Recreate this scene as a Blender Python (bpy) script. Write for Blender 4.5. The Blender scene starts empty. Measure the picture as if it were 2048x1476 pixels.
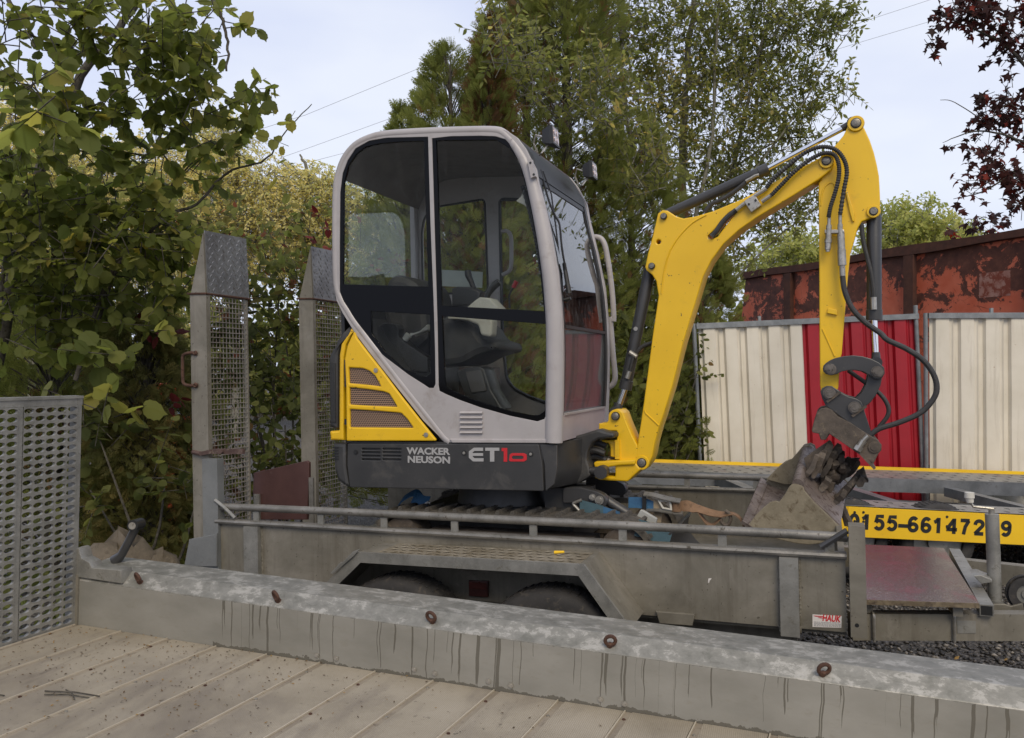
import bpy, math, random
import numpy as np
from mathutils import Vector, Matrix
rnd = random.Random(7)
rng = np.random.default_rng(11)
S = bpy.context.scene
COL = S.collection
rad = math.radians

# ---------------------------------------------------------------- camera, sky, sun, exposure
cam_d = bpy.data.cameras.new('camera')
cam = bpy.data.objects.new('camera', cam_d)
COL.objects.link(cam)
cam.location = (0, 0, 1.6)
cam.rotation_euler = (rad(90), 0, 0)
cam_d.sensor_width = 36
cam_d.lens = 1650 / 2048 * 36
cam_d.clip_end = 1500
S.camera = cam

SUN_EL, SUN_AZ = 44, 170       # azimuth clockwise from +Y: behind the camera, a touch to the right
world = bpy.data.worlds.new('World')
S.world = world
world.use_nodes = True
wn, wl = world.node_tree.nodes, world.node_tree.links
bg = wn['Background']
bg.inputs['Strength'].default_value = 0.1
sky = wn.new('ShaderNodeTexSky')
sky.sky_type = 'NISHITA'
sky.sun_disc = False
sky.sun_elevation = rad(SUN_EL)
sky.sun_rotation = rad(SUN_AZ)
tc = wn.new('ShaderNodeTexCoord')
mp = wn.new('ShaderNodeMapping')
mp.inputs['Scale'].default_value = (1.0, 1.0, 2.6)
wl.new(tc.outputs['Generated'], mp.inputs['Vector'])
nz = wn.new('ShaderNodeTexNoise')
nz.inputs['Scale'].default_value = 1.6
nz.inputs['Detail'].default_value = 5
nz.inputs['Roughness'].default_value = 0.5
wl.new(mp.outputs['Vector'], nz.inputs['Vector'])
cr = wn.new('ShaderNodeValToRGB')
cr.color_ramp.elements[0].position = 0.36
cr.color_ramp.elements[0].color = (4.3, 4.8, 6.7, 1)
cr.color_ramp.elements[1].position = 0.66
cr.color_ramp.elements[1].color = (6.2, 6.5, 7.3, 1)
wl.new(nz.outputs['Fac'], cr.inputs['Fac'])
mx = wn.new('ShaderNodeMix')
mx.data_type = 'RGBA'
mx.inputs['Factor'].default_value = 0.9
wl.new(sky.outputs['Color'], mx.inputs['A'])
wl.new(cr.outputs['Color'], mx.inputs['B'])
wl.new(mx.outputs['Result'], bg.inputs['Color'])

sun_d = bpy.data.lights.new('sun', 'SUN')
sun_d.energy = 1.5
sun_d.angle = rad(30)
sun_d.color = (1.0, 0.87, 0.66)
sun = bpy.data.objects.new('sun', sun_d)
COL.objects.link(sun)
sa, se = rad(SUN_AZ), rad(SUN_EL)
sdir = Vector((math.sin(sa) * math.cos(se), math.cos(sa) * math.cos(se), math.sin(se)))
sun.rotation_euler = sdir.to_track_quat('Z', 'Y').to_euler()
sun.location = sdir * 30
S.view_settings.view_transform = 'Standard'
S.view_settings.look = 'None'
S.view_settings.gamma = 1
S.view_settings.exposure = 0.52
S.view_settings.use_curve_mapping = False
S.cycles.max_bounces = 8
S.cycles.transparent_max_bounces = 16
S.cycles.sample_clamp_indirect = 6
S.render.film_transparent = False

# ---------------------------------------------------------------- materials
class NT:
    def __init__(s, name):
        s.m = bpy.data.materials.new(name)
        s.m.use_nodes = True
        s.n, s.l = s.m.node_tree.nodes, s.m.node_tree.links
        s.b = s.n['Principled BSDF']
        s.out = s.n['Material Output']
        s.tc = s.n.new('ShaderNodeTexCoord').outputs['Object']
    def node(s, t, **kw):
        n = s.n.new('ShaderNode' + t)
        for k, v in kw.items():
            if k in n.inputs: s.inp(n, k, v)
            else: setattr(n, k, v)
        return n
    def inp(s, n, k, v):
        if hasattr(v, 'is_linked') or hasattr(v, 'links'): s.l.new(v, n.inputs[k])
        else: n.inputs[k].default_value = v
    def vec(s, scale=(1, 1, 1), loc=(0, 0, 0), rot=(0, 0, 0)):
        m = s.n.new('ShaderNodeMapping')
        s.l.new(s.tc, m.inputs['Vector'])
        m.inputs['Scale'].default_value = scale
        m.inputs['Location'].default_value = loc
        m.inputs['Rotation'].default_value = rot
        return m.outputs['Vector']
    def noise(s, scale, detail=4, rough=.55, vec=None, dist=0.0):
        n = s.node('TexNoise', Scale=scale, Detail=detail, Roughness=rough, Distortion=dist)
        s.l.new(vec if vec is not None else s.tc, n.inputs['Vector'])
        return n.outputs['Fac']
    def voro(s, scale, out='Distance', vec=None, feature='F1', rnd_=1.0):
        n = s.n.new('ShaderNodeTexVoronoi')
        n.feature = feature
        n.inputs['Scale'].default_value = scale
        n.inputs['Randomness'].default_value = rnd_
        s.l.new(vec if vec is not None else s.tc, n.inputs['Vector'])
        return n.outputs[out]
    def ramp(s, fac, stops, interp='LINEAR'):
        r = s.n.new('ShaderNodeValToRGB')
        r.color_ramp.interpolation = interp
        e = r.color_ramp.elements
        while len(e) < len(stops): e.new(0.5)
        for i, (p, c) in enumerate(stops):
            e[i].position = p
            e[i].color = (c, c, c, 1) if isinstance(c, (int, float)) else (*c, 1)
        s.l.new(fac, r.inputs['Fac'])
        return r.outputs['Color']
    def mix(s, fac, a, b):
        m = s.n.new('ShaderNodeMix')
        m.data_type = 'RGBA'
        for k, v in (('Factor', fac), ('A', a), ('B', b)):
            if isinstance(v, tuple): m.inputs[k].default_value = (*v, 1)
            elif isinstance(v, (int, float)): m.inputs[k].default_value = v
            else: s.l.new(v, m.inputs[k])
        return m.outputs['Result']
    def math(s, op, a, b=0.0, c=0.0):
        m = s.n.new('ShaderNodeMath')
        m.operation = op
        for i, v in enumerate((a, b, c)):
            if isinstance(v, (int, float)): m.inputs[i].default_value = v
            else: s.l.new(v, m.inputs[i])
        return m.outputs[0]
    def sep(s, vec=None):
        n = s.n.new('ShaderNodeSeparateXYZ')
        s.l.new(vec if vec is not None else s.tc, n.inputs[0])
        return n.outputs
    def bump(s, h, strength=.3, dist=.01):
        b = s.n.new('ShaderNodeBump')
        b.inputs['Strength'].default_value = strength
        b.inputs['Distance'].default_value = dist
        s.l.new(h, b.inputs['Height'])
        s.l.new(b.outputs['Normal'], s.b.inputs['Normal'])
    def set(s, color=None, rough=None, metal=None, spec=None, coat=None):
        for k, v in (('Base Color', color), ('Roughness', rough), ('Metallic', metal), ('Specular IOR Level', spec), ('Coat Weight', coat)):
            if v is None: continue
            if isinstance(v, tuple): s.b.inputs[k].default_value = (*v, 1)
            elif isinstance(v, (int, float)): s.b.inputs[k].default_value = v
            else: s.l.new(v, s.b.inputs[k])
        return s.m

def worn(name, c1, c2, rough=.5, metal=0.0, s1=6, dirt=None, dirt_s=18, dirt_lo=.6, dirt_hi=.75, bump=.15, bs=60, r2=None, spec=.5, fine=.5):
    """weathered surface: two tones, a patchy layer of dirt or rust, fine relief"""
    t = NT(name)
    a = t.ramp(t.noise(s1, 5, .62), [(.35, c1), (.65, c2)])
    g = t.noise(bs * 2.2, 3, .6)
    a = t.mix(t.math('MULTIPLY', t.math('SUBTRACT', g, .5), fine), a, tuple(min(1, x * 1.9) for x in c2))
    r = rough
    if dirt:
        d = t.ramp(t.noise(dirt_s, 8, .68, dist=.4), [(dirt_lo, 0.0), (dirt_hi, 1.0)])
        a = t.mix(d, a, dirt)
        r = t.mix(d, (rough,) * 3, ((r2 or min(1, rough + .3)),) * 3)
    else:
        r = t.ramp(t.noise(s1 * 3, 4), [(.3, max(.05, rough - .12)), (.7, min(1, rough + .12))])
    t.bump(t.noise(bs, 4, .6), bump, .004)
    return t.set(a, r, metal, spec)

def boxgalv():
    t = NT('galvanised_box')
    a = t.ramp(t.noise(2.6, 7, .68, dist=.4), [(.32, (.135, .122, .095)), (.5, (.2, .182, .144)), (.68, (.28, .255, .21))])
    s1 = t.noise(2.2, 6, .7, t.vec((7, 7, .55)))
    a = t.mix(t.ramp(s1, [(.52, 0.0), (.74, .7)]), a, (.105, .09, .066))
    s2 = t.noise(5, 7, .72, dist=.8)
    a = t.mix(t.ramp(s2, [(.58, 0.0), (.72, .6)]), a, (.3, .28, .24))
    sp = t.noise(55, 3, .6)
    a = t.mix(t.ramp(sp, [(.66, 0.0), (.7, .7)]), a, (.06, .05, .036))
    t.bump(t.noise(3.5, 3, .5), .12, .03)
    return t.set(a, t.ramp(s2, [(.4, .55), (.7, .4)]), .3)
GALV = boxgalv()
GALV2 = worn('galvanised_bright', (.19, .185, .165), (.30, .29, .26), .42, .45, 9, (.16, .15, .125), 26, .56, .68, .15, 60)
RAILM = worn('galvanised_tube', (.13, .124, .108), (.24, .225, .2), .45, .4, 8, (.07, .06, .045), 45, .58, .68, .2, 90)
BLUEG = worn('blue_grey_steel', (.135, .14, .138), (.18, .185, .18), .55, .15, 5, (.1, .09, .07), 14, .62, .75)
STEELD = worn('dark_grey_paint', (.03, .03, .03), (.043, .042, .041), .45, 0, 4, (.1, .092, .08), 7, .55, .85, .06, 80, fine=.25)
DARK2 = worn('dark_arm_paint', (.03, .03, .031), (.045, .044, .044), .4, 0, 6, (.13, .115, .095), 32, .66, .76, .1, 70, fine=.2)
RUSTD = worn('rusty_mud_steel', (.05, .04, .031), (.105, .082, .063), .75, 0, 14, (.17, .135, .095), 30, .56, .7, .6, 60)
RUST = worn('rust', (.045, .02, .012), (.095, .045, .026), .85, 0, 20, (.04, .018, .012), 40, .5, .65, .5, 80)
TAN = worn('dried_mud', (.145, .122, .08), (.22, .187, .128), .8, 0, 9, (.1, .075, .045), 24, .55, .68, .5, 45)
MUDST = worn('dark_caked_mud', (.026, .021, .017), (.06, .047, .036), .85, 0, 22, (.13, .105, .075), 34, .6, .74, .8, 60)
PINKST = worn('worn_bucket_steel', (.12, .095, .082), (.2, .163, .142), .5, .3, 10, (.09, .065, .055), 34, .52, .62, .35, 60)
CABG = worn('cab_grey_paint', (.33, .31, .305), (.39, .365, .36), .38, 0, 3, (.22, .19, .165), 8, .55, .85, .05, 90, fine=.14)
PINKG = worn('rain_stained_panel', (.36, .31, .315), (.44, .39, .39), .35, 0, 4, (.17, .09, .07), 40, .66, .76, .05, 90, fine=.1)
LINER = worn('headliner', (.15, .135, .12), (.19, .172, .155), .85, 0, 6)
BLACK = worn('black_plastic', (.012, .012, .012), (.019, .019, .019), .42, 0, 6, (.05, .048, .044), 20, .64, .85, .08, 90, fine=.1)
SEATM = worn('seat_vinyl', (.017, .017, .017), (.028, .027, .026), .6, 0, 8, (.06, .055, .05), 16, .6, .8)
RUBBER = worn('rubber', (.018, .017, .017), (.034, .031, .029), .8, 0, 12, (.085, .072, .058), 26, .55, .72, .4, 60)
MUDRUB = worn('muddy_rubber', (.05, .045, .038), (.09, .078, .062), .85, 0, 14, (.03, .027, .024), 26, .5, .65, .6, 50)
HOSE = worn('hose_rubber', (.02, .02, .02), (.035, .034, .033), .6, 0, 30, (.09, .08, .07), 60, .62, .74, .25, 120)
ZINC = worn('zinc_fitting', (.3, .28, .24), (.42, .4, .36), .35, .7, 30, (.12, .1, .08), 70, .58, .68)
def whitesheet():
    t = NT('grimy_white_sheet')
    a = t.ramp(t.noise(2.2, 4), [(.35, (.6, .55, .45)), (.65, (.68, .63, .53))])
    v = t.vec((9, 1, .9))
    d = t.ramp(t.noise(1.3, 7, .7, v), [(.54, 0.0), (.8, .55)])
    a = t.mix(d, a, (.3, .24, .165))
    r = t.ramp(t.noise(34, 4, .6), [(.685, 0.0), (.7, 1.0)])
    rr = t.ramp(t.noise(2.6, 3), [(.52, 0.0), (.62, 1.0)])
    a = t.mix(t.math('MULTIPLY', r, rr), a, (.26, .1, .03))
    t.bump(t.noise(5, 3), .15, .02)
    return t.set(a, .5)
WHITEP = whitesheet()
REDP = worn('red_sheet', (.3, .006, .014), (.36, .009, .018), .42, 0, 2.5, (.22, .03, .03), 9, .66, .85, .05, 30, fine=.05)
PLYM = None
IVORY = worn('ivory_plastic', (.5, .48, .42), (.58, .55, .48), .45, 0, 6)
GREYP = worn('grey_plastic', (.3, .3, .28), (.36, .36, .33), .5, 0, 6)
BARK = worn('bark', (.05, .043, .033), (.1, .09, .07), .9, 0, 25, (.03, .027, .02), 40, .5, .65, .6, 60)
BARKL = worn('pale_bark', (.13, .125, .095), (.2, .19, .15), .85, 0, 25, (.06, .055, .04), 30, .55, .65, .4, 60)
STONE = worn('sandstone', (.085, .068, .047), (.15, .122, .088), .9, 0, 8, (.08, .065, .045), 14, .52, .66, .6, 30)
BLUEST = worn('blue_webbing', (.02, .075, .16), (.03, .105, .2), .8, 0, 18, (.03, .05, .07), 20, .6, .75, .3, 160)
TEALST = worn('teal_webbing', (.03, .065, .08), (.045, .09, .11), .8, 0, 18, (.035, .05, .055), 20, .55, .7, .3, 160)
BROWNST = worn('brown_webbing', (.15, .085, .045), (.21, .125, .07), .85, 0, 20, (.08, .05, .03), 30, .56, .7, .4, 160)
CONC = worn('mossy_concrete', (.3, .29, .24), (.42, .4, .35), .9, 0, 5, (.07, .08, .03), 8, .55, .68)

def simple(name, c, rough=.5, metal=0.0, spec=.5):
    t = NT(name)
    return t.set(c, rough, metal, spec)
CHROME = simple('chrome_rod', (.75, .75, .76), .12, 1.0)
INK = simple('black_lettering', (.012, .012, .012), .5)
REDINK = simple('red_lettering', (.5, .016, .022), .45)
GREYINK = simple('grey_lettering', (.34, .335, .33), .45)
PAPER = simple('sticker_white', (.62, .58, .54), .5)
REDLEV = simple('red_lever', (.42, .02, .02), .4)
REFL = simple('lamp_reflector', (.55, .45, .43), .15, .6)
BLACKGL = simple('black_frit_glass', (.003, .003, .0035), .12, 0, .16)
WIREM = simple('power_wire', (.3, .31, .33), .6)
ORANGEB = simple('orange_paint', (.65, .06, .02), .4)
PALEB = simple('pale_blue_paint', (.38, .5, .62), .4)

def yellow():
    t = NT('yellow_paint')
    a = t.ramp(t.noise(3, 4), [(.3, (.68, .41, .007)), (.7, (.76, .47, .010))])
    d = t.ramp(t.noise(9, 8, .7, dist=.5), [(.60, 0.0), (.86, .65)])
    a = t.mix(d, a, (.33, .21, .03))
    chip = t.ramp(t.noise(46, 4, .6), [(.685, 0.0), (.70, 1.0)])
    sc_ = t.noise(6, 5, .75, t.vec((1, 1, 9), rot=(0, rad(35), 0)))
    a = t.mix(t.ramp(sc_, [(.68, 0.0), (.74, .5)]), a, (.42, .28, .06))
    a = t.mix(chip, a, (.05, .03, .015))
    t.bump(t.noise(140, 2), .05, .003)
    return t.set(a, t.ramp(t.noise(5, 4), [(.3, .28), (.7, .42)]), 0, .5)
YELLOW = yellow()
YELTR = worn('trailer_yellow', (.72, .43, .008), (.8, .5, .012), .45, 0, 2, (.55, .33, .03), 12, .62, .85, .05, 40, fine=.08)

def glass(name, tint, refl=1.0, dirt=.1, haze=(.55, .55, .55), floor=0.0):
    t = NT(name)
    tr = t.node('BsdfTransparent', Color=(*tint, 1))
    gl = t.node('BsdfGlossy', Roughness=.015, Color=(1, 1, 1, 1))
    fr = t.node('Fresnel', IOR=1.5)
    k = t.math('MULTIPLY', fr.outputs[0], refl)
    m1 = t.n.new('ShaderNodeMixShader')
    t.l.new(k, m1.inputs[0]); t.l.new(tr.outputs[0], m1.inputs[1]); t.l.new(gl.outputs[0], m1.inputs[2])
    df = t.node('BsdfDiffuse', Color=(*haze, 1))
    d = t.noise(7, 6, .65, vec=t.vec((3.5, 3.5, .8), rot=(0, rad(14), 0)), dist=1.2)
    spots = t.ramp(t.noise(160, 2, .5), [(.66, 0.0), (.74, dirt)])
    fac = t.math('ADD', t.ramp(d, [(.5, floor), (.78, floor + dirt)]), spots)
    m2 = t.n.new('ShaderNodeMixShader')
    t.l.new(fac, m2.inputs[0]); t.l.new(m1.outputs[0], m2.inputs[1]); t.l.new(df.outputs[0], m2.inputs[2])
    t.l.new(m2.outputs[0], t.out.inputs['Surface'])
    return t.m
GLASS = glass('side_glass', (.95, .96, .94), .12, .018)
RGLASS = glass('smeared_rear_glass', (.93, .95, .94), .15, .06)
WGLASS = glass('wet_windscreen', (.7, .73, .72), 1.25, .16)
WGLASS2 = glass('dusty_lower_screen', (.6, .62, .61), .75, .05, floor=.1)

def spangle():
    """foreground rail: hot-dip galvanising in light and dark patches; runs of water down the upright face"""
    t = NT('spangled_galvanising')
    v = t.voro(34, 'Color', t.vec((1, 1.6, 1)))
    n1 = t.noise(15, 9, .74, t.vec((1, 1.5, 1.5)), dist=.25)
    base = t.ramp(n1, [(.38, (.12, .118, .1)), (.47, (.16, .156, .135)), (.54, (.19, .184, .16)), (.56, (.28, .27, .24)), (.66, (.345, .332, .3))])
    g = t.node('RGBToBW'); t.l.new(v, g.inputs[0])
    base = t.mix(t.math('MULTIPLY', g.outputs[0], .3), base, (.3, .29, .262))
    x, y, z = t.sep(t.vec(loc=(1.4, -.8, -.6)))     # rail coordinates: z = 0 at the floor
    face = t.ramp(t.noise(2.6, 6, .6, t.vec((1, 1, 2))), [(.3, (.2, .192, .165)), (.7, (.30, .288, .255))])
    n2 = t.noise(30, 6, .7, t.vec((.6, 1, 1.4)))
    face = t.mix(t.ramp(n2, [(.56, 0.0), (.72, .5)]), face, (.2, .18, .14))
    # runs: 1-D columns with their own length
    wob = t.math('MULTIPLY', t.math('SUBTRACT', t.noise(9, 2, .5), .5), .02)
    xw = t.math('ADD', x, wob)
    cmb = t.node('CombineXYZ', X=xw)
    col = t.noise(34, 3, .75, cmb.outputs[0])
    ln = t.noise(41, 2, .6, cmb.outputs[0])
    dz = t.math('SUBTRACT', .166, z)
    ln2 = t.math('MULTIPLY', t.math('POWER', t.math('MAXIMUM', t.math('SUBTRACT', ln, .3), 0.0), 1.5), 1.35)
    on = t.math('MULTIPLY', t.math('GREATER_THAN', col, t.math('ADD', .49, t.math('MULTIPLY', t.noise(3.1, 2, .5, cmb.outputs[0]), .15))), t.math('LESS_THAN', dz, ln2))
    wetedge = t.math('LESS_THAN', z, t.math('ADD', .004, t.math('MULTIPLY', t.math('SUBTRACT', t.noise(22, 4, .7), .4), .05)))
    on = t.math('MAXIMUM', on, wetedge)
    far = t.math('GREATER_THAN', x, .62)
    on = t.math('MULTIPLY', on, far)
    face = t.mix(t.math('MULTIPLY', on, .8), face, (.1, .093, .075))
    isface = t.math('LESS_THAN', t.math('ADD', z, t.math('MULTIPLY', t.math('SUBTRACT', t.noise(60, 3), .5), .012)), .1665)
    c = t.mix(isface, base, face)
    t.bump(t.noise(24, 5, .6), .12, .006)
    on = t.math('MULTIPLY', on, isface)
    rough = t.mix(on, (.5, .5, .5), (.22, .22, .22))
    return t.set(c, rough, .25)
SPANGLE = spangle()

def deck():
    t = NT('ribbed_deck')
    a = t.ramp(t.noise(1.7, 6, .65), [(.3, (.27, .23, .168)), (.5, (.38, .33, .25)), (.72, (.45, .395, .31))])
    st = t.noise(2.2, 7, .7, t.vec((1, .35, 1), rot=(0, 0, rad(10))), dist=.6)
    a = t.mix(t.ramp(st, [(.48, 0.0), (.66, .85)]), a, (.2, .168, .14))
    a = t.mix(t.ramp(t.noise(3.1, 8, .72, t.vec((1.6, .3, 1), rot=(0, 0, rad(6)))), [(.6, 0.0), (.7, .7)]), a, (.14, .115, .095))
    sp = t.noise(46, 5, .7)
    reg = t.ramp(t.noise(2.4, 3), [(.42, 0.0), (.62, 1.0)])
    a = t.mix(t.math('MULTIPLY', t.ramp(sp, [(.62, 0.0), (.67, .85)]), reg), a, (.06, .05, .036))
    w = t.node('TexWave', Scale=55)
    w.wave_type = 'BANDS'; w.bands_direction = 'X'
    t.l.new(t.tc, w.inputs['Vector'])
    a = t.mix(t.math('MULTIPLY', w.outputs['Fac'], .4), a, (.2, .17, .125))
    t.bump(w.outputs['Fac'], .35, .002)
    return t.set(a, t.ramp(st, [(.4, .62), (.65, .4)]), .25)
DECK = deck()
DECKLIP = simple('worn_bright_edge', (.5, .44, .34), .4, .3)
DECKST = worn('deck_strip', (.24, .2, .15), (.34, .29, .22), .5, .3, 6, (.14, .115, .085), 14, .56, .7, .1, 60)

def wetply_sheen():
    t = NT('wet_red_ply_sheen')
    n = t.noise(6.5, 8, .7, t.vec((1.5, 1, 1)), dist=.5)
    a = t.ramp(n, [(.36, (.12, .018, .02)), (.44, (.095, .026, .026)), (.49, (.08, .054, .05)), (.6, (.12, .092, .082))])  # red board; grey patches paint the reflection on its wet face into the colour
    dr = t.ramp(t.noise(120, 2, .5), [(.58, 0.0), (.64, 1.0)])
    a = t.mix(t.math('MULTIPLY', dr, .18), a, (.4, .3, .3))  # pale specks: wet gloss, painted as well
    t.bump(t.noise(120, 2, .5), .25, .002)
    return t.set(a, t.ramp(n, [(.4, .22), (.6, .1)]), 0, .7)
PLYM = wetply_sheen()
PLYED = worn('ply_edge', (.1, .075, .045), (.19, .15, .095), .85, 0, 12, (.05, .035, .025), 30, .5, .65, .4, 60)
BROWNPLY = worn('brown_tailboard', (.05, .022, .02), (.075, .035, .03), .5, 0, 5, (.14, .1, .09), 14, .62, .76)

def skip():
    t = NT('peeling_orange_paint')
    x, y, z = t.sep()
    n = t.noise(1.9, 10, .74, t.vec((1, 1, 1.1)), dist=.35)
    bias = t.math('MULTIPLY', t.math('SUBTRACT', z, 1.9), .10)
    n = t.math('ADD', n, bias)
    o = t.ramp(t.noise(4, 5), [(.3, (.5, .10, .045)), (.7, (.62, .17, .095))])
    r = t.ramp(t.noise(9, 6, .65), [(.3, (.06, .02, .013)), (.55, (.11, .036, .022)), (.8, (.18, .065, .04))])
    a = t.mix(t.ramp(n, [(.565, 0.0), (.58, 1.0)]), o, r)
    cr_ = t.voro(6, 'Distance', t.vec((1, 1, 1)), 'DISTANCE_TO_EDGE')
    a = t.mix(t.math('MULTIPLY', t.ramp(cr_, [(.0, 1.0), (.025, 0.0)]), t.ramp(t.noise(2.2, 3), [(.5, 0.0), (.6, 1.0)])), a, (.06, .02, .012))
    t.bump(n, .3, .02)
    return t.set(a, .7)
SKIP = skip()
SKIPR = worn('rusted_rim', (.05, .02, .014), (.095, .036, .022), .85, 0, 6, (.2, .06, .035), 12, .66, .72, .4, 30)

def gravel():
    t = NT('dark_gravel')
    v = t.voro(55, 'Color')
    g = t.node('RGBToBW'); t.l.new(v, g.inputs[0])
    a = t.ramp(g.outputs[0], [(.2, (.018, .016, .014)), (.55, (.056, .049, .042)), (.85, (.14, .124, .104))])
    a = t.mix(t.ramp(t.noise(.8, 5), [(.5, 0.0), (.65, .6)]), a, (.05, .045, .03))
    t.bump(t.voro(55), .8, .03)
    return t.set(a, .7)
GRAVEL = gravel()

def stones():
    t = NT('gravel_stones')
    at = t.node('Attribute'); at.attribute_name = 'tint'
    a = t.ramp(at.outputs['Fac'], [(0, (.016, .0145, .013)), (.45, (.05, .044, .038)), (.8, (.115, .1, .083)), (1, (.26, .23, .19))])
    return t.set(a, .6)
STONES = stones()

def ventmesh():
    t = NT('honeycomb_mesh')
    p = 92.0
    x, y, z = t.sep()
    cmb = t.node('CombineXYZ', X=t.math('ADD', x, t.math('MULTIPLY', z, .5)), Y=z)
    n = t.voro(p, 'Distance', cmb.outputs[0], 'F1', 0.0)
    a = t.ramp(n, [(.36, (.012, .01, .008)), (.44, (.30, .19, .125))])
    t.bump(n, .5, .002)
    return t.set(a, .55)
VENT = ventmesh()

def leafmat(name, stops, trans=.55, rough=.45, attr=True):
    t = NT(name)
    at = t.node('Attribute'); at.attribute_name = 'tint'
    a = t.ramp(at.outputs['Fac'], stops)
    t.set(a, .6, 0, .18)
    tl = t.node('BsdfTranslucent')
    c2 = t.node('HueSaturation', Saturation=1.1, Value=2.3); t.l.new(a, c2.inputs['Color'])
    t.l.new(c2.outputs[0], tl.inputs['Color'])
    m = t.n.new('ShaderNodeMixShader')
    m.inputs[0].default_value = trans
    t.l.new(t.b.outputs[0], m.inputs[1]); t.l.new(tl.outputs[0], m.inputs[2])
    t.l.new(m.outputs[0], t.out.inputs['Surface'])
    return t.m
L_HAZEL = leafmat('hazel_leaf', [(0, (.07, .085, .022)), (.5, (.14, .155, .04)), (.85, (.2, .2, .055)), (1, (.26, .22, .055))])
L_THUJA = leafmat('thuja_frond', [(0, (.085, .096, .028)), (.5, (.15, .165, .046)), (.78, (.22, .225, .068)), (.83, (.18, .11, .05)), (1, (.12, .065, .034))], .5, .6)
L_BROWN = leafmat('browning_frond', [(0, (.075, .085, .026)), (.5, (.15, .14, .048)), (1, (.28, .215, .085))], .4, .65)
L_POPLAR = leafmat('poplar_leaf', [(0, (.1, .115, .036)), (.5, (.17, .18, .056)), (.85, (.25, .24, .085)), (1, (.33, .26, .09))], .55)
L_BIRCH = leafmat('birch_leaf', [(0, (.3, .29, .1)), (.5, (.48, .44, .18)), (1, (.62, .52, .24))], .5)
L_FAR = leafmat('far_leaf', [(0, (.2, .22, .06)), (.5, (.32, .33, .1)), (1, (.45, .42, .15))], .4)
L_SHRUB = leafmat('shrub_leaf', [(0, (.055, .066, .022)), (.5, (.115, .128, .038)), (.85, (.17, .175, .055)), (.92, (.13, .075, .035)), (1, (.18, .065, .04))], .55)
L_RED = leafmat('red_leaf', [(0, (.05, .014, .012)), (.5, (.11, .022, .022)), (1, (.2, .06, .045))], .35)
L_MAPLE = leafmat('maple_leaf', [(0, (.02, .011, .010)), (.6, (.05, .02, .017)), (.9, (.09, .022, .018)), (1, (.22, .035, .022))], .3)
L_YEL = leafmat('yellow_green_leaf', [(0, (.11, .12, .02)), (1, (.26, .22, .04))], .4)
L_LITTER = leafmat('dry_litter', [(0, (.05, .035, .02)), (.6, (.12, .075, .035)), (1, (.3, .18, .05))], .1, .8)

# ---------------------------------------------------------------- geometry helpers
def frame_matrix(o, yaw, pitch):
    """a frame on the ground: x along the thing, turned by yaw to the camera's right, nose raised by pitch"""
    return Matrix.Translation(o) @ Matrix.Rotation(-rad(yaw), 4, 'Z') @ Matrix.Rotation(-rad(pitch), 4, 'Y')
def fm(ox, oy, oz, yaw, pitch): return frame_matrix((ox, oy, oz), yaw, pitch)
def fm_(t, yaw, pitch): return frame_matrix(t, yaw, pitch)
FT = fm_((0.0000,3.6500,0.0000),20.800,1.170)      # machine trailer and excavator
FF = fm_((-1.6647,3.1500,0.6269),17.688,-1.811)      # flatbed trailer in front
FY = fm_((2.5673,6.0000,0.5982),-2.950,-3.287)      # yellow car trailer
FW = Matrix.Identity(4)

def finish(me, mat, smooth=35):
    if mat: me.materials.append(mat)
    if smooth:
        me.shade_smooth()
        me.set_sharp_from_angle(angle=rad(smooth))
    return me

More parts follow.
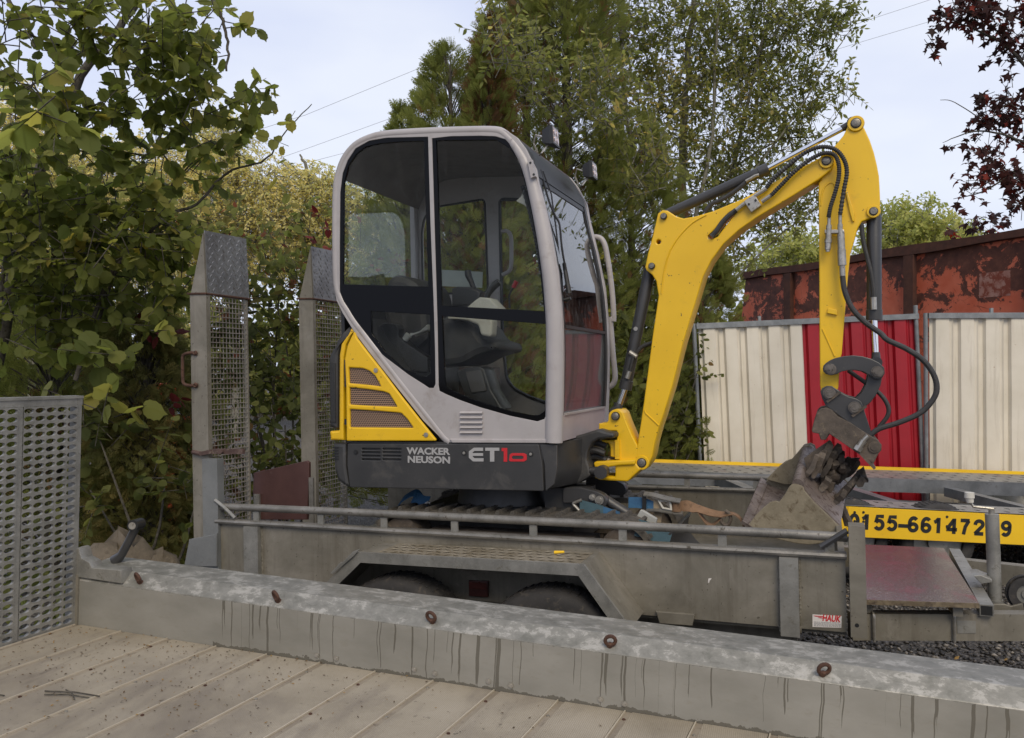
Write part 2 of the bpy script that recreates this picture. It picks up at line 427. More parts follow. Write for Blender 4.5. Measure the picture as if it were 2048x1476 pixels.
class MB:
    def __init__(s): s.v, s.f = [], []
    def add(s, vs, fs):
        o = len(s.v)
        s.v += [tuple(p) for p in vs]
        s.f += [tuple(i + o for i in f) for f in fs]
        return s
    def box(s, x0, x1, y0, y1, z0, z1):
        return s.add([(x0, y0, z0), (x1, y0, z0), (x1, y1, z0), (x0, y1, z0), (x0, y0, z1), (x1, y0, z1), (x1, y1, z1), (x0, y1, z1)],
                     [(0, 3, 2, 1), (4, 5, 6, 7), (0, 1, 5, 4), (1, 2, 6, 5), (2, 3, 7, 6), (3, 0, 4, 7)])
    def bar(s, a, b, w, h, up=(0, 0, 1)):
        a, b = Vector(a), Vector(b)
        d = (b - a).normalized()
        u = Vector(up)
        if abs(d.dot(u)) > .98: u = Vector((0, 1, 0))
        r = d.cross(u).normalized() * w / 2
        t = r.cross(d).normalized() * h / 2
        q = [a - r - t, a + r - t, a + r + t, a - r + t, b - r - t, b + r - t, b + r + t, b - r + t]
        return s.add(q, [(0, 1, 2, 3), (7, 6, 5, 4), (0, 4, 5, 1), (1, 5, 6, 2), (2, 6, 7, 3), (3, 7, 4, 0)])
    def tube(s, path, r, n=10, cap=True, closed=False):
        P = [Vector(p) for p in path]
        m = len(P)
        R = r if hasattr(r, '__len__') else [r] * m
        vs, fs = [], []
        up = None
        for i, p in enumerate(P):
            if closed: d = (P[(i + 1) % m] - P[i - 1])
            else: d = (P[min(i + 1, m - 1)] - P[max(i - 1, 0)])
            d = d.normalized() if d.length > 1e-9 else Vector((0, 0, 1))
            if up is None:
                up = Vector((0, 0, 1)) if abs(d.z) < .9 else Vector((0, 1, 0))
            a = d.cross(up)
            if a.length < 1e-4: a = d.cross(Vector((1, .3, .2)))
            a.normalize()
            b = a.cross(d).normalized()
            up = b
            for k in range(n):
                t = 2 * math.pi * k / n
                vs.append(p + (a * math.cos(t) + b * math.sin(t)) * R[i])
        for i in range(m if closed else m - 1):
            j = (i + 1) % m
            for k in range(n):
                l = (k + 1) % n
                fs.append((i * n + k, i * n + l, j * n + l, j * n + k))
        if cap and not closed:
            fs.append(tuple(range(n - 1, -1, -1)))
            fs.append(tuple((m - 1) * n + k for k in range(n)))
        return s.add(vs, fs)
    def cyl(s, a, b, r, n=16): return s.tube([a, b], r, n)
    def prism(s, poly, y0, y1):
        """polygon in (x, z), run from y0 to y1"""
        n = len(poly)
        return s.add([(x, y0, z) for x, z in poly] + [(x, y1, z) for x, z in poly],
                     [tuple(range(n)), tuple(range(2 * n - 1, n - 1, -1))] + [(i, n + i, n + (i + 1) % n, (i + 1) % n) for i in range(n)])
    def loft(s, rings, cap=True):
        n = len(rings[0])
        vs = [p for r in rings for p in r]
        fs = []
        for i in range(len(rings) - 1):
            for k in range(n):
                l = (k + 1) % n
                fs.append((i * n + k, i * n + l, (i + 1) * n + l, (i + 1) * n + k))
        if cap:
            fs.append(tuple(range(n - 1, -1, -1)))
            fs.append(tuple((len(rings) - 1) * n + k for k in range(n)))
        return s.add(vs, fs)
    def ribbon(s, path, wv, t=.004):
        """strap: a band of width vector wv (one, or one per point) and thickness t along path"""
        P = [Vector(p) for p in path]
        W = [Vector(w) for w in wv] if hasattr(wv[0], '__len__') else [Vector(wv)] * len(P)
        rings = []
        for i, p in enumerate(P):
            d = P[min(i + 1, len(P) - 1)] - P[max(i - 1, 0)]
            nn = d.cross(W[i])
            nn = nn.normalized() * t / 2 if nn.length > 1e-9 else Vector((0, 0, t / 2))
            h = W[i] / 2
            rings.append([p - h - nn, p + h - nn, p + h + nn, p - h + nn])
        return s.loft(rings)
    def mesh(s, name, mat, base=(0, 0, 0), smooth=35):
        me = bpy.data.meshes.new(name)
        bx, by, bz = base
        me.from_pydata([(x - bx, y - by, z - bz) for x, y, z in s.v], [], s.f)
        me.validate()
        import bmesh
        bm = bmesh.new(); bm.from_mesh(me)
        bmesh.ops.recalc_face_normals(bm, faces=bm.faces)
        bm.to_mesh(me); bm.free()
        return finish(me, mat, smooth)

def cr_spline(pts, n=6, closed=False):
    P = [np.array(p, float) for p in pts]
    m = len(P)
    out = []
    for i in range(m if closed else m - 1):
        if closed: a, b, c, d = P[i - 1], P[i], P[(i + 1) % m], P[(i + 2) % m]
        else: a, b, c, d = P[max(i - 1, 0)], P[i], P[i + 1], P[min(i + 2, m - 1)]
        for k in range(n):
            t = k / n
            out.append(tuple(.5 * (2 * b + (c - a) * t + (2 * a - 5 * b + 4 * c - d) * t * t + (3 * b - a - 3 * c + d) * t ** 3)))
    if not closed: out.append(tuple(P[-1]))
    return out

def fillet(poly, r, n=5):
    out = []
    m = len(poly)
    for i in range(m):
        p = Vector(poly[i]); a = Vector(poly[i - 1]); b = Vector(poly[(i + 1) % m])
        ri = r[i] if hasattr(r, '__len__') else r
        da, db = (a - p), (b - p)
        if ri <= 0: out.append(tuple(p)); continue
        k = min(ri, da.length * .48, db.length * .48)
        q0, q1 = p + da.normalized() * k, p + db.normalized() * k
        for j in range(n + 1):
            t = j / n
            out.append(tuple(q0 * (1 - t) ** 2 + p * 2 * t * (1 - t) + q1 * t * t))
    return out

def plate_mesh(name, outline, holes, y0, y1, mat, bevel=.003, base=(0, 0, 0), smooth=35):
    """flat plate with real holes and rounded arrises, drawn in (x, z), spanning y0..y1"""
    cu = bpy.data.curves.new(name, 'CURVE')
    cu.dimensions = '2D'
    cu.fill_mode = 'BOTH'
    half = abs(y1 - y0) / 2
    bevel = min(bevel, half * .9)
    cu.extrude = max(half - bevel, 0)
    cu.bevel_depth = bevel
    cu.bevel_resolution = 1
    cu.offset = -bevel
    for loop in [outline] + list(holes):
        sp = cu.splines.new('POLY')
        sp.points.add(len(loop) - 1)
        for p, (x, z) in zip(sp.points, loop): p.co = (x, z, 0, 1)
        sp.use_cyclic_u = True
    ob = bpy.data.objects.new(name, cu)
    me = bpy.data.meshes.new_from_object(ob)
    bpy.data.objects.remove(ob); bpy.data.curves.remove(cu)
    me.name = name
    ym = (y0 + y1) / 2
    n = len(me.vertices)
    co = np.empty(n * 3); me.vertices.foreach_get('co', co); co = co.reshape(n, 3)
    out = np.stack([co[:, 0] - base[0], ym - co[:, 2] - base[1], co[:, 1] - base[2]], 1)
    me.vertices.foreach_set('co', out.ravel())
    me.materials.clear()
    return finish(me, mat, smooth)

def text_mesh(name, body, mat, origin, ux, uz, w=None, h=None, bold=0.0, depth=.0012):
    """lettering laid on the plane through origin with axes ux (reading direction) and uz (up), sized to w x h"""
    cu = bpy.data.curves.new(name, 'FONT')
    cu.body = body
    cu.offset = bold
    cu.resolution_u = 3
    cu.extrude = 0.01
    ob = bpy.data.objects.new(name, cu)
    me = bpy.data.meshes.new_from_object(ob)
    bpy.data.objects.remove(ob); bpy.data.curves.remove(cu)
    me.name = name
    n = len(me.vertices)
    co = np.empty(n * 3); me.vertices.foreach_get('co', co); co = co.reshape(n, 3)
    mn, mxx = co.min(0), co.max(0)
    sz = np.maximum(mxx - mn, 1e-6)
    sx = (w / sz[0]) if w else None
    sy = (h / sz[1]) if h else None
    sx = sx or sy; sy = sy or sx
    ux, uz = np.array(ux, float), np.array(uz, float)
    ny = np.cross(ux, uz)
    out = np.array(origin) + np.outer((co[:, 0] - mn[0]) * sx, ux) + np.outer((co[:, 1] - mn[1]) * sy, uz) + np.outer(co[:, 2] / .01 * depth, ny)
    me.vertices.foreach_set('co', out.ravel())
    me.materials.clear()
    me.materials.append(mat)
    return me

def child(parent, name, me, label=None, kind=None):
    o = bpy.data.objects.new(name, me)
    COL.objects.link(o)
    o.parent = parent
    if label: o['label'] = label
    if kind: o['kind'] = kind
    return o

class Thing:
    def __init__(s, name, label, cat, frame=FW, base=(0, 0, 0), group=None, kind=None):
        s.base = base
        o = bpy.data.objects.new(name, None)
        COL.objects.link(o)
        o.empty_display_size = .1
        o.matrix_world = frame @ Matrix.Translation(base)
        o['label'] = label
        o['category'] = cat
        if group: o['group'] = group
        if kind: o['kind'] = kind
        s.o = o
    def part(s, name, mb, mat, parent=None, label=None, kind=None, smooth=35):
        me = mb.mesh(name, mat, s.base, smooth) if isinstance(mb, MB) else mb
        return child(parent or s.o, name, me, label, kind)
    def plate(s, name, outline, y0, y1, mat, parent=None, holes=(), bevel=.003, label=None):
        return child(parent or s.o, name, plate_mesh(name, outline, holes, y0, y1, mat, bevel, s.base), label)
    def text(s, name, body, mat, origin, ux, uz, w=None, h=None, bold=0.0, parent=None, depth=.0012):
        q = tuple(a - b for a, b in zip(origin, s.base))
        return child(parent or s.o, name, text_mesh(name, body, mat, q, ux, uz, w, h, bold, depth))
    def inst(s, name, me, loc, parent=None, rot=None, label=None, scale=None):
        o = child(parent or s.o, name, me, label)
        o.location = tuple(a - b for a, b in zip(loc, s.base))
        if rot is not None: o.rotation_euler = rot
        if scale is not None: o.scale = scale
        return o

def single(name, mb, mat, label, cat, frame=FW, base=(0, 0, 0), group=None, kind=None, smooth=35):
    me = mb.mesh(name, mat, base, smooth) if isinstance(mb, MB) else mb
    o = bpy.data.objects.new(name, me)
    COL.objects.link(o)
    o.matrix_world = frame @ Matrix.Translation(base)
    if label: o['label'] = label
    if cat: o['category'] = cat
    if group: o['group'] = group
    if kind: o['kind'] = kind
    return o

def np_mesh(name, verts, polys_flat, sizes, mat, tint=None, smooth=False):
    me = bpy.data.meshes.new(name)
    nv, nl, npoly = len(verts), len(polys_flat), len(sizes)
    me.vertices.add(nv); me.vertices.foreach_set('co', np.ascontiguousarray(verts, dtype=np.float32).ravel())
    me.loops.add(nl); me.loops.foreach_set('vertex_index', np.ascontiguousarray(polys_flat, dtype=np.int32))
    me.polygons.add(npoly)
    st = np.concatenate([[0], np.cumsum(sizes)[:-1]])
    me.polygons.foreach_set('loop_start', st.astype(np.int32))
    me.update(calc_edges=True)
    me.materials.append(mat)
    if tint is not None:
        at = me.attributes.new('tint', 'FLOAT', 'FACE')
        at.data.foreach_set('value', np.ascontiguousarray(tint, dtype=np.float32))
    if smooth: me.shade_smooth()
    return me

def holed_panel(x_cells, z_cells, hole, depth, lip=0.0, n=12):
    """a sheet in (u, w) made of cells with an oval or slotted hole in each: returns verts (u, w, d) and quads.
    hole(cx, cz, cw, ch) gives (rx, rz); depth is the sheet thickness, lip how far the rim stands proud"""
    vs, fs = [], []
    for (x0, x1) in x_cells:
        for (z0, z1) in z_cells:
            cx, cz, w, h = (x0 + x1) / 2, (z0 + z1) / 2, x1 - x0, z1 - z0
            rx, rz = hole(cx, cz, w, h)
            o = len(vs)
            out, inn = [], []
            for k in range(n):
                a = 2 * math.pi * k / n + math.pi / 4
                c, s_ = math.cos(a), math.sin(a)
                m = max(abs(c), abs(s_))
                out.append((cx + c / m * w / 2, cz + s_ / m * h / 2))
                inn.append((cx + c * rx, cz + s_ * rz))
            for d, lp in ((0, out), (-lip, inn), (depth, inn), (depth, out)):
                vs += [(p[0], p[1], d) for p in lp]
            for ring in range(3):
                for k in range(n):
                    l = (k + 1) % n
                    fs.append((o + ring * n + k, o + ring * n + l, o + (ring + 1) * n + l, o + (ring + 1) * n + k))
    return vs, fs

# ---------------------------------------------------------------- ground
g = MB()
g.add([(-300, -60, 0), (300, -60, 0), (300, 500, 0), (-300, 500, 0)], [(0, 1, 2, 3)])
single('ground', g, GRAVEL, None, None, kind='structure')

def stone_field(n, x0, x1, y0, y1, smin, smax, name):
    base = np.array([(1, 0, 0), (-1, 0, 0), (0, 1, 0), (0, -1, 0), (0, 0, 1), (0, 0, -1)], float)
    tri = np.array([(0, 2, 4), (2, 1, 4), (1, 3, 4), (3, 0, 4), (2, 0, 5), (1, 2, 5), (3, 1, 5), (0, 3, 5)])
    c = np.stack([rng.uniform(x0, x1, n), rng.uniform(y0, y1, n), np.zeros(n)], 1)
    s = rng.uniform(smin, smax, (n, 1))
    c[:, 2] = s[:, 0] * .35
    v = base[None] * s[:, None] * rng.uniform(.6, 1.25, (n, 6, 1)) * np.array([1, 1, .7])
    a = rng.uniform(0, 6.28, n)
    ca, sa_ = np.cos(a)[:, None], np.sin(a)[:, None]
    v = np.stack([v[..., 0] * ca - v[..., 1] * sa_, v[..., 0] * sa_ + v[..., 1] * ca, v[..., 2] + v[..., 0] * rng.uniform(-.5, .5, (n, 1))], 2)
    v = (v + c[:, None]).reshape(-1, 3)
    f = (tri[None] + (np.arange(n) * 6)[:, None, None]).reshape(-1)
    t = np.repeat(rng.random(n) ** 1.5, 8)
    me = np_mesh(name, v, f, np.full(n * 8, 3), STONES, t)
    single(name, me, None, 'loose dark gravel on the yard floor around the drawbar', 'gravel', kind='stuff')
stone_field(15000, 1.2, 4.6, 3.6, 8.0, .008, .021, 'gravel')

# ---------------------------------------------------------------- flatbed trailer in the foreground
T1 = Thing('flatbed_trailer', 'galvanised flatbed trailer with ribbed plank floor and rusty lashing eyes, nearest the viewer', 'trailer', FF, (1.4, -.8, -.6))
prof = [(0, -.002), (0, .168), (.0015, .1705), (.0475, .2125), (.05, .2135), (.187, .2195), (.19, .217), (.19, -.16), (.0, -.16)]
XL, XR = 0.0, 4.3
m = MB()
xs = np.linspace(XL, XR, 40)
m.loft([[(x, y, z) for y, z in prof] for x in xs])
T1.part('side_rail', m, SPANGLE, smooth=12)
# floor boards, slightly skewed to the rail, with a flat strip and rivets along each joint
SK, PITCH, X0 = .1, .2107, .2085
strip_me = None
for k in range(-1, 17):
    xa = X0 + PITCH * k
    L0, L1 = -.0015, -2.15
    m = MB()
    def q(x, y, z): return (x + SK * y, y, z)
    a, b = xa + .003, xa + PITCH - .0005
    # main ribbed board
    m.add([q(a + .024, L0, 0), q(b, L0, 0), q(b, L1, 0), q(a + .024, L1, 0), q(a + .024, L0, -.03), q(b, L0, -.03), q(b, L1, -.03), q(a + .024, L1, -.03)],
          [(0, 1, 2, 3), (7, 6, 5, 4), (0, 4, 5, 1), (1, 5, 6, 2), (2, 6, 7, 3), (3, 7, 4, 0)])
    bd = T1.part('floor_board', m, DECK, smooth=0)
    m = MB()
    m.add([q(a, L0, -.002), q(a + .0235, L0, -.002), q(a + .0235, L1, -.002), q(a, L1, -.002), q(a, L0, -.03), q(a + .0235, L0, -.03), q(a + .0235, L1, -.03), q(a, L1, -.03)],
          [(0, 1, 2, 3), (7, 6, 5, 4), (0, 4, 5, 1), (1, 5, 6, 2), (2, 6, 7, 3), (3, 7, 4, 0)])
    T1.part('joint_strip', m, DECKST, bd, smooth=0)
    m = MB()
    m.add([q(a, L0, .003), q(a + .004, L0, .003), q(a + .004, L1, .003), q(a, L1, .003), q(a, L0, -.0018), q(a + .004, L0, -.0018), q(a + .004, L1, -.0018), q(a, L1, -.0018)],
          [(0, 1, 2, 3), (0, 4, 5, 1), (1, 5, 6, 2), (2, 6, 7, 3), (3, 7, 4, 0)])
    T1.part('joint_lip', m, DECKLIP, bd, smooth=0)
    m = MB()
    y = -.06 - .03 * (k % 3)
    while y > -2.1:
        c = q(a + .014, y, 0)
        for r_, z0, z1 in ((.0055, -.002, .0005), (.0035, .0005, .0018)):
            m.cyl((c[0], c[1], z0), (c[0], c[1], z1), r_, 8)
        y -= .245
    T1.part('rivet_row', m, RUST if k % 2 else ZINC, bd)
# screws along the foot of the rail
sc = MB(); sc.cyl((0, .001, 0), (0, -.004, 0), .0085, 12); sc.cyl((0, -.004, 0), (0, -.0065, 0), .005, 8)
sc_me = sc.mesh('screw', ZINC)
for (x, z) in [(1.0443,0.0241),(1.1198,0.0242),(1.4095,0.0279),(1.4828,0.0252),(1.6683,0.0262),(1.7441,0.0246),(2.0327,0.0243),(2.1069,0.022)]:
    T1.inst('screw', sc_me, (x, 0, z))
# rusty lashing eyes on the sloping shoulder
eye = MB()
ring = []
for k in range(20):
    a = 2 * math.pi * k / 20
    ring.append((math.cos(a) * .0165, -.016 - .012 * math.sin(a) * .55 - .0, .020 + .0165 * math.sin(a)))
eye.tube(ring, .0062, 8, closed=True)
eye.tube([(0, -.002, -.002), (0, -.012, .006), (0, -.014, .010)], [.011, .009, .0075], 10)
eye_me = eye.mesh('lashing_eye', RUST)
for i, p in enumerate([(0.282,0.02,0.2089),(0.8765,0.02,0.2168),(1.4628,0.02,0.2207),(2.0524,0.02,0.2148),(2.6655,0.02,0.2087)]):
    T1.inst('lashing_eye', eye_me, (p[0], .022, .186), rot=(0, 0, rad((-25, -30, -10, 14, 20)[i])), scale=(.95,) * 3)
# crank lever and corner bracket at the rear end
m = MB()
lv = [(0.0662,0.12,0.2225),(0.0953,0.12,0.2484),(0.1276,0.12,0.3034),(0.1556,0.12,0.3542),(0.1636,0.12,0.3687)]
m.tube([lv[0], lv[1], lv[2], lv[3], lv[4]], [.024, .016, .0155, .016, .017], 12)
lev = T1.part('locking_lever', m, DARK2)
m = MB()
kx, ky, kz = [(0.161,0.12,0.3719)][0]
m.cyl((kx - .004, ky + .03, kz), (kx + .008, ky - .028, kz + .002), .022, 16)
T1.part('lever_knob', m, BLACK, lev)
m = MB()
m.cyl((kx + .008, ky - .028, kz + .002), (kx + .009, ky - .031, kz + .002), .014, 14)
T1.part('worn_cap', m, ZINC, lev)
cb = [(-0.0021,0.2922),(0.0107,0.2901),(0.0245,0.2545),(0.0627,0.2417),(0.0733,0.224),(0.2117,0.2293),(0.2132,0.1794),(-0.0028,0.181)]
T1.plate('corner_bracket', cb, -.006, .05, GALV2)
m = MB(); m.box(-.02, .012, -.008, .2, -.12, .19)
T1.part('end_post', m, GALV)
# perforated loading ramp standing upright at the rear end
RW = 1.15
m = MB()
NCOL, CP = 5, .0435
pan_y = [-.018 - k * (NCOL * CP + .019) for k in range(4)]
zc = [(.008 + .0286 * j, .008 + .0286 * (j + 1)) for j in range(29)]
panels = []
for yk in pan_y:
    cells = [(yk - CP * (i + 1), yk - CP * i) for i in range(NCOL)]
    v, f = holed_panel(cells, zc, lambda cx, cz, w, h: (w * .475, h * .345), .004, .008, 12)
    mm = MB()
    mm.add([(d + SK * u, u, w_) for u, w_, d in v], f)
    panels.append(mm)
rp = T1.part('loading_ramp', MB().box(-.05 - SK * RW, -.046 - SK * RW, -RW - .02, -RW - .016, -.05, .86), GALV2)
for p_ in panels:
    T1.part('perforated_plank', p_, GALV2, rp, smooth=40)
fr = MB()
def ry(u0, u1, z0, z1, d0, d1):
    fr.add([(d0 + SK * u0, u0, z0), (d1 + SK * u0, u0, z0), (d1 + SK * u1, u1, z0), (d0 + SK * u1, u1, z0), (d0 + SK * u0, u0, z1), (d1 + SK * u0, u0, z1), (d1 + SK * u1, u1, z1), (d0 + SK * u1, u1, z1)],
           [(0, 3, 2, 1), (4, 5, 6, 7), (0, 1, 5, 4), (1, 2, 6, 5), (2, 3, 7, 6), (3, 0, 4, 7)])
ry(-.0175, -.001, -.05, .862, -.035, .003)
for yk in pan_y[1:]:
    ry(yk + .0003, yk + .0187, -.05, .8375, -.006, .002)
ry(-1.06, .004, .838, .862, -.012, .001)
ry(-1.06, .004, .8625, .872, -.04, .006)
ry(-1.06, -.018, -.06, .0075, -.036, .002)
T1.part('ramp_frame', fr, GALV2, rp)

# litter lying on the planks
def leaf_bits(n, fn, smin, smax, name, label, frame, mat, aspect=.5):
    pos = np.array([fn() for _ in range(n)])
    a = rng.uniform(0, 6.28, n); s = rng.uniform(smin, smax, n)
    d = np.stack([np.cos(a), np.sin(a), rng.uniform(-.1, .3, n)], 1) * s[:, None]
    e = np.stack([-np.sin(a), np.cos(a), rng.uniform(-.3, .3, n)], 1) * (s * aspect)[:, None]
    up = np.array([0, 0, 1.0]) * (s * .16)[:, None]
    v = np.stack([pos - d, pos + e * .8 + up * .5, pos + d + up, pos - e * .8, pos + up * 2.2], 1).reshape(-1, 3)
    f = (np.array([(0, 1, 4), (1, 2, 4), (2, 3, 4), (3, 0, 4)])[None] + (np.arange(n) * 5)[:, None, None]).reshape(-1)
    me = np_mesh(name, v, f, np.full(n * 4, 3), mat, np.repeat(rng.random(n), 4))
    return single(name, me, None, label, 'litter', frame, kind='stuff')
def on_deck():
    while True:
        y = -abs(rng.normal(0, .35)) if rng.random() < .5 else rng.uniform(-1.4, 0)
        x = rng.normal(.5, .5)
        if -.1 < x < 3 and -1.5 < y < -.004: return (x, y, .0035)
leaf_bits(950, on_deck, .0015, .006, 'deck_litter', 'dark crumbs and bits of leaf scattered over the ribbed planks', FF, L_LITTER, .6)
tw = MB()
for (a, b) in ((( .42, -.53), (.60, -.50)), ((.44, -.55), (.58, -.52)), ((.47, -.50), (.55, -.545)), ((.18, -.62), (.34, -.6)), ((.1, -.58), (.22, -.63))):
    tw.tube([(a[0], a[1], .004), ((a[0] + b[0]) / 2, (a[1] + b[1]) / 2 + .006, .007), (b[0], b[1], .004)], .0022, 5)
single('twig_heap', tw, BARK, 'few dark broken twigs lying on the ribbed planks at left', 'twigs', FF, kind='stuff')

# ---------------------------------------------------------------- machine trailer behind the flatbed
W2 = 1.75
T2 = Thing('plant_trailer', 'galvanised tandem-axle plant trailer with tube side rails carrying the mini excavator', 'trailer', FT, (0, .87, 0))
def wall(y0, y1, sgn):
    m = MB(); m.box(-1.58, 1.385, y0, y1, .562, .842)
    w = T2.part('side_wall', m, GALV)
    m = MB()
    m.box(-1.595, 1.39, y0 - .012, y1 + .03 if sgn > 0 else y1 + .012, .8425, .862)
    m.tube([(-1.595, y0 - .012, .856), (1.39, y0 - .012, .856)], .0125, 8)
    T2.part('top_flange', m, RAILM, w)
    m = MB(); yc = (y0 + y1) / 2
    L = [(-1.62, .905), (-1.5, .928), (0, .93), (1.0, .928), (1.395, .925)]
    m.tube([(x, yc, z) for x, z in cr_spline(L, 6)], .0185, 12)
    r = T2.part('guard_rail', m, RAILM, w)
    for x in (-1.36, -.98, -.63, -.265, .115, .515, .925, 1.33):
        m = MB(); m.box(x - .017, x + .017, yc - .005, yc + .005, .8625, .918)
        T2.part('rail_stay', m, GALV2, w)
    return w
wn_ = wall(0, .02, 1)
wf_ = wall(W2 - .02, W2, -1)
# near wall trim: vertical channels, corner posts, bent end stays
ch = [(-1.4086,0.8583),(-1.3233,0.8771),(1.1446,0.8582),(1.2148,0.8624),(1.1388,0.5771),(1.2088,0.5679)]
for (xa, xb, z0, z1) in ((ch[0][0], ch[1][0], .545, .8415), (ch[2][0], ch[3][0], .535, .8415)):
    m = MB(); m.box(xa, xb, -.032, -.0005, z0, z1)
    T2.part('wall_channel', m, GALV2, wn_)
    m = MB()
    for xx in (xa - .003, xb + .003):
        ps = [(xx + rnd.uniform(-.0012, .0012), -.0012, z0 + .01 + (z1 - z0 - .02) * k / 70) for k in range(71)]
        m.tube(ps, [.0035 + .0022 * rnd.random() for _ in ps], 6)
    T2.part('weld_bead', m, GALV, wn_)
cpt = [(1.3981,0.9782),(1.4555,0.9809),(1.3896,0.5624),(1.4469,0.5585)]
m = MB(); m.box(cpt[0][0], cpt[1][0], -.045, .04, cpt[3][1], cpt[0][1])
cp = T2.part('corner_post', m, GALV)
m = MB(); hx, hz = [(1.4201,0.6051)][0]
m.cyl((hx, -.0455, hz), (hx, -.03, hz), .0078, 14)
T2.part('pin_hole', m, INK, cp)
b0, b1 = [(1.2978,-0.03,0.8905),(1.3932,-0.03,0.9579)]
m = MB(); m.tube([b0, b1], .012, 8)
T2.part('end_stay', m, DARK2)
b0, b1, b2 = [(-1.5918,-0.02,0.9652),(-1.5359,-0.02,0.9318),(-1.4686,-0.02,0.879)]
m = MB(); m.tube([b0, b1, b2], .009, 8)
T2.part('end_stay', m, GALV2)
rp_ = [(-1.6702,1.1726),(-1.5749,1.1743),(-1.5856,0.6477),(-1.681,0.6417)]
m = MB(); m.box(rp_[0][0], rp_[1][0], -.02, .03, .56, rp_[0][1])
rpost = T2.part('corner_post', m, BLUEG, label='blue-grey rear corner post')
T2.plate('post_gusset', [(-1.7488,0.7599),(-1.5876,0.7925),(-1.5726,0.7993),(-1.576,0.6308),(-1.7856,0.6173)], -.034, -.022, BLUEG, rpost)
# floor, ends
m = MB(); m.box(-1.58, 1.385, .021, W2 - .021, .545, .57)
T2.part('bed_floor', m, GALV)
m = MB(); m.box(1.36, 1.384, .0205, W2 - .0205, .5705, .86)
T2.part('front_wall', m, GALV)
T2.plate('tail_board', [(-1.715,1.0463),(-1.3584,1.1217),(-1.3432,1.1115),(-1.345,1.0225),(-1.362,0.7966),(-1.7041,0.7815),(-1.7206,0.9316)], .44, .462, BROWNPLY)
m = MB()
hb = [(-1.705,0.9282),(-1.6676,0.9295),(-1.3356,1.0317),(-1.308,1.0324)]
m.box(hb[0][0], hb[1][0], .425, .438, .58, hb[0][1]); T2.part('board_holder', m, RAILM)
m = MB(); m.box(hb[2][0], hb[3][0], .425, .438, .58, hb[2][1]); T2.part('board_holder', m, RAILM)
# fender: a trough with a tread-plate step
fo = [(-.86, .575), (-.615, .803), (.417, .814), (.60, .575)]
def strip_poly():
    inn = [(-.835, .565), (-.606, .778), (.406, .789), (.575, .565)]
    return fo + inn[::-1]
m = MB(); m.prism(strip_poly(), -.245, -.0015)
fe = T2.part('mudguard', m, GALV)
inn2 = [(-.82, .56), (-.597, .762), (.397, .772), (.555, .56)]
fo2 = [(-.866, .578), (-.617, .807), (.419, .818), (.606, .578)]
m = MB(); m.prism(fo2 + inn2[::-1], -.262, -.2455)
T2.part('mudguard_lip', m, GALV2, fe)
m = MB()
for i in range(21):
    for j in range(4):
        x = -.50 + (.40 + .50) * (i + (.5 if j % 2 else 0)) / 21.0
        y = -.215 + .05 * j
        z = .8135 + .0106 * (x + .1)
        s_ = 1 if (i + j) % 2 else -1
        m.add([(x - .019, y - .009 * s_, z), (x, y + .010, z), (x + .019, y + .009 * s_, z), (x, y - .010, z), (x, y, z + .0032)], [(0, 3, 4), (3, 2, 4), (2, 1, 4), (1, 0, 4)])
m.add([(-.53, -.243, .8055), (.395, -.243, .8155), (.395, -.03, .8155), (-.53, -.03, .8055), (-.53, -.243, .803), (.395, -.243, .813), (.395, -.03, .813), (-.53, -.03, .803)],
      [(0, 1, 2, 3), (0, 4, 5, 1), (1, 5, 6, 2), (2, 6, 7, 3), (3, 7, 4, 0)])
T2.part('tread_plate', m, worn('tread_plate_metal', (.2, .165, .11), (.33, .29, .22), .45, .4, 14, (.12, .095, .06), 20, .58, .7, .15, 60), fe)
mt = [(-0.7464,0.7071),(-0.6913,0.7606),(-0.683,0.759),(-0.6285,0.8105),(-0.5916,0.8253),(-0.604,0.8133),(-0.6207,0.7933),(-0.6749,0.7509),(-0.734,0.7029)]
T2.plate('bent_strip', mt, -.272, -.268, GALV2, fe)
tg = [(0.2461,-0.1,0.8228),(0.2888,-0.1,0.8273)]
m = MB(); m.tube([tg[0], tg[1]], [.007, .005], 8)
T2.part('yellow_tag', m, YELTR, fe)
m = MB(); m.box(.62, .87, -.012, -.0005, .535, .60)
bk = [(0.6545,0.5878),(0.8128,0.5884),(0.8024,0.5409),(0.6686,0.5386)]
T2.plate('wall_bracket', bk, -.022, -.003, GALV)
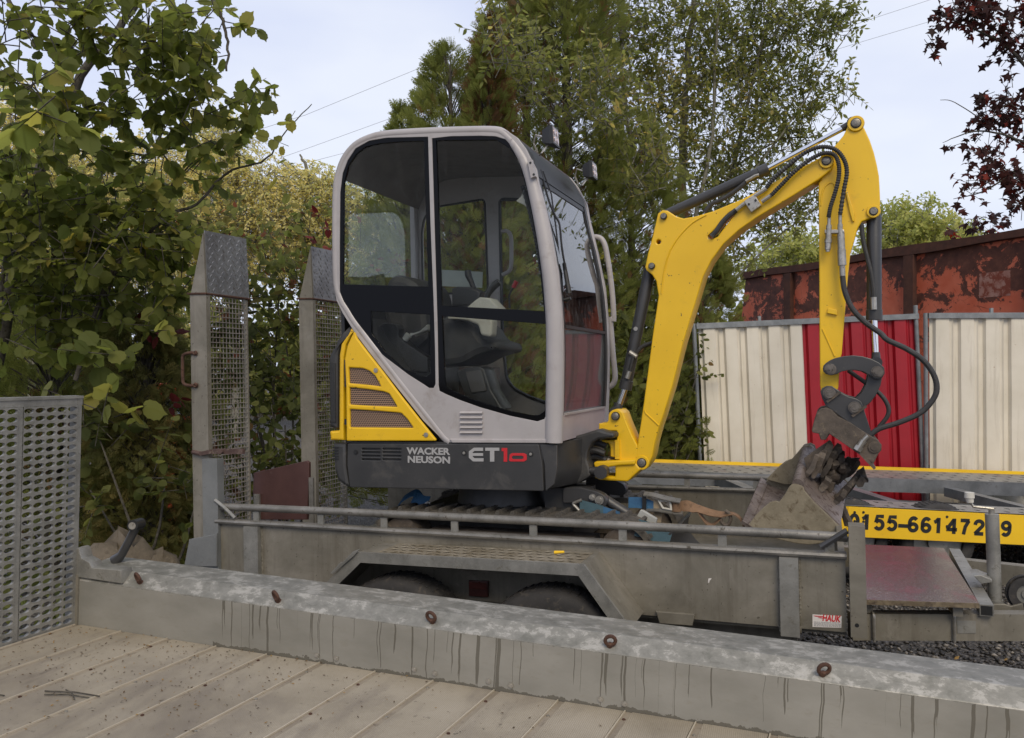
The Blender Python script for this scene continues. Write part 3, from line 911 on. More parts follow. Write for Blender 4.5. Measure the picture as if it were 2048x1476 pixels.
# wheels
tyre = MB()
def wheel_rings(R, w, rim):
    pr = [(rim, -w / 2 + .012), (rim + .02, -w / 2), (R - .035, -w / 2), (R - .012, -w / 2 + .012), (R, -w / 2 + .035), (R, w / 2 - .035), (R - .012, w / 2 - .012), (R - .035, w / 2), (rim + .02, w / 2), (rim, w / 2 - .012)]
    n = 40
    rings = []
    for k in range(n):
        a = 2 * math.pi * k / n
        rings.append([(r_ * math.cos(a), y_, r_ * math.sin(a)) for r_, y_ in pr])
    rings.append(rings[0])
    return rings
def make_wheel(t, x, y, z, R, w, rim, parent=None):
    m = MB(); m.loft([[(px + x, py + y, pz + z) for px, py, pz in r_] for r_ in wheel_rings(R, w, rim)], cap=False)
    wh = t.part('wheel', m, RUBBER, parent)
    m = MB()
    for k in range(60):
        a = 2 * math.pi * k / 60
        for s_ in (-1, 1):
            c, s2 = math.cos(a + s_ * .03), math.sin(a + s_ * .03)
            m.bar((x + c * R, y + s_ * .008, z + s2 * R), (x + c * (R - .001), y + s_ * (w / 2 - .03), z + s2 * (R - .001)), .011, .006, (c, 0, s2))
    t.part('tread_blocks', m, RUBBER, wh)
    m = MB()
    m.cyl((x, y - w * .30, z), (x, y + w * .30, z), rim - .001, 28)
    m.cyl((x, y - w * .42, z), (x, y - w * .30, z), rim * .42, 16)
    rm = t.part('rim', m, GALV2, wh)
    m = MB()
    for k in range(5):
        a = 2 * math.pi * k / 5
        m.cyl((x + .055 * math.cos(a), y - w * .34, z + .055 * math.sin(a)), (x + .055 * math.cos(a), y - w * .26, z + .055 * math.sin(a)), .009, 6)
    t.part('wheel_nut', m, ZINC, wh)
    return wh
for x in (-.455, .255):
    make_wheel(T2, x, -.14, .36, .335, .18, .19)
for x in (-.455, .255):
    make_wheel(T2, x, W2 + .14, .36, .335, .18, .19)
m = MB()
for x in (-.455, .255): m.cyl((x, -.06, .36), (x, W2 + .06, .36), .03, 10)
m.box(-1.45, 1.2, .12, .2, .45, .5445); m.box(-1.45, 1.2, W2 - .2, W2 - .12, .45, .5445)
T2.part('axle_frame', m, GALV)
rf = [(-0.1883,0.6542),(-0.0956,0.6571),(-0.097,0.5866),(-0.1882,0.5853)]
T2.plate('side_reflector', rf, -.02, -.0015, worn('dim_red_reflector', (.05, .014, .012), (.07, .02, .016), .35, 0, 8), holes=())
m = MB(); m.box(rf[0][0] + .004, rf[1][0] - .004, -.0235, -.0202, (rf[0][1] + rf[2][1]) / 2, rf[0][1] - .006)
T2.part('reflector_lens', m, simple('dark_lens', (.09, .022, .018), .25))
# rear loading ramps standing upright
def mesh_ramp(y0, y1, ztop, label, handle):
    x0 = -1.68
    m = MB()
    m.box(x0 - .105, x0, y0, y0 + .012, .60, ztop); m.box(x0 - .022, x0, y1 - .012, y1, .60, ztop)
    m.box(x0 - .105, x0 + .001, y0 + .0125, y0 + .03, .60, ztop - .002); m.box(x0 - .105, x0, y0 + .031, y1 - .0125, .58, .60)
    r = T2.part('loading_ramp', m, GALV, label=label)
    m = MB()
    ny, nz_ = 11, 52
    for k in range(1, ny):
        y = y0 + .03 + (y1 - y0 - .042) * k / ny
        m.box(x0 - .010, x0 - .0065, y - .0016, y + .0016, .601, ztop - .005)
    for k in range(nz_ + 1):
        z = .605 + (ztop - .615) * k / nz_
        m.box(x0 - .0062, x0 - .0015, y0 + .0305, y1 - .0125, z - .0022, z + .0022)
    T2.part('mesh_grid', m, RUSTG, r, kind='stuff')
    # tread-plate toe, leaning back
    zt = ztop + .335
    m = MB()
    def tp(y, z): return x0 + .002 - (z - ztop) * .03
    A = [(tp(0, ztop + .003), y0 + .012, ztop + .003), (tp(0, ztop + .003), y1 + .012, ztop + .003), (tp(0, zt), y1 + .006, zt), (tp(0, zt), y0 - .004 + .012, zt - .005)]
    m.add(A + [(x - .006, y, z) for x, y, z in A], [(0, 1, 2, 3), (7, 6, 5, 4), (0, 4, 5, 1), (1, 5, 6, 2), (2, 6, 7, 3), (3, 7, 4, 0)])
    for i in range(13):
        for j in range(9):
            u, w_ = (j + .5 + (.25 if i % 2 else -.25)) / 9, (i + .5) / 13
            y, z = y0 + .014 + (y1 - y0 - .01) * u, ztop + .012 + .31 * w_
            x = tp(y, z)
            s_ = 1 if (i + j) % 2 else -1
            dy, dz = .0095, .0115 * s_
            ey_, ez_ = .0045, -.0028 * s_
            m.add([(x + .0003, y - dy, z - dz), (x + .0003, y + ey_, z + ez_), (x + .0003, y + dy, z + dz), (x + .0003, y - ey_, z - ez_), (x + .0036, y, z)], [(0, 1, 4), (1, 2, 4), (2, 3, 4), (3, 0, 4)])
    T2.part('tread_toe', m, TREADM, r)
    m = MB()
    m.prism([(x0 - .1, ztop + .003), (x0 - .004, ztop + .003), (x0 - .014, zt - .02)], y0 + .001, y0 + .011)
    T2.part('toe_gusset', m, GALV, r)
    m = MB(); m.tube([(x0 - .118, y0 - .003, ztop + .003), (x0, y0 - .004, ztop - .002), (x0 + .004, y1 + .014, ztop - .004)], .006, 6)
    T2.part('rusty_seam', m, RUST, r)
    if handle:
        m = MB()
        hz0, hz1 = handle
        m.tube(cr_spline([(x0 - .075, y0 - .002, hz1), (x0 - .11, y0 - .012, hz1), (x0 - .145, y0 - .012, hz1 - .012), (x0 - .15, y0 - .012, hz1 - .05), (x0 - .15, y0 - .012, hz0 + .05), (x0 - .145, y0 - .012, hz0 + .012), (x0 - .11, y0 - .012, hz0), (x0 - .07, y0 - .002, hz0)], 5), .0085, 8)
        for z in (hz0, hz1):
            for k in range(5):
                m.cyl((x0 - .07 + .007 * rnd.uniform(-1, 1), y0 - .003, z + .008 * rnd.uniform(-1, 1)), (x0 - .07, y0 - .011, z), .011, 7)
        T2.part('ramp_handle', m, RUST, r)
    return r
RUSTG = worn('rust_tinged_galv', (.2, .175, .15), (.32, .29, .25), .55, .3, 4, (.1, .055, .04), 10, .52, .7, .1, 60)
TREADM = worn('tread_toe_metal', (.16, .155, .15), (.24, .235, .225), .36, .55, 6, (.1, .09, .08), 20, .6, .75, .1, 60)
mesh_ramp(.04, .372, 2.03, 'upright mesh loading ramp with rusty handle, nearer of the two', tuple(z for x, z in [(-1.7445,1.5503),(-1.7457,1.7205)]))
mesh_ramp(1.0, 1.36, 2.08, 'upright mesh loading ramp partly hidden behind the cab', None)
lt = [(-1.7738,0.03,1.2021),(-1.7197,0.03,1.1942),(-1.6428,0.03,1.2077),(-1.5746,0.03,1.2088),(-1.4478,0.03,1.2107)]
m = MB()
m.bar(lt[2], lt[4], .02, .026); m.tube([lt[0], lt[1]], .012, 8); m.bar((lt[1][0], lt[1][1], lt[1][2]), lt[2], .03, .02)
m.cyl((lt[3][0], .0, lt[3][2]), (lt[3][0], .045, lt[3][2]), .012, 10)
T2.part('ramp_latch', m, worn('red_brown_latch', (.05, .026, .021), (.095, .058, .048), .7, 0, 20, (.2, .17, .13), 30, .55, .7))
# drawbar, deck board, jack
pA = [(1.4661,0.1821),(2.0461,0.3742)]
pB = [(1.401,0.1766),(2.5003,0.5062)]
m = MB(); m.bar((pB[0][0], pB[0][1] + .03, .532), (pB[1][0], pB[1][1] + .03, .532), .06, .106)
T2.part('drawbar', m, GALV)
m = MB(); m.bar((pB[0][0], W2 - pB[0][1] - .03, .532), (pB[1][0], W2 - pB[1][1] - .03, .532), .06, .106)
T2.part('drawbar', m, GALV)
ply = [(1.44, .155), (1.868, .155 + .075), (1.872, 1.29), (1.44, 1.272)]
m = MB()
m.add([(x, y, .652) for x, y in ply] + [(x, y, .635) for x, y in ply], [(0, 1, 2, 3), (7, 6, 5, 4), (0, 4, 5, 1), (1, 5, 6, 2), (2, 6, 7, 3), (3, 7, 4, 0)])
pl = T2.part('deck_board', m, PLYM, label='wet dark red plywood board over the drawbar')
m = MB()
e0, e1 = Vector((1.44, .150, .6435)), Vector((1.868, .225, .6435))
m.bar(e0, e1, .006, .0185)
T2.part('board_edge', m, PLYED, pl)
m = MB(); m.box(1.45, 1.485, .2, 1.25, .588, .6345); m.box(1.78, 1.815, .25, 1.25, .588, .6345)
T2.part('board_bearer', m, GALV)
ub = [(1.4853,0.1989),(1.7828,0.2898)]
for (x, y) in ub:
    m = MB()
    m.tube(cr_spline([(x - .004, y + .06, .592), (x - .002, y + .01, .594), (x + .004, y - .012, .585), (x + .004, y - .012, .54), (x + .004, y - .012, .478)], 4), .006, 8)
    T2.part('u_bolt', m, ZINC)
nx, ny_ = [(1.8341,0.2697)][0]
d_ = Vector((pB[1][0] - pB[0][0], pB[1][1] - pB[0][1], 0)).normalized()
nrm_ = Vector((d_.y, -d_.x, 0))
m = MB(); c_ = Vector((pB[0][0], pB[0][1] + .03, .535)) + d_ * (Vector((nx, ny_, 0)) - Vector((pB[0][0], pB[0][1], 0))).dot(d_) + nrm_ * .0312
m.bar(c_ - d_ * .036, c_ + d_ * .036, .002, .05)
T2.part('type_plate', m, GALV2)
m = MB()
m.bar((1.905, .30, .607), (1.935, 1.40, .607), .05, .045)
cbp = T2.part('cross_tube', m, GALV2)
m = MB(); m.bar((1.9045, .2985, .607), (1.9047, .302, .607), .04, .036)
T2.part('tube_opening', m, INK, cbp)
jx, jy = 2.01, .62
jt = [(1.9822,0.62,0.9387),(1.9867,0.62,0.5625),(1.9529,0.62,0.7776),(2.0089,0.62,0.7808)]
r_ = abs(jt[3][0] - jt[2][0]) / 2 * .97
m = MB(); m.tube([(jt[0][0], jy, jt[0][2]), (jt[1][0], jy, jt[1][2])], r_, 20)
m.tube([(jt[1][0], jy, jt[1][2] + .012), (jt[1][0], jy, jt[1][2] - .002)], r_ * 1.14, 20)
jk = T2.part('jack_tube', m, GALV2)
jc = [(1.9816,0.62,0.9589),(1.9811,0.62,0.9357),(1.9898,0.62,0.9621),(1.9132,0.62,0.9679),(1.9022,0.62,0.9879),(1.9011,0.62,1.0083)]
m = MB(); m.tube([jc[1], jc[0]], .012, 10); m.tube([jc[2], jc[3], jc[4], jc[5]], .0065, 8)
T2.part('jack_crank', m, ZINC, jk)
kb = [(1.9011,0.62,0.9849),(1.8984,0.62,1.0053),(1.8989,0.62,1.0287)]
m = MB(); m.tube([kb[0], kb[1], kb[1], kb[2]], [.014, .017, .0205, .0195], 16)
T2.part('crank_knob', m, IVORY, jk)
T2.plate('jack_clamp', [(1.8974,0.6856),(1.9255,0.6898),(1.9665,0.6731),(1.9663,0.6616),(1.9247,0.6529)], jy - .07, jy + .05, GALV2, jk)
T2.plate('jack_bracket', [(1.9178,0.5616),(2.0109,0.572),(2.0356,0.5654),(2.0778,0.5802),(2.0834,0.5399),(1.9221,0.5263)], jy - .06, jy - .045, GALV, jk)
wx = [(2.103,0.62,0.609)][0]
make_wheel(T2, wx[0], jy, wx[2], .075, .05, .05)
# maker's sticker
st = [(1.2622,-0.0015,0.6208),(1.3678,-0.0015,0.6236),(1.3655,-0.0015,0.5782),(1.2612,-0.0015,0.5724)]
o_ = st[3]
m = MB(); m.add([st[0], st[1], st[2], st[3]] + [(x, .0, z) for x, y, z in st], [(0, 1, 2, 3), (0, 4, 5, 1), (1, 5, 6, 2), (2, 6, 7, 3), (3, 7, 4, 0)])
stk = T2.part('sticker', m, PAPER)
sq = [(1.2977,-0.0022,0.5989),(1.3625,-0.0022,0.6015),(1.298,-0.0022,0.6141),(1.266,-0.0022,0.615),(1.2956,-0.0022,0.6176),(1.2955,-0.0022,0.6144),(1.2807,-0.0022,0.6121),(1.2945,-0.0022,0.6112),(1.2943,-0.0022,0.6007)]
T2.text('lettering', 'HAUK', REDINK, sq[0], (1, 0, .0), (.16, 0, 1), w=sq[1][0] - sq[0][0], h=.026, bold=.035, parent=stk, depth=.0004)
m = MB()
wv = [(1.2651,0.617),(1.2995,0.6179),(1.3005,0.6148),(1.2739,0.6141),(1.2807,0.6121),(1.3004,0.6122),(1.3013,0.6092),(1.2881,0.6091),(1.2954,0.606),(1.3012,0.6034)]
m.prism([wv[0], wv[1], wv[2], wv[3]], -.0024, -.0018); m.prism([wv[4], wv[5], wv[6], wv[7]], -.0024, -.0018)
T2.part('emblem', m, REDINK, stk)
m = MB()
ln = [(1.2675,0.5931),(1.3586,0.597),(1.2674,0.5878),(1.3633,0.5922),(1.2673,0.5831),(1.3632,0.5875),(1.2672,0.5784),(1.3631,0.5828)]
for i in range(4):
    (xa, za), (xb, zb_) = ln[2 * i], ln[2 * i + 1]
    x = xa
    while x < xb - .004:
        w_ = rnd.uniform(.003, .009)
        z_ = za + (zb_ - za) * (x - xa) / (xb - xa)
        m.box(x, min(x + w_, xb), -.0024, -.0018, z_ - .0014, z_ + .0014)
        x += w_ + rnd.uniform(.0012, .003)
T2.part('small_print', m, GREYINK, stk, kind='stuff')
pc_ = [(0.8676,0.7322),(0.8802,0.7352),(0.8773,0.7279),(0.873,0.7261),(0.87,0.7145),(0.8658,0.7157)]
T2.plate('paint_mark', pc_, -.0012, -.0002, PAPER, bevel=.0001)

# ---------------------------------------------------------------- mini excavator
YN, YF = .40, 1.35             # near and far side of the cab
YC = (YN + YF) / 2
EX = Thing('mini_excavator', 'yellow and grey mini excavator with glazed cab, standing on the plant trailer', 'excavator', FT, (-.3, YC, .572))
OUT = [(-0.4952,1.2354),(-0.6181,1.3474),(-0.746,1.4957),(-0.9208,1.6985),(-1.0101,1.8075),(-1.0881,1.9229),(-1.1242,1.9918),(-1.141,2.087),(-1.1397,2.3081),(-1.131,2.5771),(-1.1131,2.6859),(-1.0709,2.7674),(-1.0077,2.8271),(-0.9153,2.8587),(-0.8009,2.8658),(-0.5874,2.8524),(-0.34,2.8293),(-0.1879,2.8103),(-0.1269,2.7878),(-0.0721,2.7464),(-0.0288,2.687),(0.0037,2.6194),(0.0237,2.5805),(0.0432,2.4635),(0.0846,2.289),(0.126,2.0723),(0.1419,1.8585),(0.1435,1.6892),(0.1337,1.4574),(0.1199,1.2737),(0.1091,1.2422)]
REARB = [(-1.099,2.305),(-1.0904,2.5732),(-1.0728,2.6735),(-1.0404,2.7398),(-0.9898,2.7983),(-0.9068,2.8285),(-0.8015,2.8317),(-0.5596,2.8078),(-0.5546,2.3515),(-0.5454,1.9655),(-0.5421,1.7088),(-0.5428,1.5345),(-0.5546,1.5142),(-0.5803,1.5145),(-0.6143,1.5355),(-0.7002,1.5861),(-0.8311,1.6777),(-0.9407,1.7653),(-1.0393,1.8833),(-1.0875,1.9524),(-1.1048,2.0204)]
DOORB = [(-0.537,2.7973),(-0.4324,2.795),(-0.267,2.7775),(-0.1861,2.7652),(-0.1331,2.7438),(-0.089,2.694),(-0.0563,2.6187),(-0.032,2.5298),(0.0038,2.3667),(0.0381,2.1487),(0.0569,1.9353),(0.0718,1.7885),(0.0684,1.4968),(0.0613,1.3996),(0.0425,1.3559),(0.0062,1.3436),(-0.1346,1.3705),(-0.2949,1.4132),(-0.4096,1.4516),(-0.4873,1.4828),(-0.5209,1.4984),(-0.5259,1.5292),(-0.5253,1.8364),(-0.5319,2.3496)]
RU = [(-1.0849,2.0784),(-1.0677,2.6193),(-1.0379,2.7101),(-0.9905,2.7663),(-0.9347,2.7999),(-0.8469,2.8081),(-0.7075,2.8021),(-0.5858,2.7903),(-0.5816,2.4311),(-0.5754,2.0365)]
RL = [(-0.9162,1.9259),(-0.5697,1.8921),(-0.5702,1.5914),(-0.5963,1.5713),(-0.6221,1.5743),(-0.7317,1.6179),(-0.8335,1.704),(-0.8685,1.7524),(-0.9156,1.8068)]
DU = [(-0.5145,2.7843),(-0.1838,2.7474),(-0.1128,2.6968),(-0.0692,2.6324),(-0.0398,2.5306),(-0.004,2.3674),(0.0278,2.1494),(0.0507,1.8819),(-0.5006,1.9351)]
DL = [(-0.4989,1.8813),(0.0596,1.8182),(0.0517,1.4313),(0.0433,1.3948),(0.0146,1.3754),(-0.0165,1.3729),(-0.1394,1.3952),(-0.3269,1.451),(-0.4478,1.4951),(-0.4866,1.5184),(-0.4915,1.5542)]

# undercarriage
XA, XB, RT, ZB = -.93, .56, .150, .575
def track_path(n=90):
    L = XB - XA - 2 * RT
    P = 2 * L + 2 * math.pi * RT
    out = []
    for k in range(n):
        s_ = P * k / n
        if s_ < L: x, z, a = XA + RT + s_, ZB + 2 * RT, math.pi / 2
        elif s_ < L + math.pi * RT:
            a = math.pi / 2 - (s_ - L) / RT; x, z = XB - RT + RT * math.cos(a), ZB + RT + RT * math.sin(a)
        elif s_ < 2 * L + math.pi * RT: x, z, a = XB - RT - (s_ - L - math.pi * RT), ZB, -math.pi / 2
        else:
            a = -math.pi / 2 - (s_ - 2 * L - math.pi * RT) / RT; x, z = XA + RT + RT * math.cos(a), ZB + RT + RT * math.sin(a)
        out.append((x, z, a))
    return out
lug = MB()
lug.add([(-.016, -.10, -.012), (.016, -.10, -.012), (.016, .10, -.012), (-.016, .10, -.012), (-.008, -.092, .017), (.008, -.092, .017), (.012, .092, .017), (-.004, .092, .017)],
        [(0, 3, 2, 1), (4, 5, 6, 7), (0, 1, 5, 4), (1, 2, 6, 5), (2, 3, 7, 6), (3, 0, 4, 7)])
lug_me = lug.mesh('track_lug', MUDRUB, smooth=0)
for (y0, y1) in ((.42, .64), (1.11, 1.33)):
    m = MB()
    tp_ = track_path()
    rings = []
    for x, z, a in tp_:
        c, s_ = math.cos(a), math.sin(a)
        rings.append([(x, y0, z), (x, y1, z), (x - c * .028, y1, z - s_ * .028), (x - c * .028, y0, z - s_ * .028)])
    rings.append(rings[0])
    m.loft(rings, cap=False)
    tr = EX.part('track', m, MUDRUB)
    for x, z, a in track_path(42):
        EX.inst('track_lug', lug_me, (x, (y0 + y1) / 2, z), tr, rot=(0, math.pi / 2 - a, 0))
    m = MB()
    for xx, r_ in ((XA + RT, RT - .04), (XB - RT, RT - .04)):
        m.cyl((xx, y0 + .03, ZB + RT), (xx, y1 - .03, ZB + RT), r_, 20)
        m.cyl((xx, y0 + .015, ZB + RT), (xx, y0 + .03, ZB + RT), r_ * .5, 14)
    for k in range(3):
        m.cyl((XA + .45 + .28 * k, y0 + .05, ZB + .08), (XA + .45 + .28 * k, y1 - .05, ZB + .08), .05, 14)
    m.box(XA + .3, XB - .3, y0 + .04, y1 - .04, ZB + .09, ZB + .2)
    EX.part('track_wheels', m, RUSTD, tr)
m = MB(); m.box(-.72, .12, .60, 1.15, .70, .88); m.tube([(-.35, YC, .88), (-.35, YC, .992)], [.27, .25], 28); m.box(-.05, .18, .66, .82, .80, .985)
EX.part('undercarriage_frame', m, STEELD)
# dozer blade carried on an arm, with its ram
EX.plate('blade_arm', fillet([(0.0602,0.992),(0.1497,0.9947),(0.2421,0.9751),(0.2761,0.9584),(0.2901,0.93),(0.2818,0.9029),(0.2496,0.8937),(0.1804,0.9013),(0.1435,0.9179),(0.0586,0.9125)], .012), .63, .69, DARK2)
EX.plate('blade_arm', fillet([(x, z) for x, z in [(0.0602,0.992),(0.1497,0.9947),(0.2421,0.9751),(0.2761,0.9584),(0.2901,0.93),(0.2818,0.9029),(0.2496,0.8937),(0.1804,0.9013),(0.1435,0.9179),(0.0586,0.9125)]], .012), 1.06, 1.12, DARK2)
pn = [(0.2164,0.62,0.9488),(0.2527,0.62,0.9346)]
for p, r_ in zip(pn, (.016, .022)):
    m = MB(); m.cyl((p[0], .615, p[2]), (p[0], .70, p[2]), r_, 16); m.cyl((p[0], .605, p[2]), (p[0], .6155, p[2]), r_ * .6, 10)
    EX.part('arm_pin', m, ZINC)
cy = [(0.263,0.7,0.9275),(0.376,0.7,0.8603),(0.3737,0.7,0.8624),(0.4207,0.7,0.84)]
m = MB(); m.tube([cy[0], cy[1]], .026, 14); cyl_ = EX.part('blade_ram', m, DARK2)
m = MB(); m.tube([cy[2], cy[3]], .013, 12); EX.part('ram_rod', m, CHROME, cyl_)
bp = [(0.4405,0.8555),(0.4655,0.8977),(0.4785,0.896),(0.5449,0.858),(0.54,0.8277),(0.4464,0.8233)]
EX.plate('blade_bracket', bp, .595, .625, GREYP)
m = MB()
rings = []
for k in range(9):
    z = .60 + .23 * k / 8
    xo = .64 + .07 * (1 - (2 * k / 8 - 1) ** 2) * -1
    rings.append([(xo, .45, z), (xo, 1.30, z), (xo + .016, 1.30, z), (xo + .016, .45, z)])
m.loft(rings)
EX.part('dozer_blade', m, DARK2)

# revolving body: skirt with a lofted rounded plan
def plan(inset, xf, xr, near=YN, far=YF):
    n, f = near + inset, far - inset
    c = .14
    pts = [(xr + c, n), (xf - .03, n), (xf, n + .03), (xf + .06, n + .20), (xf + .085, YC - .17), (xf + .085, YC + .17), (xf + .06, f - .20), (xf, f - .03), (xf - .03, f), (xr + c, f),
           (xr + .05, f - .05), (xr + .015, f - .2), (xr, YC), (xr + .015, n + .2), (xr + .05, n + .05)]
    return pts
ZT, ZD = 1.236, .995
m = MB()
m.loft([[(x, y, z) for x, y in plan(i, xf, xr)] for z, i, xf, xr in ((ZD, .05, .0, -1.09), (ZD + .012, .035, .03, -1.11), (1.06, .012, .055, -1.155), (1.10, .006, .06, -1.165), (ZT, .006, .06, -1.165))])
body = EX.part('body_skirt', m, STEELD, smooth=30)
SL = [(-0.9785,1.2001),(-0.8679,1.1908),(-0.9788,1.1822),(-0.8683,1.1731),(-0.9792,1.1635),(-0.8687,1.1554),(-0.9796,1.1441),(-0.8691,1.1361),(-0.8528,1.2018),(-0.7445,1.1926),(-0.8532,1.1841),(-0.7449,1.1751),(-0.8535,1.1656),(-0.7452,1.1575),(-0.8539,1.1464),(-0.7456,1.1384)]
holes = []
for i in range(0, 16, 2):
    (xa, za), (xb_, zb_) = SL[i], SL[i + 1]
    holes.append(fillet([(xa, zb_), (xb_, zb_), (xb_, za), (xa, za)], .004, 3))
sc_out = fillet([(-1.0662,1.2232),(0.0142,1.2322),(0.031,1.1304),(0.0345,1.0049),(-1.0574,0.9902),(-1.0713,1.1072)], .008)
side = EX.plate('side_cover', sc_out, .397, .412, STEELD, holes=holes, bevel=.004)
m = MB(); m.box(SL[0][0] - .01, SL[9][0] + .01, .4095, .4115, SL[15][1] - .01, SL[0][1] + .01)
EX.part('vent_backing', m, INK, side)
fc = [(0.0202,1.2316),(0.093,1.2324),(0.1078,1.2284),(0.1054,1.1106),(0.0891,1.0393),(0.0435,1.0038),(0.0408,1.1306)]
EX.plate('front_cover', fc, .3985, .412, STEELD, bevel=.004)
rc = [(-1.163,1.2252),(-1.0789,1.2246),(-1.0813,1.107),(-1.0619,0.9916),(-1.0756,0.9865),(-1.1387,1.0208),(-1.1584,1.0896)]
rcp = EX.plate('rear_cover', rc, .402, .46, STEELD, bevel=.02)
m = MB()
for (x, z) in [(-1.1441,1.2011),(-1.1445,1.1854),(-1.1448,1.1696),(-1.1451,1.1539),(-1.1454,1.1397)]:
    m.box(x - .018, x + .018, .3992, .4015, z - .004, z + .004)
EX.part('vent_slots', m, INK, rcp)
bm_ = MB(); bm_.cyl((0, .0, 0), (0, -.003, 0), .013, 16); bm_.cyl((0, -.003, 0), (0, -.006, 0), .0078, 8)
bolt_me = bm_.mesh('cover_bolt', BLACK)
bz_ = MB(); bz_.cyl((0, .0, 0), (0, -.004, 0), .0095, 14); bz_.cyl((0, -.004, 0), (0, -.0055, 0), .005, 6)
boltz_me = bz_.mesh('cover_bolt', ZINC)
for i, (x, z) in enumerate([(-1.0156,1.1788),(-0.3844,1.1848),(-0.0274,1.1846)]):
    EX.inst('cover_bolt', bolt_me, (x, .397, z), side)
    if i: EX.inst('bolt_head', boltz_me, (x, .3935, z), side, scale=(.8,) * 3)
tl = [(-0.7108,0.3955,1.1722),(-0.4629,0.3955,1.1763),(-0.7049,0.3955,1.1283),(-0.4638,0.3955,1.1316),(-0.71,0.3955,1.2087),(-0.3596,0.3955,1.1425),(-0.2796,0.3955,1.1441),(-0.3582,0.3955,1.2126),(-0.2701,0.3955,1.1428)]
ux = (1, 0, .0)
EX.text('lettering', 'WACKER', GREYINK, tl[0], ux, (0, 0, 1), w=tl[1][0] - tl[0][0], h=tl[4][2] - tl[0][2], bold=.035, parent=side)
EX.text('lettering', 'NEUSON', GREYINK, tl[2], ux, (0, 0, 1), w=tl[3][0] - tl[2][0], h=tl[4][2] - tl[0][2], bold=.035, parent=side)
# model letters drawn as plates: E and T with cut bars, a tall 1 and a low ring after it
def glyph(s_, mat, holes=()):
    EX.plate('lettering', s_, .3945, .397, mat, side, holes, .0003)
EE = [(-0.3307,1.2116),(-0.2804,1.2122),(-0.2807,1.1961),(-0.327,1.1954),(-0.3375,1.1879),(-0.3376,1.1842),(-0.2809,1.1851),(-0.2812,1.1712),(-0.3379,1.1703),(-0.338,1.1658),(-0.3285,1.1586),(-0.279,1.1595),(-0.2794,1.1434),(-0.3361,1.1423),(-0.359,1.161),(-0.3584,1.1928)]
glyph(EE, GREYINK)
glyph([(-0.2684,1.2124),(-0.1928,1.2134),(-0.1931,1.1982),(-0.2198,1.1978),(-0.2209,1.1438),(-0.2445,1.1434),(-0.2434,1.1974),(-0.2688,1.197)], GREYINK)
glyph([(-0.1803,1.2121),(-0.1507,1.2125),(-0.1521,1.1444),(-0.1708,1.1441),(-0.1697,1.1963),(-0.1806,1.1962)], REDINK)
oo = [(-0.1373,1.1816),(-0.1248,1.1876),(-0.0648,1.1885),(-0.0496,1.1823),(-0.0486,1.1565),(-0.0626,1.1476),(-0.135,1.1462),(-0.1426,1.1519)]
oh = [(-0.1204,1.1754),(-0.0742,1.1762),(-0.0651,1.1713),(-0.0669,1.1619),(-0.0761,1.1589),(-0.1208,1.158),(-0.1269,1.1623),(-0.1267,1.1709)]
glyph(oo, REDINK, [oh])

# engine cover
EX.plate('hood_edge', fillet([(-1.1859,1.2883),(-1.1277,1.2919),(-1.1176,1.6965),(-1.1044,1.7578),(-1.0716,1.7961),(-1.0244,1.8369),(-1.0339,1.8169),(-1.0753,1.7506),(-1.0895,1.68),(-1.0985,1.2384),(-1.1832,1.2376)], .004), .41, .62, YELLOW, bevel=.012)
rg = [(-1.2012,1.6831),(-1.1837,1.7187),(-1.137,1.7732),(-1.0714,1.8266),(-1.0428,1.839),(-1.0904,1.7979),(-1.1234,1.7592),(-1.1367,1.6975),(-1.1457,1.3024),(-1.1626,1.2928),(-1.2013,1.3101)]
gr = EX.plate('rear_grille', fillet(rg, .006), .43, 1.32, STEELD, bevel=.02)
gm = [(-1.1834,1.6665),(-1.1521,1.6562),(-1.155,1.3324),(-1.1864,1.3363)]
EX.plate('grille_mesh', gm, .424, .4295, worn('grille_dark', (.012, .012, .012), (.03, .03, .03), .6, 0, 120), gr)
hood = MB()
hx0 = [(-1.115,1.2383),(-1.0582,1.7815),(-1.0302,1.8199),(-0.496,1.2521)]
hr = [(hx0[0][0], 1.245), (hx0[0][0] + .0, 1.62), (hx0[2][0], 1.90), (hx0[2][0] + .03, 1.90), (hx0[3][0], 1.25)]
hood.prism(hr, .45, 1.32)
EX.part('engine_block_cover', hood, BLACK)
V1 = [(-1.0443,1.6293),(-0.9591,1.6236),(-0.9194,1.6096),(-0.8846,1.5819),(-0.8506,1.5259),(-0.9342,1.5363),(-1.0442,1.5456)]
V2 = [(-1.042,1.5236),(-0.9347,1.513),(-0.838,1.4996),(-0.8033,1.4884),(-0.7571,1.4192),(-0.8922,1.4237),(-1.0438,1.4322)]
V3 = [(-1.0425,1.4079),(-0.8751,1.3981),(-0.7362,1.3871),(-0.7026,1.3582),(-0.6652,1.3104),(-1.0445,1.311)]
YP = [(-1.0659,1.238),(-1.0636,1.5302),(-1.0679,1.6753),(-1.0491,1.7492),(-1.0089,1.8198),(-0.9899,1.7825),(-0.9306,1.7107),(-0.8445,1.6105),(-0.7344,1.4763),(-0.6263,1.3507),(-0.5378,1.2518),(-0.5397,1.2436)]
door = EX.plate('engine_door', fillet(YP, .006), .385, .405, YELLOW, holes=[fillet(v, .006, 3) for v in (V1, V2, V3)], bevel=.007)
for v in (V1, V2, V3):
    x0, x1 = min(p[0] for p in v) - .006, max(p[0] for p in v) + .006
    EX.plate('vent_mesh', [(x * 1.0, z) for x, z in v], .397, .401, VENT, door, bevel=.0005)
for (x, z) in [(-0.8779,1.6112),(-0.5908,1.275)]:
    EX.inst('door_bolt', boltz_me, (x, .3855, z), door, scale=(1.3,) * 3)
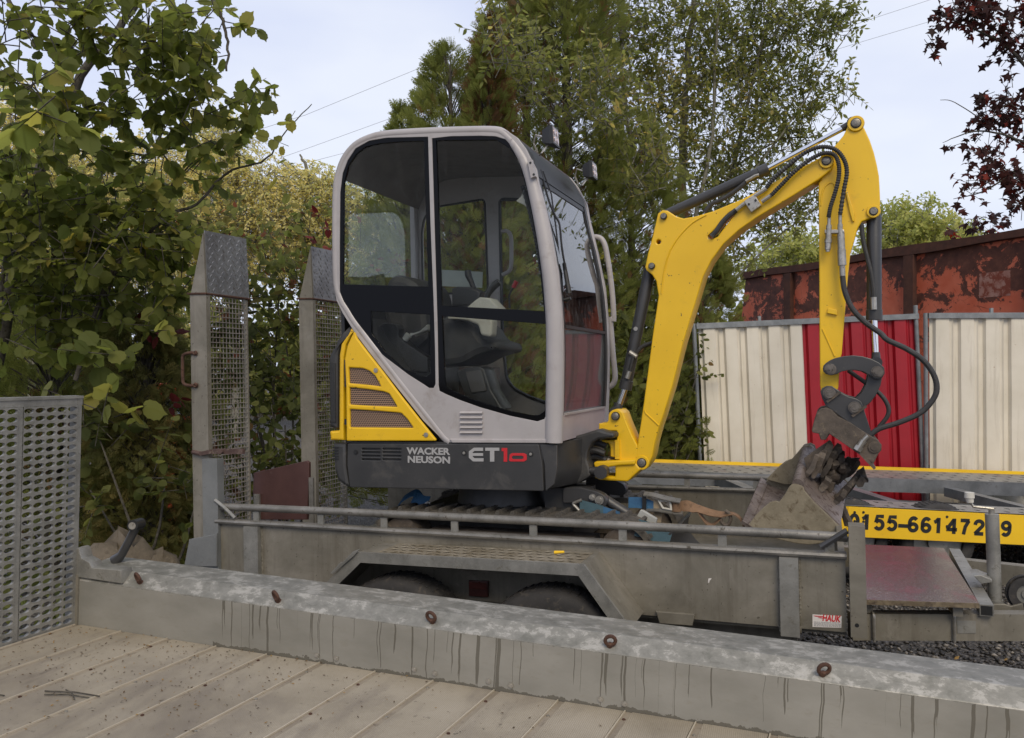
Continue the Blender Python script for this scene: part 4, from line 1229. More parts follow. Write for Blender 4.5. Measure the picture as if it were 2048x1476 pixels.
hg = [(-1.0753,1.6714),(-1.0598,1.6711),(-1.0628,1.5265),(-1.0782,1.5267),(-1.0803,1.3349),(-1.064,1.335),(-1.0661,1.2334),(-1.0824,1.2332)]
m = MB(); m.box(hg[0][0], hg[1][0], .392, .41, hg[2][1], hg[0][1]); m.box(hg[4][0], hg[5][0], .392, .41, hg[4][1] - .01, hg[4][1] + .02)
EX.part('door_hinge', m, BLACK, door)

# cab: side plates, tube frame, glazing
cs = EX.plate('cab_side', OUT, .405, .43, CABG, holes=[REARB, DOORB], bevel=.002)
TP = [(-0.4697,1.237),(-0.5064,1.2652),(-0.5799,1.3508),(-0.6626,1.4467),(-0.7804,1.5838),(-0.8919,1.7179),(-0.9703,1.8116),(-1.0231,1.8748)] + [(-1.0632,1.9342),(-1.1025,1.9954),(-1.1289,2.0887),(-1.1306,2.311),(-1.122,2.5813),(-1.1011,2.6821),(-1.0619,2.7589),(-0.9987,2.8163),(-0.9183,2.8443),(-0.8152,2.8532),(-0.6004,2.8401),(-0.3513,2.8172),(-0.1982,2.7984),(-0.1475,2.7771),(-0.1056,2.7346)]
m = MB()
pth = cr_spline([(x, .425, z) for x, z in TP], 4)
m.tube(pth, .0235, 14)
EX.part('frame_tube', m, CABG, cs)
AP = [(-0.1038,2.7331),(-0.0576,2.6607),(-0.0174,2.5697),(0.0165,2.443),(0.0495,2.2804),(0.0812,2.07),(0.0975,1.8616),(0.0991,1.6909),(0.0918,1.4571),(0.0822,1.2402)]
AR = [.0235, .028, .032, .036, .039, .042, .044, .045, .045, .044]
ap = cr_spline([(x, .425, z) for x, z in AP], 4)
m = MB(); m.tube(ap, list(np.interp(np.linspace(0, 9, len(ap)), range(10), AR)), 16)
EX.part('front_pillar', m, CABG, cs)
hgp = [(-0.0094,0.378,2.623),(0.0122,0.378,2.6228),(0.0312,0.378,2.5365),(0.008,0.378,2.5302)]
m = MB(); q0 = [(x, .372, z) for x, y, z in hgp]; q1 = [(x, .40, z) for x, y, z in hgp]
m.add(q0 + q1, [(0, 1, 2, 3), (7, 6, 5, 4), (0, 4, 5, 1), (1, 5, 6, 2), (2, 6, 7, 3), (3, 7, 4, 0)])
hp_ = EX.part('pillar_hinge', m, CABG, cs)
for (x, z) in [(0.0074,2.6035),(0.0239,2.5451)]:
    m = MB(); m.cyl((x, .374, z), (x, .3705, z), .006, 10); EX.part('hinge_bolt', m, INK, hp_)
rf_ = EX.plate('rear_window_frame', fillet(REARB, .004), .408, .424, BLACKGL, holes=[RU, RL], bevel=.001)
df_ = EX.plate('door_frame', DOORB, .407, .424, BLACKGL, holes=[DU, DL], bevel=.001)
for par, pane in ((rf_, RU), (rf_, RL), (df_, DU), (df_, DL)):
    EX.plate('window_pane', pane, .414, .418, GLASS, par, bevel=.0002)
lv_ = [(-0.4045,1.3829),(-0.2814,1.3827),(-0.405,1.3584),(-0.2819,1.3585),(-0.4055,1.3325),(-0.2824,1.3328),(-0.406,1.3087),(-0.2829,1.3093),(-0.4065,1.2828),(-0.2834,1.2837)]
for i in range(0, 10, 2):
    m = MB(); (xa, za), (xb_, zb_) = lv_[i], lv_[i + 1]
    m.add([(xa, .4035, za + .012), (xb_, .4035, zb_ + .012), (xb_, .391, zb_ + .002), (xa, .391, za + .002), (xa + .002, .4035, za - .004), (xb_ - .002, .4035, zb_ - .004)],
          [(0, 1, 2, 3), (3, 2, 5, 4), (0, 3, 4), (1, 5, 2)])
    EX.part('louvre', m, CABG, cs)
sill = [(-0.4659,1.254),(0.0636,1.2577),(0.0633,1.2392),(-0.4499,1.2348)]
EX.plate('cab_sill', sill, .395, .42, CABG, bevel=.004)
# far side of the cab
FA = [(-1.07, 2.10), (-1.07, 2.50), (-1.05, 2.59), (-.99, 2.65), (-.63, 2.67), (-.62, 2.09)]
FB = [(-.53, 2.66), (-.10, 2.61), (-.03, 2.35), (.02, 2.1), (.045, 1.75), (.035, 1.42), (-.25, 1.40), (-.36, 1.437), (-.462, 1.49), (-.507, 1.552), (-.53, 1.8)]
fs = EX.plate('cab_side', OUT, 1.325, 1.35, CABG, holes=[fillet(FA, .03), fillet(FB, .02)], bevel=.002)
m = MB(); m.tube([(x, 1.335, z) for x, y, z in pth], .0235, 10); EX.part('frame_tube', m, CABG, fs)
m = MB(); m.tube([(x, 1.325, z) for x, y, z in ap], list(np.interp(np.linspace(0, 9, len(ap)), range(10), AR)), 14); EX.part('front_pillar', m, CABG, fs)
for p_ in (FA, FB): EX.plate('window_pane', fillet(p_, .02), 1.336, 1.34, GLASS, fs, bevel=.0002)
def ring_seal(poly, w, y0, y1, name, mat, par):
    c = np.mean(np.array(poly), 0)
    pts = cr_spline([(x, (y0 + y1) / 2, z) for x, z in fillet(poly, .03, 4)], 1, True)
    m = MB(); m.tube(pts, w, 6, closed=True); EX.part(name, m, mat, par)
ring_seal(FB, .011, 1.318, 1.33, 'window_seal', BLACK, fs)
ring_seal(FA, .007, 1.318, 1.33, 'window_seal', BLACK, fs)
# roof and headliner follow the outline across the cab
i0, i1 = 9, 22
roof_pts = OUT[i0:i1 + 1]
ins = []
cxy = (-.6, 1.9)
for (x, z) in roof_pts:
    d = Vector((cxy[0] - x, cxy[1] - z)).normalized()
    ins.append((x, z, d))
m = MB()
rings = [[(x, .44, z), (x, 1.31, z), (x + d.x * .02, 1.31, z + d.y * .02), (x + d.x * .02, .44, z + d.y * .02)] for x, z, d in ins[1:-3]]
m.loft(rings); roof = EX.part('roof', m, CABG)
m = MB()
rings = [[(x + d.x * .022, .44, z + d.y * .022), (x + d.x * .022, 1.315, z + d.y * .022), (x + d.x * .05, 1.315, z + d.y * .05), (x + d.x * .05, .44, z + d.y * .05)] for x, z, d in ins[1:-2]]
m.loft(rings); EX.part('headliner', m, LINER, roof)
# front: profile of the windscreen as x of z
FPZ = [(-0.1269,2.7878),(-0.0721,2.7464),(-0.0288,2.687),(0.0237,2.5805),(0.0432,2.4635),(0.0846,2.289),(0.126,2.0723),(0.1419,1.8585),(0.1435,1.6892),(0.1337,1.4574),(0.1164,1.2302)]
fz = np.array([p[1] for p in FPZ])[::-1]; fx = np.array([p[0] for p in FPZ])[::-1]
def X(z): return float(np.interp(z, fz, fx))
def front_sheet(z0, z1, y0, y1, off, th, n=10):
    m = MB()
    m.loft([[(X(z) + off, y0, z), (X(z) + off, y1, z), (X(z) + off - th, y1, z), (X(z) + off - th, y0, z)] for z in np.linspace(z0, z1, n)])
    return m
ZV, ZW0, ZL1, ZL0, ZP0 = FPZ[3][1], FPZ[3][1] - .035, [(0.1355,1.808)][0][1], [(0.1268,1.3825)][0][1], 1.243
visor = EX.part('roof_visor', front_sheet(ZV - .03, FPZ[0][1] - .004, .45, 1.30, -.004, .025, 6), BLACK)
fw_ = EX.part('windscreen_frame', front_sheet(ZL0 - .012, ZV - .031, .452, .482, -.008, .03), BLACK)
EX.part('frame_side', front_sheet(ZL0 - .012, ZV - .031, 1.262, 1.305, -.004, .05), BLACK, fw_)
EX.part('frame_bar', front_sheet(ZV - .06, ZV - .0315, .4825, 1.2615, -.008, .03, 3), BLACK, fw_)
EX.part('frame_bar', front_sheet(ZL1 - .008, ZL1 + .008, .4825, 1.2615, -.006, .02, 3), BLACK, fw_)
EX.part('window_pane', front_sheet(ZL1 + .009, ZV - .0605, .483, 1.2612, -.012, .004, 12), WGLASS, fw_)
EX.part('window_pane', front_sheet(ZL0 + .001, ZL1 - .0085, .483, 1.2612, -.016, .004, 6), WGLASS2, fw_)
EX.part('front_panel', front_sheet(ZP0, ZL0 - .0125, .46, 1.30, -.004, .03, 6), PINKG)
m = front_sheet(ZL0 - .0123, ZL0 - .002, .483, 1.2612, .004, .03, 2)
EX.part('screen_ledge', m, CABG)
# rear wall and floor
zsill, zhead = RU[0][1] - .005, [(-1.0729,2.6682)][0][1]
m = MB(); m.box(-1.125, -1.105, .45, 1.32, 1.62, zsill); EX.part('rear_wall', m, BLACK)
m = MB(); m.box(-1.125, -1.095, 1.27, 1.322, zsill + .001, zhead - .01); EX.part('rear_pillar', m, CABG)
m = MB(); m.box(-1.128, -1.124, .45, 1.269, zsill + .001, zhead + .03); EX.part('rear_pane', m, RGLASS)
m = MB(); m.box(-.55, X(1.26) - .05, .45, 1.31, 1.238, 1.255)
m.box(-1.0, -.5, .60, 1.20, 1.30, 1.62)
EX.part('cab_floor', m, BLACK)
# seat and controls
EX.plate('seat_back', fillet([(-0.986,2.0841),(-0.9676,2.1291),(-0.9326,2.1484),(-0.8912,2.1471),(-0.8165,2.1262),(-0.7666,2.087),(-0.744,2.0405),(-0.7261,1.9312),(-0.709,1.7862),(-0.846,1.6815),(-0.9411,1.7329),(-1.0063,1.9438)], .03), .68, 1.08, SEATM, bevel=.04)
EX.plate('seat_cushion', fillet([(-0.7048,1.8332),(-0.6175,1.9012),(-0.5134,1.9026),(-0.4249,1.8461),(-0.382,1.7744),(-0.3009,1.7485),(-0.2955,1.7078),(-0.4092,1.6819),(-0.4995,1.6372),(-0.5969,1.6275),(-0.702,1.6418)], .03), .66, 1.08, SEATM, bevel=.04)
EX.plate('seat_bracket', fillet([(-0.9925,1.8404),(-0.9372,1.8713),(-0.8696,1.8656),(-0.8434,1.8348),(-0.8508,1.7994),(-0.8049,1.7563),(-0.6746,1.6759),(-0.6731,1.5937),(-0.7945,1.6138),(-0.8866,1.6932),(-0.9532,1.7549)], .012), .58, .66, BLACK)
EX.plate('arm_rest', fillet([(-0.5632,1.8953),(-0.4802,1.8906),(-0.3114,1.8759),(-0.2993,1.861),(-0.3058,1.7869),(-0.3165,1.7747),(-0.3691,1.7863),(-0.3835,1.8415),(-0.449,1.8672),(-0.5571,1.8804)], .014), .60, .68, GREYP, bevel=.012)
EX.plate('arm_rest', fillet([(-0.7945,1.8041),(-0.731,1.8226),(-0.6796,1.859),(-0.6803,1.8237),(-0.7612,1.8018)], .008), .60, .66, GREYP, bevel=.01)
ksm = [(-0.8178,0.6,1.7774),(-0.7939,0.6,1.8033)]
m = MB(); m.tube([ksm[0], ksm[1]], [.017, .021], 12); EX.part('tilt_knob', m, GREYP)
EX.plate('control_pod', [(-0.4476,1.9366),(-0.4029,1.9692),(-0.3712,1.9877),(-0.3154,1.9809),(-0.2612,1.9222),(-0.2798,1.9116),(-0.4477,1.9308)], .60, .72, GREYP, bevel=.008)
EX.plate('control_pod', [(-0.719,2.0921),(-0.6836,2.0998),(-0.5928,2.0915),(-0.5312,2.0595),(-0.5536,1.9779),(-0.7212,1.9858)], 1.0, 1.12, BLACK, bevel=.012)
for pth_, y_ in (([(-0.36,0.66,1.9788),(-0.3405,0.66,2.0155),(-0.3117,0.66,2.0486),(-0.2802,0.66,2.0699)], .66), ([(-0.6007,1.06,2.0865),(-0.6173,1.06,2.1291),(-0.634,1.06,2.1686),(-0.6369,1.06,2.1976)], 1.06)):
    m = MB(); m.tube(cr_spline(pth_, 4), list(np.interp(np.linspace(0, 3, 13), (0, 1, 2, 3), (.015, .0165, .021, .019))), 12)
    jb = EX.part('joystick', m, BLACK)
    m = MB(); p = pth_[0]; m.tube([(p[0] - .004, p[1], p[2] - .03), (p[0] - .002, p[1], p[2] - .012), p], [.042, .036, .016], 14)
    EX.part('gaiter', m, RUBBER, jb)
rl = [(-0.3924,1.1,1.9642),(-0.3943,1.1,2.0374),(-0.3836,1.1,2.0623),(-0.3675,1.1,2.0836),(-0.3464,1.1,2.1205)]
m = MB(); m.tube(rl[:4], .006, 8); rv = EX.part('safety_lever', m, BLACK)
m = MB(); m.tube([rl[3], rl[4]], .0135, 10); EX.part('lever_grip', m, REDLEV, rv)
con = EX.plate('console', fillet([(-0.5029,1.5964),(-0.4553,1.6127),(-0.371,1.6223),(-0.3404,1.6075),(-0.3028,1.4962),(-0.2379,1.3941),(-0.3658,1.4201),(-0.4461,1.452),(-0.476,1.5212)], .01), .57, .72, BLACK, bevel=.008)
EX.plate('console_lid', fillet([(-0.4453,1.5942),(-0.3521,1.6037),(-0.3255,1.4922),(-0.4121,1.4829)], .01), .562, .5695, worn('console_lid_plastic', (.03, .028, .027), (.045, .042, .04), .4), con)
EX.plate('pedal_plate', [(-0.5698,1.5742),(-0.5505,1.5768),(-0.4893,1.4452),(-0.521,1.4512),(-0.5845,1.4868)], .6, .8, BLACK)
EX.plate('notice_board', [(-0.928,2.2451),(-0.6373,2.2134),(-0.6415,2.1143),(-0.9301,2.1426)], 1.285, 1.291, worn('frosted_board', (.33, .36, .32), (.4, .43, .39), .5), bevel=.001)
gh = [(-0.502,1.27,2.4491),(-0.4666,1.27,2.4499),(-0.4451,1.27,2.4268),(-0.4384,1.27,2.3817),(-0.442,1.27,2.2483),(-0.4572,1.27,2.2048),(-0.5007,1.27,2.1851)]
m = MB(); m.tube(cr_spline(gh, 5), .0125, 10); EX.part('grab_handle', m, CABG)
EX.plate('notice_plate', [(-1.0597,2.9379),(-1.0011,2.9296),(-1.0017,2.8014),(-1.0572,2.807)], 1.238, 1.244, GREYP, bevel=.001)
EX.plate('wiper_motor_bracket', fillet([(-1.0062,2.9812),(-0.9344,2.9727),(-0.931,2.8976),(-0.9511,2.8735),(-0.9855,2.8791),(-0.99,2.9043),(-1.0015,2.9232)], .01), .99, 1.02, GREYP, holes=[[(x + .012 * math.cos(k * .785), z + .012 * math.sin(k * .785)) for k in range(8)] for x, z in [(-0.9603,2.908)]])
EX.plate('mirror_plate', fillet([(-0.1182,2.453),(-0.0909,2.4742),(-0.0662,2.5273),(-0.0423,2.3957),(-0.0737,2.4281)], .004), .498, .504, GREYP)
hg2 = [(-0.0796,0.5,2.5249),(-0.0324,0.5,2.3432),(-0.0043,0.5,2.1938),(0.0091,0.5,2.0901)]
m = MB()
pp = cr_spline(hg2, 16)
m.tube(pp, [.010 if i % 2 else .0135 for i in range(len(pp))], 8); EX.part('ribbed_hose', m, HOSE)
# lamps on the roof edge
for (px_, y_) in (([(0.0558,0.55,2.7676)][0], .55), ([(0.0821,1.2,2.7394)][0], 1.2)):
    m = MB()
    x, y, z = px_
    m.loft([[(x - .035, y - .03, z - .028), (x - .035, y + .03, z - .028), (x - .035, y + .03, z + .034), (x - .035, y - .03, z + .034)],
            [(x + .01, y - .05, z - .044), (x + .01, y + .05, z - .044), (x + .01, y + .05, z + .05), (x + .01, y - .05, z + .05)],
            [(x + .03, y - .05, z - .044), (x + .03, y + .05, z - .044), (x + .024, y + .05, z + .05), (x + .024, y - .05, z + .05)]])
    lp = EX.part('work_lamp', m, BLACK, smooth=20)
    m = MB()
    m.add([(x + .0315, y - .043, z - .037), (x + .0315, y + .043, z - .037), (x + .0262, y + .043, z + .043), (x + .0262, y - .043, z + .043), (x + .02, y - .043, z - .037), (x + .02, y + .043, z - .037), (x + .02, y + .043, z + .043), (x + .02, y - .043, z + .043)],
          [(0, 1, 2, 3), (0, 4, 5, 1), (1, 5, 6, 2), (2, 6, 7, 3), (3, 7, 4, 0)])
    lens = EX.part('lens', m, worn('lamp_lens', (.2, .17, .165), (.32, .27, .26), .15, .2, 30), lp)
    m = MB()
    for i in range(2):
        for j in range(2):
            m.cyl((x + .0225, y - .02 + .04 * i, z - .016 + .036 * j), (x + .0335 - .0025 * j, y - .02 + .04 * i, z - .016 + .036 * j), .014, 12)
    EX.part('led', m, REFL, lens)
    m = MB(); m.bar((x - .02, y, z - .04), (x - .05, y - .02, z - .085), .05, .006); m.tube([(x - .03, y, z + .0), (x - .075, y - .01, z + .02), (x - .09, y, z - .02), (x - .07, y, z - .07)], .005, 6)
    EX.part('lamp_bracket', m, ZINC, lp)
wp = [(0.0086,0.52,2.6022),(0.0291,0.52,2.5213),(0.0548,0.52,2.4289),(0.0847,0.52,2.359),(0.1034,0.52,2.3201),(0.1128,0.52,2.2078),(0.1298,0.52,2.0951)]
m = MB(); m.tube(cr_spline(wp, 3), .0055, 6)
m.tube([(x + .012, y, z) for x, y, z in [(0.0041,0.54,2.5996),(0.0453,0.54,2.4787),(0.0655,0.54,2.3116),(0.0851,0.54,2.1152)]], .004, 6)
wi = EX.part('wiper', m, BLACK)
wb = [(0.1196,0.53,2.1267),(0.1437,0.53,1.9728),(0.108,0.53,1.9374),(0.1509,0.53,1.9501)]
m = MB(); m.tube([wb[0], wb[1]], [.010, .0135], 8); m.tube([wb[2], wb[3]], .0085, 8); EX.part('wiper_arm', m, BLACK, wi)
hr_ = [(0.022,1.365,2.3808),(0.0479,1.365,2.3868),(0.0798,1.365,2.3826),(0.1041,1.365,2.3656),(0.1215,1.365,2.3244),(0.1329,1.365,2.2616),(0.1486,1.365,2.1455),(0.1603,1.365,2.0123),(0.1631,1.365,1.8798)] + [(0.144,1.365,1.9042),(0.1495,1.365,1.7896),(0.1565,1.365,1.675),(0.1652,1.365,1.5682),(0.1612,1.365,1.5264),(0.1428,1.365,1.5),(0.1112,1.365,1.4851),(0.0679,1.365,1.4818)]
m = MB(); m.tube(cr_spline(hr_, 4), .0165, 12); EX.part('hand_rail', m, CABG)

# swing post and nose
nose = [(-0.0073,1.1969),(0.0756,1.2393),(0.2302,1.2861),(0.2742,1.2728),(0.3156,1.2676),(0.316,1.2415),(0.2315,1.2353),(0.196,1.2131),(0.1764,1.1765),(0.1707,1.1262),(0.1827,1.0923),(0.1903,1.0493),(0.1184,1.0017),(0.0417,0.988),(-0.0116,0.9864)]
EX.plate('body_nose', fillet(nose, .012), .70, 1.05, STEELD, bevel=.012)
hb_ = [(0.1538,0.8,1.1548),(0.2092,0.8,1.1742),(0.2704,0.8,1.1567)]
m = MB()
for dz in (0, -.03, .03, -.055):
    m.tube(cr_spline([(x - .02, .76 + abs(dz), z + dz * 1.2) for x, y, z in hb_], 4), .016, 8)
EX.part('hose_bundle', m, HOSE)
kp = [(0.2629,1.3619),(0.2821,1.3789),(0.3057,1.3861),(0.3243,1.3833),(0.3416,1.3664),(0.3601,1.3139),(0.3865,1.2503),(0.4152,1.1916),(0.4136,1.1145),(0.3187,1.1099),(0.2935,1.1328),(0.2687,1.1369),(0.2688,1.1874),(0.2598,1.2071),(0.2196,1.2066),(0.2199,1.2232),(0.3042,1.2241),(0.3061,1.2717),(0.2091,1.272),(0.2099,1.3108),(0.2501,1.3109),(0.2612,1.3251)]
KP = EX.plate('swing_post', fillet(kp, .006), .80, .95, YELLOW, bevel=.006)
EX.plate('post_cheek', fillet([(0.3041,1.3751),(0.3112,1.3703),(0.3289,1.3361),(0.3706,1.2131),(0.3622,1.2011),(0.3186,1.3052)], .004), .955, .985, YELLOW, KP)
EX.plate('post_tongue', fillet([(0.1864,1.1067),(0.2017,1.1152),(0.2724,1.1184),(0.4068,1.1273),(0.4062,1.1007),(0.3232,1.0957),(0.2482,1.0814),(0.1925,1.081)], .008), .765, .985, YELLOW, KP, bevel=.008)
EX.plate('post_foot', fillet([(0.2976,1.0938),(0.4064,1.1097),(0.4331,1.0764),(0.3865,1.0347),(0.3631,1.0114),(0.2091,1.0153),(0.1868,1.0331),(0.2964,1.0359)], .008), .78, .97, YELLOW, KP, bevel=.008)
wl_ = [(0.3094,0.79,1.2246),(0.3074,0.79,1.1262)]
m = MB(); m.box(wl_[0][0] - .012, wl_[0][0] + .012, .785, .80, wl_[1][2], wl_[0][2]); EX.part('rib', m, YELLOW, KP)
m = MB(); p = [(0.2293,0.8,1.1145)][0]; m.cyl((p[0], .86, p[2] - .01), (p[0], .86, p[2] + .012), .05, 18); EX.part('post_pin', m, ZINC, KP)
sr = [(0.0187,0.72,1.0645),(0.0388,0.72,1.0673),(0.1814,0.72,1.0714),(0.1892,0.72,1.07),(0.2435,0.72,1.066)]
m = MB(); m.tube([sr[1], sr[2]], .0145, 12); rod = EX.part('slew_rod', m, CHROME)
m = MB(); m.tube([sr[2], sr[3]], .021, 12); m.tube([sr[3], sr[4]], [.022, .026], 12); m.cyl((sr[4][0], .69, sr[4][2]), (sr[4][0], .75, sr[4][2]), .034, 16)
EX.part('rod_eye', m, DARK2, rod)

GREASE = simple('black_grease', (.012, .01, .008), .35)
PINM = worn('worn_pin', (.14, .13, .11), (.26, .24, .21), .4, .6, 60, (.03, .025, .02), 60, .55, .7)
def pin(p, y0, y1, r, par, mat=DARK2, nut=False, boss=YELLOW):
    m = MB(); x, z = p
    if boss is not None:
        mb = MB(); mb.tube([(x, y0 - .004, z), (x, y0 - .012, z)], [r * 1.75, r * 1.6], 22); EX.part('pin_boss', mb, boss, par)
    m.cyl((x, y0 - .0135, z), (x, y1, z), r * 1.12, 18)
    g_ = EX.part('pin', m, GREASE, par)
    m = MB(); m.tube([(x, y0 - .0134, z), (x, y0 - .02, z), (x, y0 - .0215, z)], [r * .92, r * .92, r * .8], 18); m.cyl((x, y0 - .0215, z), (x, y0 - .023, z), r * .3, 10)
    return EX.part('pin_head', m, PINM, g_)
pk = [(0.303,1.349)][0]
pin(pk, .80, .985, .020, KP, ZINC, boss=None)

# boom
BO = [(0.3988,1.1036),(0.4049,1.1476),(0.4141,1.2123),(0.4316,1.3027),(0.4524,1.4315),(0.4775,1.5932),(0.506,1.7772),(0.5382,1.9662),(0.5324,1.9991),(0.5269,2.0404),(0.5069,2.0737),(0.478,2.0986),(0.4716,2.1157),(0.4886,2.1893),(0.508,2.2521),(0.5331,2.3451),(0.5431,2.3853),(0.566,2.4012),(0.5929,2.3962),(0.6369,2.3631),(0.6721,2.3494),(0.7329,2.3548),(0.821,2.3735),(0.9668,2.4223),(1.0754,2.4719),(1.1831,2.5209),(1.3206,2.5832),(1.3364,2.591),(1.3632,2.5928),(1.3829,2.5763),(1.3867,2.5458),(1.3742,2.5224),(1.3185,2.4816),(1.197,2.4128),(1.0315,2.3253),(0.9458,2.2708),(0.8691,2.2072),(0.8072,2.1279),(0.7663,2.0515),(0.724,1.9205),(0.6575,1.7186),(0.6001,1.5041),(0.5459,1.3414),(0.527,1.2913),(0.5021,1.2056),(0.4897,1.1421),(0.473,1.1051),(0.4495,1.0738),(0.4166,1.0782)]
slot = [(0.7909,2.2526),(0.8102,2.267),(0.8295,2.2848),(0.8585,2.3176),(0.8977,2.3581),(0.932,2.3726),(0.9299,2.3553),(0.8968,2.3144),(0.8619,2.2734),(0.8399,2.2444),(0.8095,2.2335),(0.794,2.2391)]
bh = [(x + .012 * math.cos(k * .785), z + .012 * math.sin(k * .785)) for x, z in [(0.5438,2.2403)] for k in range(8)]
BOOM = EX.plate('boom', BO, .80, .95, YELLOW, holes=[slot, bh], bevel=.006)
sd = [(0.7863,0.798,2.3569),(0.7248,0.798,2.3285),(0.6711,0.798,2.2839),(0.6256,0.798,2.2293),(0.5931,0.798,2.1689),(0.5689,0.798,2.0806),(0.5532,0.798,1.9735)]
m = MB(); m.tube([(x, .799, z) for x, y, z in cr_spline(sd, 4)], .0045, 6)
sd2 = [(0.454,0.798,1.3794),(0.4605,0.798,1.3635),(0.5273,0.798,1.3004)]
m2_ = m; m = MB()
m.tube([(x, .799, z) for x, y, z in sd2], .004, 6)
EX.part('weld_seam', m2_, YELLOW, BOOM); EX.part('weld_seam', m, YELLOW, BOOM)
for reg, r_, boss in (([(0.4364,1.1095)][0], .022, YELLOW), ([(1.3531,2.5632)][0], .020, YELLOW), ([(0.5744,2.3668)][0], .015, None), ([(0.508,2.1178)][0], .015, None)):
    pin(reg, .80, .96, r_, BOOM, DARK2, boss=boss)
# dipper arm
DI = [(1.3158,2.4712),(1.3426,2.5109),(1.3608,2.5763),(1.3796,2.6223),(1.3925,2.641),(1.4321,2.6868),(1.4482,2.7195),(1.4644,2.7544),(1.4843,2.7602),(1.5074,2.7453),(1.5248,2.7076),(1.5475,2.6479),(1.5636,2.5893),(1.5753,2.529),(1.5829,2.4763),(1.5849,2.4196),(1.5859,2.3629),(1.5851,2.3206),(1.5704,2.2877),(1.54,2.2804),(1.5049,2.2685),(1.4855,2.2368),(1.4689,2.1787),(1.4515,2.1216),(1.4383,2.0141),(1.4237,1.8629),(1.4035,1.6457),(1.3947,1.618),(1.3847,1.4836),(1.369,1.4479),(1.3352,1.4362),(1.3086,1.4532),(1.3027,1.4942),(1.3049,1.7134),(1.3124,2.1905)]
DIP = EX.plate('dipper_arm', DI, .83, .945, YELLOW, bevel=.006)
m = MB()
m.tube([(x, .829, z) for x, y, z in cr_spline([(1.3236,0.829,2.3598),(1.3329,0.829,2.4269),(1.3534,0.829,2.4588),(1.3772,0.829,2.4666),(1.3901,0.829,2.4467)], 4)], .004, 6)
EX.part('weld_seam', m, YELLOW, DIP)
m = MB(); m.tube([(x, .829, z) for x, y, z in [(1.3194,0.829,1.7661),(1.372,0.829,1.6333)]], .004, 6)
EX.part('weld_seam', m, YELLOW, DIP)
EX.plate('stiffener', [(1.4348,2.4162),(1.4441,2.4153),(1.4714,2.3122),(1.4721,2.2703),(1.4629,2.271),(1.4521,2.3139)], .818, .829, YELLOW, DIP)
EX.plate('hose_tab', [(1.3467,1.8642),(1.3858,1.854),(1.3853,1.8288),(1.3407,1.8409)], .815, .829, YELLOW, DIP)
for p, r_, b in (([(1.4876,2.7344)][0], .022, YELLOW), ([(1.5555,2.3105)][0], .018, YELLOW)):
    pin(p, .83, .96, r_, DIP, DARK2, boss=b)
# rams
def ram(a, b, r, c, rr, name, fork=None):
    m = MB()
    a, b, c = Vector(a), Vector(b), Vector(c)
    d = (b - a).normalized()
    m.tube([a, a + d * .012, b - d * .05, b - d * .048, b], [r * .9, r, r, r * 1.1, r * 1.1], 20)
    o = EX.part(name, m, DARK2)
    m = MB(); m.tube([b - d * .01, c], rr, 14); EX.part('ram_rod', m, CHROME, o)
    m = MB(); m.cyl(c - Vector((0, .035, 0)), c + Vector((0, .035, 0)), rr * 2.0, 16); m.tube([c - d * .05, c - d * .015], [rr * 1.3, rr * 1.6], 12); EX.part('rod_eye', m, DARK2, o)
    return o
rm1 = [(0.4834,0.875,2.1201),(0.337,0.875,1.4861),(0.2894,0.875,1.3638)]
r1 = ram(rm1[0], rm1[1], .031, rm1[2], .0165, 'boom_ram')
ft = [(0.4075,0.84,1.8017),(0.373,0.84,1.6817),(0.41,0.84,1.6572),(0.371,0.84,1.5808),(0.3565,0.84,1.544)]
m = MB(); m.cyl((ft[0][0], .855, ft[0][2]), (ft[0][0], .838, ft[0][2]), .011, 12); m.tube([ft[1], ft[2]], .012, 10); m.tube([ft[3], ft[4]], .013, 10); EX.part('fitting', m, ZINC, r1)
m = MB(); m.tube(cr_spline([(0.3966,0.84,1.6677),(0.382,0.84,1.6209),(0.371,0.84,1.5808)] , 3), .0095, 8)
m.tube(cr_spline([(0.3991,0.86,1.6679),(0.4339,0.86,1.7074),(0.4884,0.86,1.7258),(0.5288,0.86,1.7312)], 4), .0105, 8); EX.part('ram_hose', m, HOSE, r1)
rm2 = [(0.5794,0.875,2.392),(1.0833,0.875,2.5761),(1.4725,0.875,2.7491)]
r2 = ram(rm2[0], rm2[1], .027, rm2[2], .0125, 'arm_ram')
f2 = [(0.9777,0.84,2.5145),(1.0245,0.84,2.5377),(1.0414,0.84,2.5403)]
m = MB(); m.tube(f2, .0085, 8); EX.part('fitting', m, ZINC, r2)
m = MB(); m.tube(cr_spline([(0.9768,0.85,2.5114),(0.9205,0.85,2.4711),(0.8508,0.85,2.4334),(0.807,0.85,2.4196),(0.7711,0.85,2.3781)], 4), .012, 8); EX.part('ram_hose', m, HOSE, r2)
rm3 = [(1.5602,0.885,2.3066),(1.5514,0.885,1.8019),(1.552,0.885,1.6757)]
rb3 = [(1.5549,0.885,1.599)][0]
r3 = ram(rm3[0], rm3[1], .0335, (rb3[0], .885, rb3[2]), .0135, 'bucket_ram')
m = MB(); m.tube(cr_spline([(1.502,0.845,2.2627),(1.5082,0.845,2.1868),(1.522,0.845,2.1104),(1.5394,0.845,2.0256),(1.548,0.845,1.9583),(1.5501,0.845,1.9082)], 4), .0105, 8); EX.part('ram_hose', m, HOSE, r3)
m = MB(); q = [(1.5485,0.845,1.9083),(1.5489,0.845,1.8499)]
m.tube([q[0], q[0], q[1], q[1]], [.010, .0135, .0135, .010], 8); EX.part('fitting', m, ZINC, r3)
